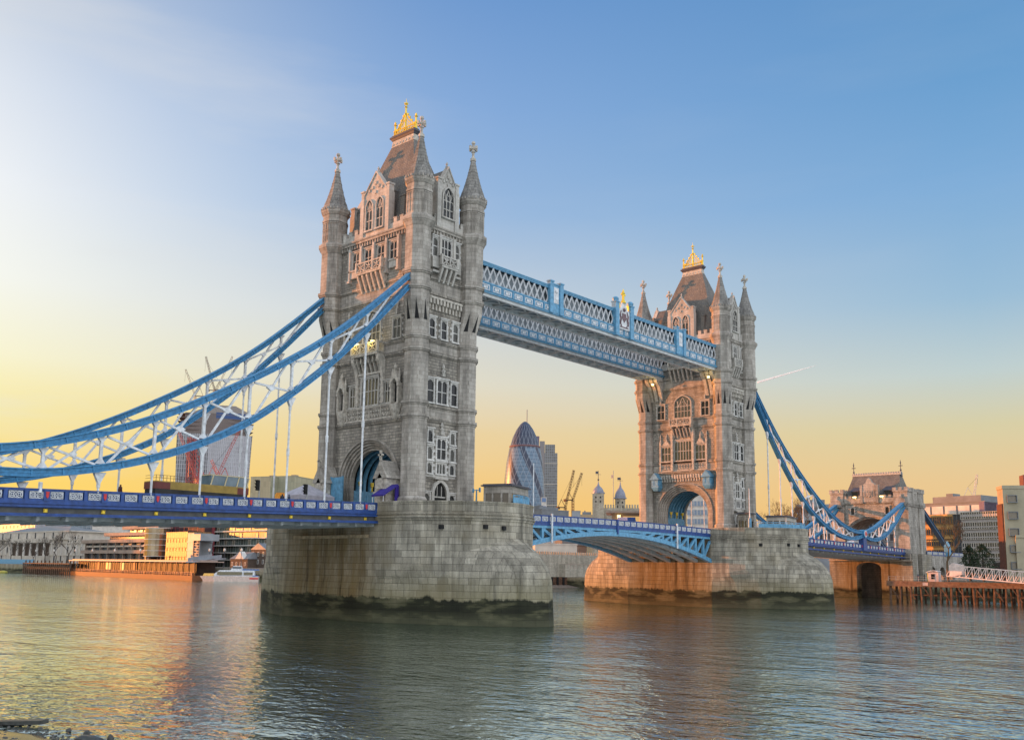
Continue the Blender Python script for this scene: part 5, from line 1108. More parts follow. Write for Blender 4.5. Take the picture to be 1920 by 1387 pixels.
def wmesh(w, h, frame, glass, d=.25, mull=1):
    m = MB(); t = .14
    m.box(-w/2-t, w/2+t, -d, 0, -t, 0); m.box(-w/2-t, w/2+t, -d*.6, 0, h, h+t); m.box(-w/2-t, -w/2, -d*.6, 0, 0, h); m.box(w/2, w/2+t, -d*.6, 0, 0, h)
    for i in range(1, mull): x = -w/2+w*i/mull; m.box(x-.05, x+.05, -d*.5, 0, 0, h)
    m.m = 1; m.box(-w/2, w/2, -.06, .02, 0, h); return mesh('window', m, [frame, glass])
def building(name, label, cat, A, B, depth, z0, h, wall, rows=(), win=None, side=0, roof=None, parapet=.6, group=None, bands=0, bandmat=None):
    """rows: (z above ground, number of windows); A,B left and right front corners"""
    L_ = (B-A).length; rz = math.atan2(B.y-A.y, B.x-A.x); t = thing(name, label, cat, (A.x, A.y, z0), rz, group); m = MB(); m.box(0, L_, 0, depth, 0, h)
    if parapet: m.box(-.15, L_+.15, -.15, depth+.15, h, h+parapet)
    for i in range(bands): z = h*(i+1)/(bands+1); m.box(-.2, L_+.2, -.2, depth+.2, z-.25, z+.25)
    part('wall', m, wall, t, off=False)
    if roof: m = MB(); m.box(L_*.15, L_*.85, depth*.2, depth*.8, h+parapet, h+parapet+roof); m.box(L_*.3, L_*.4, depth*.3, depth*.5, h+parapet+roof, h+parapet+roof*1.5); part('plant_room', m, W_['roofg'], t, off=False)
    k = 0
    for z, n in rows:
        for i in range(n):
            if k >= 100: break
            put('window', win, t, ((i+.5)*L_/n, 0, z)); k += 1
        for i in range(side):
            if k >= 100: break
            put('window', win, t, (L_, (i+.5)*depth/side, z), math.pi/2); k += 1
    return t, L_
# --- Left bank ---------------------------------------------------------------
A, B = gy(-60, 158), gy(158, 162); h = zy(60, 998, 160)-GZ
win = wmesh(2.0, 3.6, W_['white'], M_['dark'], .5)
t, L_ = building('customs_house', "long white classical building with a columned portico on the far left bank", 'public building', A, B, 30, GZ, h*.72, W_['stone'], [(1.5, 20), (7, 20), (13.0, 20)], win, 0, None, .8)
m = MB(); hh = h*.72
m.box(L_*.30, L_*.88, -1.2, 25, hh+.8, h); m.box(L_*.29, L_*.89, -1.5, 26, h, h+.7); m.box(L_*.42, L_*.74, -3.5, 0, hh-1.0, hh+1.6); m.box(L_*.42, L_*.74, -3.5, 0, 0, 5.0); m.box(-.6, L_+.6, -.6, 0, hh-1.6, hh-.9); m.box(-.4, L_+.4, -.4, 0, 5.2, 5.7); part('attic', m, W_['stone'], t, off=False)
m = MB(); m.add([(L_*.31, 0, h+.7), (L_*.87, 0, h+.7), (L_*.87, 24, h+.7), (L_*.31, 24, h+.7), (L_*.42, 10, h+4), (L_*.76, 10, h+4)], [(0, 1, 5, 4), (1, 2, 5), (2, 3, 4, 5), (3, 0, 4)]); part('roof', m, W_['roofg'], t, off=False)
for i in range(26):
    x = L_*(i+.5)/26
    if not .41 < x/L_ < .75: part('pilaster', MB().box(x-.45, x+.45, -.5, 0, 5.7, hh-1.6), W_['white'], t, off=False)
for i in range(6): m = MB(); x = L_*(.44+.28*i/5); m.cyl((x, -2.4, 5), (x, -2.4, hh-1.0), .8, .68, 10); part('column', m, W_['white'], t, off=False)
m = MB(); m.box(L_*.43, L_*.73, -.5, -.1, 5, hh-1); part('portico_shade', m, W_['brick'], t, off=False)  # dark slab on the wall stands in for shade behind the columns
for i in range(8): put('window', win, t, (L_*(.34+.5*i/7), -1.2, hh+1.6))
A, B = gp2(40, 900), gp2(118, 900); building('office_block', "pale office slab with dark window dots above the white classical building", 'office block', A, B, 30, GZ, zat(80, 975, 900)-GZ, W_['stone'], [(33, 16), (38.5, 16)], wmesh(2, 2.4, W_['stone'], FG), 0, 4)
A, B = gp2(120, 860), gp2(168, 860); building('glass_pavilion', "low blue glass roofed office behind the white classical building's right wing", 'office block', A, B, 25, GZ, zat(140, 985, 860)-GZ, curtain('blue_far_glass', (.12, .2, .26), (.3, .33, .35), 3, 3), (), None, 0, 3)
A, B = gp2(168, 800), gp2(236, 790); building('office_block', "white gridded office slab seen just under the deck above the brown terraced offices", 'office block', A, B, 25, GZ, zat(200, 968, 795)-GZ, W_['white'], [(z, 13) for z in (29, 33.5, 38)], wmesh(2.2, 2.9, W_['white'], FG), 0, 3)
# brown terraced offices
A, B = gy(152, 158), gy(276, 155); L_ = (B-A).length; rz = math.atan2(B.y-A.y, B.x-A.x)
t = thing('terraced_offices', "brown concrete terraced office building with deep ledges behind the floating restaurant", 'office block', (A.x, A.y, GZ), rz); hs = [zy(205, v, 156)-GZ for v in (1045, 1034, 1014, 1001, 989)]
m = MB(); m.box(4, L_, 2, 30, 0, hs[2]); m.box(L_*.3, L_, 5, 28, hs[2], hs[3]+1); m.box(L_*.55, L_, 7, 28, hs[3], hs[4]+2); part('wall', m, FG, t, off=False)
for x0, z, d in ((0, hs[1], 0), (0, hs[2], 0), (L_*.28, hs[3], 3), (L_*.5, hs[4], 5)):
    m = MB(); m.box(x0, L_+1, d-.8, 29, z-.9, z+.9); part('ledge', m, W_['conc'], t, off=False)
for r_, (z0, z1) in enumerate(((0, hs[1]-.9), (hs[1]+.9, hs[2]-.9))):
    for i in range(9): m = MB(); x = 3+i*(L_-4)/8; m.box(x-.45, x+.45, .6, 2.4, z0, z1); part('mullion', m, W_['conc'], t, off=False)
m = MB(); m.box(4, L_-3, .8, 2.2, hs[1]+(hs[2]-hs[1])*.45, hs[1]+(hs[2]-hs[1])*.6); part('spandrel', m, W_['stone'], t, off=False)
for i in range(4): x = L_*(.62+.09*i); m = MB(); m.box(x, x+2.4, 6.5, 7.1, hs[3]+1.2, hs[4]-1.2); part('lit_window', m, LG, t, off=False)
# glass stair drum lit by the sun
c = gy(292, 156); zt = zy(290, 990, 156); t = thing('glass_drum', "round glazed corner tower flashing gold in the sun beside the brown terraced offices", 'glass tower', (c.x, c.y, GZ))
m = MB(); m.lathe([(6.2, GZ+5), (6.2, zt)], 20, c.x, c.y); part('glazing', m, plain('gold_reflecting_glass', (.30, .24, .16), .12, .65, .3, .2), t)
for i in range(6): m = MB(); z = GZ+5+(zt-GZ-5)*i/5; m.lathe([(6.5, z-.15), (6.5, z+.15)], 20, c.x, c.y); part('floor_band', m, W_['white'], t)
for k in range(5): m = MB(); a = k*1.25; m.cyl((c.x+5*math.cos(a), c.y+5*math.sin(a), GZ), (c.x+5*math.cos(a), c.y+5*math.sin(a), GZ+5), .4); part('column', m, W_['conc'], t)
A, B = gy(290, 168), gy(380, 166); t, L_ = building('scaffolded_block', "dark red scaffolded building shell behind the ochre clad block", 'construction site', A, B, 14, GZ, zy(330, 970, 167)-GZ, plain('dark_shell', (.06, .03, .035), .8), (), None, 0, None, .2)
m = MB(); hh = zy(330, 970, 167)-GZ
for i in range(12): x = i*L_/11; m.bar((x, -1.2, 0), (x, -1.2, hh), .18, .18)
for i in range(8): z = 1+i*hh/8; m.bar((0, -1.2, z), (L_, -1.2, z), .16, .16)
part('scaffold', m, plain('red_scaffold', (.30, .05, .06), .6), t, off=False)
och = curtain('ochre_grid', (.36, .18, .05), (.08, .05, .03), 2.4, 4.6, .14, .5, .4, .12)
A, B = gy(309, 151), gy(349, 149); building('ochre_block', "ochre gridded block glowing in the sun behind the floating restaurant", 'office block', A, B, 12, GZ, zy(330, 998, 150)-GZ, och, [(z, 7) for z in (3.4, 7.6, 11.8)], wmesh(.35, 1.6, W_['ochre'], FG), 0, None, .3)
A, B = gy(349.5, 149), gy(361, 149); t, L_ = building('stair_block', "grey panelled stair block with overhanging top and open fire stair beside the ochre block", 'office block', A, B, 10, GZ, zy(355, 1000, 149)-GZ, W_['grey'], (), None, 0, None, .3, None, 3)
m = MB(); hh = zy(355, 1000, 149)-GZ; m.box(L_*.95, L_+7.5, -1, 9, hh-3.4, hh-.3); part('overhang', m, W_['grey'], t, off=False)
m = MB()
for i in range(5): z = 1+i*2.4; m.bar((L_+.5, 0, z), (L_+5.5, 0, z+1.2), .25, .9); m.bar((L_+5.5, 0, z+1.2), (L_+.5, 0, z+2.4), .25, .9)
for x in (.4, 5.6): m.box(L_+x-.12, L_+x+.12, -.3, .3, 0, hh-3.4)
part('fire_stair', m, W_['roofg'], t, off=False)
# white balcony flats
A, B = gy(374, 172), gy(500, 172); hh = zy(430, 966, 172)-GZ; t, L_ = building('balcony_flats', "white apartment building with long balcony bands and greenish glass, left of the nearer pier", 'apartment building', A, B, 18, GZ, hh, curtain('flats_glass', (.10, .13, .12), (.35, .36, .33), 2.2, 3.6, .08, .2, .6, .6), (), None, 0, None, .3)
for i in range(7): m = MB(); z = 3.6+i*3.5; m.box(-.3, L_+.3, -1.6, 0, z-.22, z+.22); part('balcony_slab', m, W_['white'], t, off=False)
pw = wmesh(2.2, 2.3, W_['white'], plain('curtained_glass', (.17, .15, .11), .4, var=.6, vs=.3), .2)
for i in range(7):
    for j in range(9):
        if (i*5+j*3) % 4 != 1: put('window', pw, t, (2+j*(L_-4)/8+(i % 3)*.5, -.1, 3.9+i*3.5))
m = MB(); x = L_*.24
m.box(x-.9, x+.9, -2.0, -1.2, 0, hh); part('hoist_mast', m, plain('hoist_red', (.26, .05, .06), .7), t, off=False)
A, B = gy(470, 160), gy(498, 160); t, L_ = building('brick_warehouse', "small dark brick gabled warehouse with arched white windows tucked left of the nearer pier", 'warehouse', A, B, 10, GZ, zy(484, 1030, 160)-GZ, W_['brick'], [(2, 3), (5.5, 3)], wmesh(.9, 1.7, W_['white'], FG), 0, None, .1)
m = MB(); hh = zy(484, 1030, 160)-GZ; m.add([(-.3, -.3, hh), (L_+.3, -.3, hh), (L_+.3, 10.3, hh), (-.3, 10.3, hh), (L_*.5, -.3, hh+3), (L_*.5, 10.3, hh+3)], [(0, 1, 4), (1, 2, 5, 4), (2, 3, 5), (3, 0, 4, 5)]); part('roof', m, W_['roofg'], t, off=False)
A, B = gy(432, 155), gy(464, 155); t, L_ = building('gabled_pub', "low dark timbered pub with a white gable between the flats and the pier", 'pub', A, B, 8, GZ, 4, W_['brick'], [(1, 4)], wmesh(1, 1.4, W_['white'], FG), 0, None, .1)
m = MB(); m.add([(-.4, -.4, 4), (L_+.4, -.4, 4), (L_+.4, 8.4, 4), (-.4, 8.4, 4), (1, 4, 7.2), (L_-1, 4, 7.2)], [(0, 1, 5, 4), (1, 2, 5), (2, 3, 4, 5), (3, 0, 4)]); part('roof', m, W_['roofg'], t, off=False)
m = MB(); m.ext([(L_*.35, 4), (L_*.85, 4), (L_*.6, 7.4)], -.7, 2); part('gable', m, W_['white'], t, off=False)
# quay furniture
A, B = gy(-20, 125), gy(62, 131); building('hoarding', "long blue site hoarding on the far left river wall", 'hoarding', A, B, .6, GZ, zy(30, 1048, 128)-GZ, M_['sky_blue'], (), None, 0, None, 0)
A, B = gy(247, 134), gy(336, 134); building('yellow_banner_rail', "low bright yellow railing along the quay behind the floating restaurant", 'railing', A, B, .3, GZ+1.4, 1.6, plain('yellow_board', (.62, .36, .02), .5), (), None, 0, None, .1)
t = thing('pile_jetty', "weathered old pile jetty on the far left bank", 'jetty', (*gy(105, 131)[:2], 0)); a, b = gy(62, 131), gy(150, 132); dv = (b-a); off = Vector((dv.y, -dv.x, 0)).normalized()*5
m = MB(); m.bar(a+off*.5+Vector((0, 0, 5.6)), b+off*.5+Vector((0, 0, 5.6)), 6, .5); part('deck', m, WOOD, t)
for i in range(24):
    for k in (.1, .95):
        q = a+dv*(i/23)+off*k; m = MB(); m.cyl((q.x, q.y, -1), (q.x, q.y, 7.2 if k > .5 and i % 2 else 5.8), .38, n=6); part('pile', m, WOOD, t)
m = MB()
for i in range(23): p_, q_ = a+dv*(i/23)+off*.95, a+dv*((i+1)/23)+off*.95; m.bar((p_.x, p_.y, 4.6), (q_.x, q_.y, 1.6), .3, .3); m.bar((p_.x, p_.y, 3.2), (q_.x, q_.y, 3.2), .25, .3)
part('cross_brace', m, WOOD, t)
# floating restaurant pontoon
a, b = Vector((-417, 133, 0)), Vector((-246, 112, 0)); L_ = (b-a).length; t = thing('floating_restaurant', "long orange-lit floating restaurant pontoon with flat roof on the left", 'pontoon', (a.x, a.y, 0), math.atan2(b.y-a.y, b.x-a.x)); OR = plain('orange_hull', (.17, .065, .024), .6)
m = MB(); m.frust([(0, -1), (L_, -1), (L_, 13), (0, 13)], -.6, [(-1, -1.5), (L_+1, -1.5), (L_+1, 13.5), (-1, 13.5)], 1.9); part('hull', m, OR, t, off=False)
m = MB(); m.box(12, L_, -.6, 12, 7.2, 7.6); m.box(14, L_-4, .5, 11, 7.6, 8.1); part('roof', m, plain('pontoon_roof', (.30, .22, .18), .6), t, off=False)
m = MB(); m.box(12, L_, -.75, -.6, 7.25, 7.6); part('roof_edge', m, M_['pale_grey'], t, off=False)
m = MB(); m.box(16, L_-6, 3, 11, 1.9, 7.2); part('saloon', m, plain('saloon_glass', (.025, .014, .01), .6, var=.8, vs=.25, spec=.2), t, off=False)
[part('orange_panel', MB().box(a, b, 2.6, 3, 1.9, 7.0), OR, t, off=False) for a, b in ((44, 50), (96, 101))]
[part('lit_panel', MB().box(a, b, 2.6, 3, 2.4, 6.6), LG, t, off=False) for a, b in ((60, 66), (80, 84))]
for i in range(28): x = 12.5+i*(L_-13)/27; m = MB(); m.box(x-.14, x+.14, -.4, -.1, 1.9, 7.2); part('post', m, OR, t, off=False)
m = MB()
for z in (2.5, 3.1): m.box(0, L_, -1.3, -1.2, z, z+.1)
for i in range(90): x = i*L_/89; m.box(x-.06, x+.06, -1.3, -1.2, 1.9, 3.1)
part('railing', m, plain('pontoon_rail', (.40, .2, .12), .6), t, off=False)
rr = random.Random(3); plain_chair = plain('chair_canvas', (.12, .08, .06), .8)
for i in range(46): x = 14+i*(L_-18)/45+rr.random(); m = MB(); m.box(x-.4, x+.4, -.1, .7, 1.9, 2.9+rr.random()*.5); m.box(x-.4, x+.4, .6, .75, 2.9, 3.4); part('chair', m, plain_chair if i % 3 else OR, t, off=False)
for k, (u0, u1, v0) in enumerate(((365, 418, 1050), (355, 400, 1054))):
    p, q = at(u0, 1060, 405-8*k), at(u1, 1047, 440-8*k); tt = thing('access_ramp', ("farther grey access ramp rising from the floating restaurant to the quay", "nearer grey access ramp rising from the floating restaurant to the quay")[k], 'ramp', (p.x, p.y, 5)); m = MB(); m.bar((p.x, p.y, 7.2), (q.x, q.y, 9.0+k*.2), 3, .3); m.bar((p.x+.8, p.y-1.2, 8.2), (q.x+.8, q.y-1.2, 10+k*.2), .15, 1.3); part('truss', m, W_['grey'], tt)
for i in range(9):
    u = (66, 100, 140, 172, 214, 262, 392, 420, 452)[i]; q = gy(u, 137); t = thing('quay_lamp', "thin quay lamp post on the left bank, number not told apart from its neighbours" if 0 else "slim dark lamp post standing along the left quay", 'lamp post', (q.x, q.y, GZ), group='lamp posts along the left quay'); m = MB(); m.cyl((q.x, q.y, GZ), (q.x, q.y, GZ+7), .16, .1, 6); part('pole', m, M_['lead'], t); m = MB(); m.lathe([(.2, GZ+7), (.5, GZ+7.4), (.45, GZ+8), (.05, GZ+8.4)], 6, q.x, q.y); part('lantern', m, W_['white'], t)
# ferry
a, b = gp2(374, 388), gp2(486, 386); L_ = (b-a).length; t = thing('river_ferry', "white and blue catamaran ferry with pointed bow moored left of the nearer pier", 'ferry', (a.x, a.y, 0), math.atan2(b.y-a.y, b.x-a.x)); m = MB()
def hull(z, k): return [(1.5-k*1.5, 3.5, z), (6-k, .2-k*.3, z), (L_, -k*.2, z), (L_, 7+k*.2, z), (6-k, 6.8+k*.3, z)]
m.loft([hull(-.5, 0), hull(.6, .3), hull(2.0, 1.0)]); part('hull', m, plain('ferry_hull', (.55, .42, .36), .35), t, off=False)
m = MB(); m.loft([[(4.5, 1.2, 2.0), (L_*.93, .6, 2.0), (L_*.93, 6.4, 2.0), (4.5, 5.8, 2.0)], [(7.5, 1.4, 4.3), (L_*.93, .9, 4.3), (L_*.93, 6.1, 4.3), (7.5, 5.6, 4.3)]]); part('cabin', m, M_['white'], t, off=False)
m = MB(); m.box(6.8, L_*.72, .55, .75, 2.5, 3.7); m.box(L_*.75, L_*.9, .5, .7, 2.5, 3.6); part('window_band', m, plain('ferry_glass', (.13, .11, .06), .12, spec=.8), t, off=False)
m = MB(); m.loft([[(L_*.52, 1.8, 4.3), (L_*.72, 1.8, 4.3), (L_*.72, 5.2, 4.3), (L_*.52, 5.2, 4.3)], [(L_*.56, 2, 6), (L_*.7, 2, 6), (L_*.7, 5, 6), (L_*.56, 5, 6)]]); part('wheelhouse', m, M_['white'], t, off=False)
m = MB(); m.box(L_*.55, L_*.7, 1.7, 1.9, 5.0, 5.7); part('wheelhouse_pane', m, FG, t, off=False)
m = MB(); m.box(L_*.72, L_*1.0, .8, 6.2, 4.4, 4.7); m.box(L_*.9, L_, .3, .6, 1.2, 2.3); part('blue_trim', m, plain('ferry_blue', (.06, .17, .45), .4), t, off=False)
m = MB(); m.box(L_*.85, L_, -.15, 0, .9, 1.5); part('red_stripe', m, M_['red'], t, off=False)
m = MB(); m.box(.5, 5, .2, 6.8, 2.0, 2.9) if False else m.frust([(1.2, 3.2), (5.5, .6), (5.5, 6.4), (1.2, 3.8)], 2.0, [(1.6, 3.3), (5.5, .9), (5.5, 6.1), (1.6, 3.7)], 3.0); part('bow_bulwark', m, plain('bow_yellow', (.62, .40, .10), .4), t, off=False)
c = at(6, 1072, 600); t = thing('mooring_buoy', "tiny yellow-green mooring buoy near the far left bank", 'buoy', (c.x, c.y, 0)); m = MB(); m.lathe([(2.0, -.3), (2.4, .5), (1.6, 1.2), (.4, 1.4)], 10, c.x, c.y); part('float', m, plain('buoy_paint', (.35, .30, .05), .5), t)
A, B = gy(-70, 235), gy(60, 230); building('office_block', 'long grey office roofline at the far left edge, seen just under the deck', 'office block', A, B, 30, GZ, zy(10, 972, 232)-GZ, W_['grey'], [(24, 20), (29, 20)], wmesh(2, 2.2, W_['white'], FG), 0, 3)
# --- trees -------------------------------------------------------------------
def bare_tree_mesh(seed, H, spread, depth=6, pollard=False):
    rr = random.Random(seed); m = MB()
    def grow(p, d, l, r, k):
        q = p+d*l; mid = p+d*l*.5+Vector((rr.uniform(-1, 1), rr.uniform(-1, 1), 0))*l*.06
        m.tube([p, mid, q], [r, r*.84, r*.7], 5 if k < 3 else 3)
        if k >= depth: return
        for _ in range(2 if k == 0 else (3 if k < depth-1 or not pollard else 4)):
            a = Vector((rr.uniform(-1, 1), rr.uniform(-1, 1), rr.uniform(-.15, .7))).normalized(); nd_ = (d*(1.0-.1*k*.3)+a*spread).normalized(); nd_.z += .08
            grow(q, nd_.normalized(), l*rr.uniform(.62, .86), r*.62, k+1)
    grow(Vector((0, 0, 0)), Vector((0, 0, 1)), H*.24, H*.017, 0); return m
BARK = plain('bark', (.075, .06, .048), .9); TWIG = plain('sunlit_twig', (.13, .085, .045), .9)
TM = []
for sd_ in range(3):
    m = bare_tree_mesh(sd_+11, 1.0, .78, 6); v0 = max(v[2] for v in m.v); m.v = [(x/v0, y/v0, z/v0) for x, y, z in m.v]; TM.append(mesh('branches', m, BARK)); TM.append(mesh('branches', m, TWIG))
def bare_tree(x, y, H, k, label, z=GZ, group='bare trees on the left bank', rz=0):
    t = thing('bare_tree', label, 'tree', (x, y, z), rz, group); o = put('branches', TM[k], t, (0, 0, 0)); o.scale = (H, H, H); return t
pos = ["leftmost", "second from the left", "third from the left", "fourth from the left", "fifth from the left", "sixth from the left", "last and tallest on the right"]
for i, (u, d) in enumerate(((-4, 136), (20, 137), (40, 138), (62, 138), (84, 139), (105, 140), (128, 140))):
    p = gy(u, d); bare_tree(p.x, p.y, (15.5, 16, 15, 13, 16, 17, 19.5)[i], (i % 3)*2, "bare pollarded tree in front of the white classical building, "+pos[i], rz=i*1.7)
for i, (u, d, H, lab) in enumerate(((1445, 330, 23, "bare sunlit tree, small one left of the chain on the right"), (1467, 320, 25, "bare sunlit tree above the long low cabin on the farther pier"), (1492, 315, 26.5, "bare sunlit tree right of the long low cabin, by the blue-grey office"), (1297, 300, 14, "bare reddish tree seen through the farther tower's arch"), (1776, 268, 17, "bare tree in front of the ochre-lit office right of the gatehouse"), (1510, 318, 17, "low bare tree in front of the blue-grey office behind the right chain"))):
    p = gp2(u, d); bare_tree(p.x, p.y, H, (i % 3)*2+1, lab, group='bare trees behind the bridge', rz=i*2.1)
LEAF = plain('evergreen_leaf', (.022, .045, .016), .7, var=.5, vs=1.5)
def evergreen(x, y, H, Rr_, label, seed):
    rr = random.Random(seed); t = thing('evergreen_tree', label, 'tree', (x, y, GZ), 0, 'evergreens behind the gangway'); m = MB(); m.tube([(0, 0, 0), (0, 0, H*.5), (0, 0, H*.9)], [.35, .25, .08], 6); part('trunk', m, BARK, t, off=False); m = MB()
    for i in range(3600):
        z = H*(.12+.88*rr.random()**1.15); q = (z/H); R0 = Rr_*(1.15*math.sin(min(1, (q-.05)/.35)*math.pi/2))*(1-q**2.6)**.8+.1; a = rr.random()*6.283; lob = 1+.3*math.sin(3*a+q*11)+.22*math.sin(5*a-q*19); r_ = R0*lob*(.45+.6*rr.random()**.5)
        c = Vector((r_*math.cos(a), r_*math.sin(a), z)); s = rr.uniform(.10, .26); u = Vector((rr.uniform(-1, 1), rr.uniform(-1, 1), rr.uniform(-.6, .6))).normalized(); v = u.cross(Vector((rr.uniform(-1, 1), rr.uniform(-1, 1), rr.uniform(-1, 1)))).normalized()
        m.add([c-u*s, c+v*s*.5, c+u*s, c-v*s*.5], [(0, 1, 2, 3)])
    part('crown', m, LEAF, t, off=False, normals=False)
for u, d, v, r_, lab, sd_ in ((1818, 275, 1026, 1.9, "smaller dark evergreen tree on the left, behind the pink gangway", 5), (1843, 272, 1024, 2.6, "broader dark evergreen tree on the right, behind the pink gangway", 6)):
    p = gp2(u, d); evergreen(p.x, p.y, zat(u, v, d)-GZ+.6, r_, lab, sd_)
# --- skyline -----------------------------------------------------------------
def lat(m, p, q, w, k, up=(0, 0, 1), t=.16):
    """square lattice boom from p to q"""
    p, q = Vector(p), Vector(q); d = (q-p).normalized(); up = Vector(up) if abs(d.dot(Vector(up))) < .95 else Vector((1, 0, 0)); a = d.cross(up).normalized()*(w/2); b = a.cross(d).normalized()*(w/2); cs = [-a-b, a-b, a+b, -a+b]
    for c in cs: m.bar(p+c, q+c, t, t)
    for i in range(k):
        for j in range(4): m.bar(p+cs[j]+(q-p)*(i/k), p+cs[(j+1) % 4]+(q-p)*((i+1)/k), t*.8, t*.8)
def crane(label, base, top, tip, mat, w=1.8, back=7, group='tower cranes on the skyline'):
    t = thing('tower_crane', label, 'crane', base, 0, group); b, tp, ti = Vector(base), Vector(top), Vector(tip)
    if (tp-b).length > 2: m = MB(); lat(m, b, tp, w, max(3, int((tp-b).length/2.5)), t=w*.13); part('mast', m, mat, t)
    m = MB(); lat(m, tp, ti, w*.8, max(5, int((ti-tp).length/2.5)), t=w*.12); part('jib', m, mat, t); d = ti-tp; h = Vector((d.x, d.y, 0)).normalized()
    m = MB(); m.bar(tp, tp-h*back, w*.9, w*.5); m.box(*(f for p in ((tp-h*back).x, (tp-h*back).y) for f in (p-w*.7, p+w*.7)), tp.z-w*.9, tp.z+w*.4); m.bar(tp, tp-h*back*.55+Vector((0, 0, back*1.1)), w*.25, w*.25); m.bar(tp-h*back, tp-h*back*.55+Vector((0, 0, back*1.1)), w*.25, w*.25); part('counterweight', m, mat, t)
    m = MB(); m.bar(tp-h*back*.55+Vector((0, 0, back*1.1)), tp+d*.85, w*.09, w*.09); m.bar(ti, ti-Vector((0, 0, d.length*.45)), w*.07, w*.07); part('cable', m, M_['dark'], t)
CR = plain('crane_red', (.42, .08, .07), .5); CW = plain('crane_grey', (.20, .17, .14), .6); CY = plain('crane_tan', (.09, .05, .025), .6)
# flared office tower under construction
def flared():
    d = 900; c = gp2(389, d); p0, p1 = gp2(315, d), gp2(463, d); ax = (p1-p0).normalized(); aw_ = Vector((-ax.y, ax.x, 0)); zt = zat(389, 775, d); w0 = (gp2(456, d)-gp2(322, d)).length/2; w1 = (p1-p0).length/2
    t = thing('flared_tower', "flared office tower under construction, widening to its curved top, behind the left chains", 'office tower', (c.x, c.y, GZ)); N = 12
    def ring(z, k=1.0, e=0):
        q = (z-GZ)/(zt-GZ); w = (w0+(w1-w0)*q**1.6)*k+e; dp = 24+e
        pts = [(-w, 0), (-w*.5, -3), (0, -4), (w*.5, -3), (w, 0), (w*.9, dp), (-w*.9, dp)]
        return [tuple(c+ax*a+aw_*b+Vector((0, 0, z))) for a, b in pts]
    zs = [GZ+(zt-GZ)*.86*i/N for i in range(N+1)]; core = curtain('flared_glass', (.16, .17, .19), (.42, .42, .44), 1.5, 3.8, .16, .25, .6, .5)
    m = MB(); m.loft([ring(z) for z in zs]); part('facade', m, core, t)
    m = MB(); z = zs[-1]
    while z < zt: m.loft([ring(z, 1, .3), ring(z+.5, 1, .3)]); z += 3.6
    m.loft([ring(zs[-1], .8), ring(zt, .8)]); part('open_floor', m, plain('bare_floor', (.16, .13, .12), .8), t)
    m = MB()
    for i in range(46):                                        # vertical fins on the right part of the front
        q = -.15+1.1*i/45; pts = []
        for z in zs: w = w0+(w1-w0)*((z-GZ)/(zt-GZ))**1.6; a = w*q; b = -4*(1-min(1, abs(q))**1.7)-.2; pts.append(c+ax*min(a, w)+aw_*b+Vector((0, 0, z)))
        m.path(pts, .45, .5, tuple(aw_))
    part('fin', m, plain('fin_white', (.52, .52, .55), .5), t)
    o = t.children
    m = MB(); r_ = [ring(zt*.965+GZ*.03, .99, .4), ring(zt*.965+GZ*.03+6, .99, .4)]; m.loft([[p for p in r][2:5]+[tuple(Vector(p)+aw_*.8) for p in r][4:1:-1] for r in r_]); part('blue_netting', m, plain('site_net', (.04, .08, .2), .7), t)
    m = MB(); m.loft([[tuple(c+ax*w1*a+aw_*b+Vector((0, 0, zt+h_))) for a, b in ((-.62, 2), (.95, 2), (.95, 20), (-.62, 20))] for h_ in (0, 1)]+[[tuple(c+ax*w1*a+aw_*b+Vector((0, 0, zt+9))) for a, b in ((-.1, 4), (.5, 4), (.5, 18), (-.1, 18))]]); part('roof_frame', m, plain('roof_steel', (.22, .19, .17), .7), t)
    m = MB(); q0 = ring(GZ)[0]; 
    for k in (-.62, -.45): lat(m, c+ax*w0*k-aw_*5+Vector((0, 0, GZ)), c+ax*w1*k*.98-aw_*5+Vector((0, 0, zs[-1]-4)), 4, 30, t=.5)
    part('hoist', m, CR, t)
flared()
for lab, b, tp, ti, mt in (("grey crane on the flared tower's roof, leaning left, leftmost of three", (365, 765, 905), (366, 742, 905), (348, 692, 905), CW), ("grey crane on the flared tower's roof, leaning left, in the middle and tallest", (400, 755, 905), (402, 730, 905), (386, 668, 905), CW), ("grey crane on the flared tower's roof, leaning right", (404, 755, 910), (405, 732, 910), (436, 668, 910), CW), ("red crane with jib leaning left across the flared tower's face", (366, 930, 800), (368, 897, 800), (333, 802, 800), CR), ("red crane with long jib leaning right in front of the flared tower", (410, 930, 800), (407, 893, 800), (449, 806, 800), CR), ("red crane with short jib leaning left beside the long one", (412, 930, 806), (412, 894, 806), (396, 862, 806), CR),
                           ("tall brown crane between the slab tower and the domed castle, leaning right", (1060, 970, 900), (1060, 951, 900), (1076, 881, 900), CY), ("brown crane on a mast right of the tall brown crane", (1074, 975, 905), (1074, 937, 905), (1091, 886, 905), CY), ("distant white crane above the right hand offices", (1825, 945, 800), (1826, 932, 800), (1832, 889, 800), W_['white'])):
    crane(lab, at(*b), at(*tp), at(*ti), mt, 1.5 if mt in (CW, W_['white']) else 2.2 if mt == CR else 1.9)
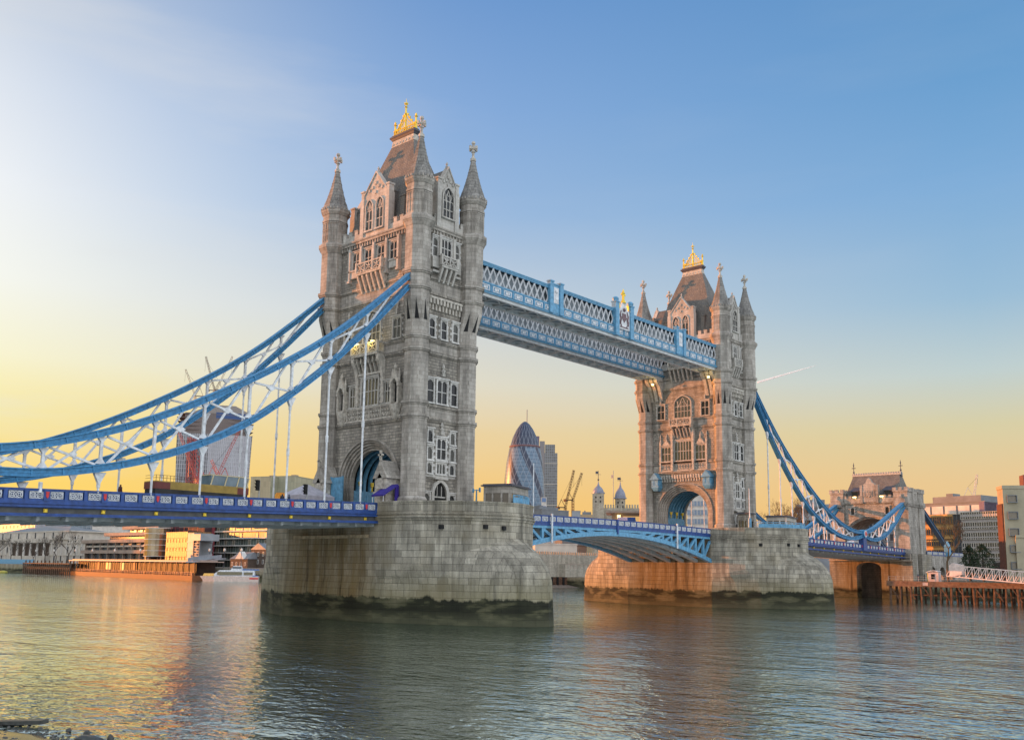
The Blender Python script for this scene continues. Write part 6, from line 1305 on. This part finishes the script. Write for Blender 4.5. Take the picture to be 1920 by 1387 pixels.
# bullet-shaped glass tower
def bullet():
    c = gp2(981.5, 1050); zt = zat(981, 790, 1050); prof = [(21.2, 5), (22.2, 45), (23.0, 75), (22.8, 90), (22.0, 106), (20.4, 122), (17.6, 137), (13.6, 151), (9.4, 160), (5.2, 166), (2.2, 168.6), (.1, zt)]
    m_, nt, p = newmat('spiral_glass'); t_ = nd(nt, 'ShaderNodeTexCoord'); s = nd(nt, 'ShaderNodeSeparateXYZ', {0: t_.outputs['Object']})
    th = mth(nt, 'DIVIDE', mth(nt, 'ARCTAN2', s.outputs[1], s.outputs[0]), 2*math.pi)
    def saw(k, sl, off=0): return mth(nt, 'FRACT', mth(nt, 'ADD', mth(nt, 'ADD', mth(nt, 'MULTIPLY', th, float(k)), mth(nt, 'MULTIPLY', s.outputs[2], sl)), off+20.0))
    band = mth(nt, 'LESS_THAN', saw(6, .021, .25), .32); l1 = mth(nt, 'LESS_THAN', saw(20, .062), .15); l2 = mth(nt, 'LESS_THAN', saw(20, -.062), .15); fl = mth(nt, 'LESS_THAN', mth(nt, 'FRACT', mth(nt, 'DIVIDE', s.outputs[2], 4.15)), .16)
    ln = mth(nt, 'MAXIMUM', l1, l2); top = mth(nt, 'GREATER_THAN', s.outputs[2], 138.0)
    n_ = nd(nt, 'ShaderNodeTexNoise', {'Vector': t_.outputs['Object'], 'Scale': .12}).outputs[0]
    base = mixc(nt, n_, (.06, .11, .17), (.16, .24, .32)); base = mixc(nt, mth(nt, 'MULTIPLY', fl, .7), base, (.03, .05, .09)); base = mixc(nt, mth(nt, 'MAXIMUM', band, top), base, (.018, .026, .055)); base = mixc(nt, mth(nt, 'MULTIPLY', ln, .45), base, (.26, .28, .32))
    nt.links.new(base, p.inputs['Base Color']); p.inputs['Roughness'].default_value = .35; p.inputs['Metallic'].default_value = .0
    t = thing('bullet_tower', "bullet-shaped glass skyscraper with dark spiral bands between the two bridge towers", 'skyscraper', (c.x, c.y, 0)); m = MB(); m.lathe(prof, 48, 0, 0); part('glass_skin', m, m_, t, off=False, smooth=True)
    m = MB(); m.lathe([(17.0, 139.4), (17.6, 140.6), (16.9, 141.2)], 48, 0, 0); part('ring_band', m, plain('bullet_band', (.22, .12, .12), .5), t, off=False); 
bullet()
c = at(988, 800, 1500); t = thing('radio_mast', "thin mast rising behind the tip of the bullet-shaped tower", 'mast', (c.x, c.y, GZ)); m = MB(); z2 = zat(988, 768, 1500); m.cyl((c.x, c.y, GZ), (c.x, c.y, z2), 1.0, .5, 6); m.box(c.x-9, c.x+9, c.y-9, c.y+9, GZ, zat(988, 815, 1500)); part('pole', m, W_['mauve'], t)
# slab tower with gridded glass
HG = curtain('slab_glass', (.15, .15, .14), (.22, .23, .25), 3.0, 4.2, .35, .2, .6, .45)
A, B = gp2(1010, 1450), gp2(1044, 1450); t = thing('slab_tower', "stepped glass slab skyscraper right behind the bullet-shaped tower", 'skyscraper', (A.x, A.y, GZ), math.atan2(B.y-A.y, B.x-A.x)); L_ = (B-A).length; m = MB(); zz = lambda v: zat(1030, v, 1450)-GZ
m.box(L_*.28, L_, 0, 30, 0, zz(849)); m.box(L_*.30, L_*.86, 1, 29, zz(849), zz(833)); part('glazing', m, HG, t, off=False); m = MB(); m.box(0, L_*.28, -.5, 30.5, 0, zz(827)); part('lift_core', m, plain('core_panel', (.22, .20, .20), .5), t, off=False)
for i in range(5): m = MB(); z = zz(849)*(i+1)/5.5; m.box(L_*.28, L_+.3, -.4, 30.4, z-.5, z+.5); part('sky_lobby_band', m, W_['stone'], t, off=False)
A, B = gp2(998, 1300), gp2(1009, 1300); building('glass_slab', "narrow mauve grey slab peeking between the bullet-shaped tower and the stepped slab tower", 'office tower', A, B, 20, GZ, zat(1003, 818, 1300)-GZ, W_['mauve'], (), None, 0, None, .4)
A, B = gp2(1015, 620), gp2(1066, 640); building('low_office', "low grey office roof behind the drawbridge parapet under the slab tower", 'office block', A, B, 30, GZ, zat(1040, 957, 630)-GZ, W_['roofg'], [(24, 9)], wmesh(3, 3.4, W_['stone'], LG), 0, 2)
A, B = gp2(1072, 600), gp2(1088, 600); building('low_office', "small blue-grey plant box under the brown cranes", 'office block', A, B, 20, GZ, zat(1080, 958, 600)-GZ, W_['grey'], (), None, 0, None, .3)
A, B = gp2(1088, 640), gp2(1112, 640); building('low_office', "low brown rooftop left of the domed castle turret", 'office block', A, B, 20, GZ, zat(1100, 966, 640)-GZ, W_['tan'], [(33, 8)], wmesh(1.2, 1.8, W_['tan'], FG), 0, 2)
A, B = gp2(1014, 700), gp2(1024, 700); building('office_block', "slim white and blue office at the foot of the slab tower", 'office block', A, B, 15, GZ, zat(1019, 933, 700)-GZ, W_['white'], [(38, 1), (44, 1), (50, 1)], wmesh(3, 3, W_['white'], plain('blue_pane', (.12, .2, .36), .3)), 0, None, .4)
# glass offices left of the nearer tower
GG = curtain('pale_green_glass', (.33, .32, .22), (.22, .22, .15), 2.2, 4.0, .14, .2, .6, .25)
for (u0, u1, v, lab) in ((462, 500, 894, "smaller pale green glass office left of the nearer tower, behind the traffic lights"), (503, 545, 893, "larger pale green glass office just left of the nearer tower")):
    A, B = gp2(u0, 700), gp2(u1, 690); t, L_ = building('glass_office', lab, 'office block', A, B, 34, GZ, zat((u0+u1)/2, v, 695)-GZ, GG, (), None, 0, None, .5, 'pale green glass offices', 0); m = MB(); m.box(L_*.5, L_*.7, 10, 14, zat(u0, v, 695)-GZ, zat(u0, v, 695)-GZ+2.5); part('roof_plant', m, W_['conc'], t, off=False)
# castle keep with domed turrets
def keep():
    d = 345; A, B = gp2(1104, d), gp2(1200, d); L_ = (B-A).length; rz = math.atan2(B.y-A.y, B.x-A.x); t = thing('castle_keep', "old stone castle keep with battlements and lead-domed turrets left of the farther tower", 'castle', (A.x, A.y, GZ), rz); K = W_['stone']; sc = L_/96.0
    Z = lambda v: zat(1140, v, d)-GZ; KS = stone('keep_stone', (.44, .39, .30), (.34, .29, .22), (.28, .25, .2), 1.2, .5, .03, .3)
    m = MB(); m.box(8*sc, L_, 0, 26, 0, Z(952)); n = 13
    for i in range(n): x = 30*sc+i*(L_-30*sc)/n; m.box(x, x+(L_-30*sc)/n*.58, 0, .8, Z(952), Z(945.5))
    part('wall', m, KS, t, off=False)
    for u0, u1, vb, vd, vv, rd in ((1111, 1132.6, 925, 910, 886, False), (1153, 1174, 934, 912.5, 897, True)):
        x0, x1 = (u0-1104)*sc, (u1-1104)*sc; c = (x0+x1)/2; r_ = (x1-x0)/2; m = MB()
        if rd: m.lathe([(r_*.92, 0), (r_*.92, Z(vb))], 14, c, r_)
        else: m.box(x0, x1, -1.2, 2*r_-1.2, 0, Z(vb))
        tt = part('turret', m, KS, t, off=False); yc = r_ if rd else r_-1.2; h_ = Z(vd)-Z(vb)
        for k in (-.4, .4):
            for v in (vb+6, vb+14): m = MB(); m.box(c+k*r_-.22, c+k*r_+.22, (-1.3 if not rd else yc-r_*.95), (-1.0 if not rd else yc-r_*.7), Z(v+3), Z(v)); part('slit_window', m, M_['dark'], tt, off=False)
        m = MB(); q = Z(vb); m.lathe([(r_*1.18, q), (r_*1.18, q+.4), (r_*.98, q+.6), (r_*.98, q+h_*.25), (r_*.86, q+h_*.5), (r_*.6, q+h_*.75), (r_*.28, q+h_*.95), (r_*.12, q+h_*1.25), (.12, q+h_*1.5)], 14, c, yc); part('lead_dome', m, plain('dome_lead', (.20, .21, .26), .45, .2), tt, off=False)
        m = MB(); m.cyl((c, yc, q+h_*1.4), (c, yc, Z(vv-4)), .1); m.ball((c, yc, q+h_*1.75), .35, 6); m.bar((c-1.0, yc, Z(vv+3)), (c+1.0, yc, Z(vv+3)), .1, .1); m.box(c-1.0, c-.1, yc-.05, yc+.05, Z(vv+1.5), Z(vv-3)); part('weather_vane', m, M_['lead'], tt, off=False)
keep()
p = at(1150, 960, 352); t = thing('flag_pole', "tall thin flagpole between the two domes of the castle keep", 'flagpole', (p.x, p.y, GZ)); m = MB(); m.cyl((p.x, p.y, GZ), (p.x, p.y, zat(1150, 882, 352)), .16, .1); part('pole', m, W_['grey'], t); m = MB(); m.box(p.x-.9, p.x-.1, p.y-.05, p.y+.05, zat(1150, 896, 352), zat(1150, 890, 352)); part('flag', m, W_['grey'], t)
# curtain wall, wharf, houses under the drawbridge
A, B = gp2(985, 300), gp2(1130, 330); ww = stone('curtain_wall', (.40, .36, .29), (.31, .28, .22), (.24, .21, .17), 1.0, .45, .03, .3)
L_ = (B-A).length; t = thing('castle_wall', "pale battlemented castle wall seen between the two piers under the drawbridge", 'castle wall', (A.x, A.y, GZ), math.atan2(B.y-A.y, B.x-A.x)); m = MB(); hh = zat(1060, 1040, 318)-GZ; m.box(0, L_, 0, 2, -1, hh)
for i in range(34): x = i*L_/34; m.box(x, x+L_/34*.55, 0, .6, hh, hh+.9)
m.box(L_*.42, L_, -2.5, 0, -1, hh*.52); part('wall', m, ww, t, off=False); m = MB()
for i in range(12): x = L_*.44+i*L_*.045; m.box(x, x+.25, -2.55, -2.5, hh*.3, hh*.48)
m.box(L_*.42, L_, -2.6, -2.5, hh*.49, hh*.52); part('drip_course', m, W_['conc'], t, off=False)
A, B = gp2(1003, 340), gp2(1082, 345); t, L_ = building('arcaded_lodgings', "long low stone range with round-headed dark windows behind the castle wall", 'lodgings', A, B, 10, GZ, zat(1040, 1021, 342)-GZ, W_['stone'], (), None, 0, None, .5)
for i in range(6): m = MB(); x = (i+.7)*L_/6.6; m.ext([(x-1.0, 4.6), (x-1.0, 6.2)]+[(x+a, 6.2+b) for a, b in arch_pts(1.0, 0, .9, 6)]+[(x+1.0, 4.6)], -.1, .1); m.ext([(x-1.2, 4.3), (x+1.2, 4.3), (x+1.2, 4.6), (x-1.2, 4.6)], -.2, .1); part('window', m, M_['dark'], t, off=False)
A, B = gp2(1056, 352), gp2(1100, 356); t, L_ = building('castle_house', "steep slate roofed house behind the castle wall under the drawbridge", 'house', A, B, 9, GZ, zat(1080, 1022, 354)-GZ, W_['conc'], [(6, 4)], wmesh(1, 1.5, W_['white'], FG), 0, None, .1)
m = MB(); hh = zat(1080, 1022, 354)-GZ; m.add([(-.4, -.4, hh), (L_+.4, -.4, hh), (L_+.4, 9.4, hh), (-.4, 9.4, hh), (1, 4.5, hh+4), (L_-1, 4.5, hh+4)], [(0, 1, 5, 4), (1, 2, 5), (2, 3, 4, 5), (3, 0, 4)]); part('roof', m, M_['slate'], t, off=False)
A, B = gp2(1003, 372), gp2(1056, 376); building('castle_house', "pale rendered house behind the arcaded range under the drawbridge", 'house', A, B, 9, GZ, zat(1030, 1008, 374)-GZ, W_['stone'], [(10, 7), (13, 7)], wmesh(1, 1.5, W_['white'], FG), 0, 1)
t = thing('timber_fender', "brown timber fender with dark posts along the wharf between the piers", 'fender', (-115, 178, 0)); a, b = gp2(1000, 338), gp2(1130, 352); dv = b-a; m = MB(); m.bar(a+Vector((0, 0, 2.8)), b+Vector((0, 0, 2.8)), .5, 4.0); part('boarding', m, WOOD, t); m = MB(); m.bar(a+Vector((0, 0, 5.0)), b+Vector((0, 0, 5.0)), 1.4, .7); part('capping', m, TOPD, t)
for i in range(13): q = a+dv*(i/12)+Vector((dv.y, -dv.x, 0)).normalized()*.6; m = MB(); m.box(q.x-.3, q.x+.3, q.y-.3, q.y+.3, -1, 4.6); part('post', m, M_['dark'], t)
m = MB(); q = Vector((dv.y, -dv.x, 0)).normalized(); m.add([tuple(a+q*.5+Vector((0, 0, .9))), tuple(b+q*.5+Vector((0, 0, .9))), tuple(b+q*7+Vector((0, 0, -.3))), tuple(a+q*7+Vector((0, 0, -.3)))], [(0, 1, 2, 3)]); tag(part('shingle', m, plain('shingle', (.17, .14, .11), .9, var=.5, vs=3)), "shingle strip below the timber fender between the piers", kind='structure')
# pavilion with glowing soffit
A, B = gp2(1147, 250), gp2(1215, 250); t, L_ = building('cafe_pavilion', "low brown pavilion with glowing orange soffit left of the farther tower's foot", 'pavilion', A, B, 10, GZ, zat(1170, 962, 250)-GZ, W_['conc'], (), None, 0, None, .1)
m = MB(); hh = zat(1170, 962, 250)-GZ; m.box(-1.5, L_+1, -3, 11, hh, hh+.5); part('roof', m, W_['conc'], t, off=False); m = MB(); m.box(1.5, 2.3, -1.2, -.9, hh-1.5, hh-.5); part('lamp', m, M_['lamp'], t, off=False); m = MB(); m.box(3, L_-.5, -.3, 0, hh-3, hh-.8); part('window_band', m, LG, t, off=False)
t = thing('banner_board', "white and purple banner board under the brown pavilion by the farther tower", 'banner', (*gp2(1168, 246)[:2], GZ)); p, q = gp2(1158, 246), gp2(1192, 246); z = zat(1175, 974, 246); r_ = (q-p)*.55; m = MB(); m.bar((p.x, p.y, z), (p.x+r_.x, p.y+r_.y, z), .2, 1.3); part('white_half', m, plain('banner_white', (.55, .4, .5), .6), t); m = MB(); m.bar((p.x+r_.x, p.y+r_.y, z), (q.x, q.y, z), .2, 1.3); part('purple_half', m, M_['deep_blue'], t); m = MB(); m.bar((p.x, p.y, GZ), (p.x, p.y, z), .2, .2); m.bar((q.x, q.y, GZ), (q.x, q.y, z), .2, .2); part('post', m, W_['grey'], t)
# --- right bank --------------------------------------------------------------
A, B = gp2(1290, 430), gp2(1340, 430); building('gridded_office', "white gridded office block seen through the farther tower's arch", 'office block', A, B, 20, GZ, zat(1310, 928, 430)-GZ, W_['white'], [(z, 8) for z in (6, 10, 14, 18, 22, 26, 30)], wmesh(1.6, 2.3, W_['white'], plain('sky_pane', (.20, .26, .34), .3)), 0, 2)
A, B = gp2(1497, 380), gp2(1560, 380); building('blue_grey_office', "blue-grey office block behind the trees and the right chain", 'office block', A, B, 20, GZ, zat(1520, 948, 380)-GZ, W_['grey'], [(z, 6) for z in (9, 14, 19, 24)], wmesh(3.4, 2.2, W_['grey'], FG), 0, 2)
A, B = gp2(1600, 330), gp2(1690, 330); building('gatehouse_backdrop', "grey office with rows of windows seen through the gatehouse arch", 'office block', A, B, 15, GZ, 24, W_['roofg'], [(z, 9) for z in (4, 8, 12, 16, 20)], wmesh(1.6, 2.2, W_['grey'], FG), 0, None)
A, B = gp2(1722, 455), gp2(1853, 440); t, L_ = building('rooftop_offices', "broad office with white panels, a cream band and a dark roof above the ribbed office", 'office block', A, B, 30, GZ, zat(1790, 943, 447)-GZ, W_['roofg'], (), None, 0, 3, .4)
hh = zat(1790, 943, 447)-GZ; m = MB()
for i in range(5): m.box(L_*(.06+.19*i), L_*(.06+.19*i)+L_*.16, -.4, 0, hh-5.6, hh-1.2)
part('white_panel', m, W_['white'], t, off=False); m = MB(); m.box(L_*.04, L_*.93, -.5, 0, hh-9.2, hh-6.4); part('cream_band', m, plain('cream_panel', (.55, .38, .2), .6), t, off=False); m = MB(); m.box(L_*.93, L_*1.0, -.6, 20, hh-10, hh); part('end_bay', m, W_['mauve'], t, off=False)
rib = wmesh(1.15, 2.3, W_['grey'], FG, .3)
A, B = gp2(1728, 405), gp2(1791, 398); t, L_ = building('ribbed_office', "ochre-lit half of the ribbed office right of the gatehouse", 'office block', A, B, 16, GZ, zat(1760, 968, 401)-GZ, plain('sunlit_rib', (.46, .27, .10), .7), [(z, 15) for z in (4, 8, 12.2, 16.4, 20.6)], wmesh(.75, 2.6, W_['ochre'], FG, .5), 0, None, .8, 'ribbed offices', 4)  # sunlight put into the ochre wall colour; the grey half is unlit
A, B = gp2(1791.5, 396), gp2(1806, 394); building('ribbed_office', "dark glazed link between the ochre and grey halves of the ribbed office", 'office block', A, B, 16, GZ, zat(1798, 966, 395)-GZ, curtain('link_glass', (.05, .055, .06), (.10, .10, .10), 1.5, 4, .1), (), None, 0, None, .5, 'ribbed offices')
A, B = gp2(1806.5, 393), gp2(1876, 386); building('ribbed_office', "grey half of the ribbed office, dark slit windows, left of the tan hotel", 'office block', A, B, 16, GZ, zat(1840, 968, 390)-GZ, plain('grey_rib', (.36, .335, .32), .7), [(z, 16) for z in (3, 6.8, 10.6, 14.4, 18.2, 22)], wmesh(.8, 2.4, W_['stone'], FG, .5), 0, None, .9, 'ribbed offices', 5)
A, B = gp2(1862, 520), gp2(1880, 520); building('far_block', "pale distant block between the ribbed office and the tan hotel", 'office block', A, B, 15, GZ, zat(1870, 948, 520)-GZ, W_['white'], [(30, 3), (35, 3)], wmesh(2, 2, W_['white'], FG), 0, None)
# hotel
gyh = None; A, B = gp2(1888, 252), gp2(1990, 255.3); hh = zat(1900, 915, 251)-GZ; HT = plain('tan_concrete', (.33, .29, .20), .85, vs=.25); t, L_ = building('tan_hotel', "tan concrete hotel block cut by the right edge", 'hotel', A, B, 4.6, GZ, hh, HT, (), None, 0, None, .8)
m = MB(); m.box(-.3, -.02, .3, 4.6, 0, hh*.84); part('brick_return', m, plain('red_return', (.12, .05, .03), .9), t, off=False); hw_ = wmesh(1.9, 1.5, W_['roofg'], plain('hotel_glass', (.14, .11, .07), .15, spec=.8), .7)
for i in range(5): put('window', hw_, t, (1.9, 0, hh*.93-1.6-i*3.9)); put('window', hw_, t, (15, 0, hh*.93-1.6-i*3.9))
m = MB(); m.box(5, L_, 1.0, 4.2, hh+.8, hh+3.4); m.lathe([(6, hh+3.4), (6, hh+4.2), (.5, hh+6.2)], 12, 12, 3); part('roof_storey', m, plain('roof_brick', (.15, .07, .055), .8), t, off=False); m = MB(); m.box(4.6, L_, -.3, 0, 2.5, 10.5); part('glass_lobby', m, plain('lobby_glass', (.20, .22, .17), .12, spec=.8), t, off=False); m = MB(); m.box(6, L_, -1.2, 0, 1.2, 2.8); part('lit_window', m, LG, t, off=False)
m = MB(); m.box(2, 4.4, -.6, 0, 0, 10.9); m.box(2, L_, -.9, 0, 10.4, 11); part('frame', m, HT, t, off=False)
A, B = gp2(1862, 300), gp2(1886, 295); building('brick_kiosk', "small dark brick house at the foot of the tan hotel, behind the gangway", 'house', A, B, 8, GZ, 4.5, W_['brick'], [(1.2, 4)], wmesh(1.1, 1.6, W_['white'], FG), 0, 1)
# office block on the near bank outside the frame to the left, whose shade lies over the nearer tower
def shade():
    d = 310; n = Vector((.375, -.927, 0)).normalized(); s = Vector((SUNV.x, SUNV.y, 0)).normalized(); c = Vector((0, -5, 0))+s*d; A, B = c-n*(-96), c-n*22
    B, A = c+n*(-22), c+n*100
    building('shading_offices', "glass riverside office block on the near bank, out of the picture to the left", 'office block', B, A, 30, 4, 38.5+d*math.tan(SUN_EL)-4, curtain('riverside_glass', (.1, .12, .14), (.3, .3, .3), 3, 3.6), (), None, 0, 3)
shade()
def shade_west():  # unseen block added up the river to shade the left bank
    c = gy(95, 160)+Vector((SUNV.x, SUNV.y, 0)).normalized()*330; n = Vector((-SUNV.y, SUNV.x, 0)).normalized()
    building('shading_offices', "unseen second block added far up the river to shade the left bank", 'office block', c+n*52, c-n*40, 30, 4, 24+330*math.tan(SUN_EL)-4, W_['grey'], (), None, 0, 3)
shade_west()
# contrail
p, q = at(1420, 717, 9000), at(1530, 685, 9000); m = MB(); m.tube([p, p.lerp(q, .35), p.lerp(q, .7), q], [9, 8, 5, 1.0], 6); ice = plain('ice_cloud', (.95, .95, .95), 1.0, var=0); ice.node_tree.nodes['Principled BSDF'].inputs['Transmission Weight'].default_value = 0
ic = ice.node_tree; tb_ = nd(ic, 'ShaderNodeBsdfTranslucent', {0: (1, 1, 1, 1)}); mx = nd(ic, 'ShaderNodeMixShader', {0: .5, 1: ic.nodes['Principled BSDF'].outputs[0], 2: tb_.outputs[0]}); ic.links.new(mx.outputs[0], ic.nodes['Material Output'].inputs[0])
tag(part('contrail', m, ice), "thin white contrail in the sky right of the farther tower", kind='stuff')
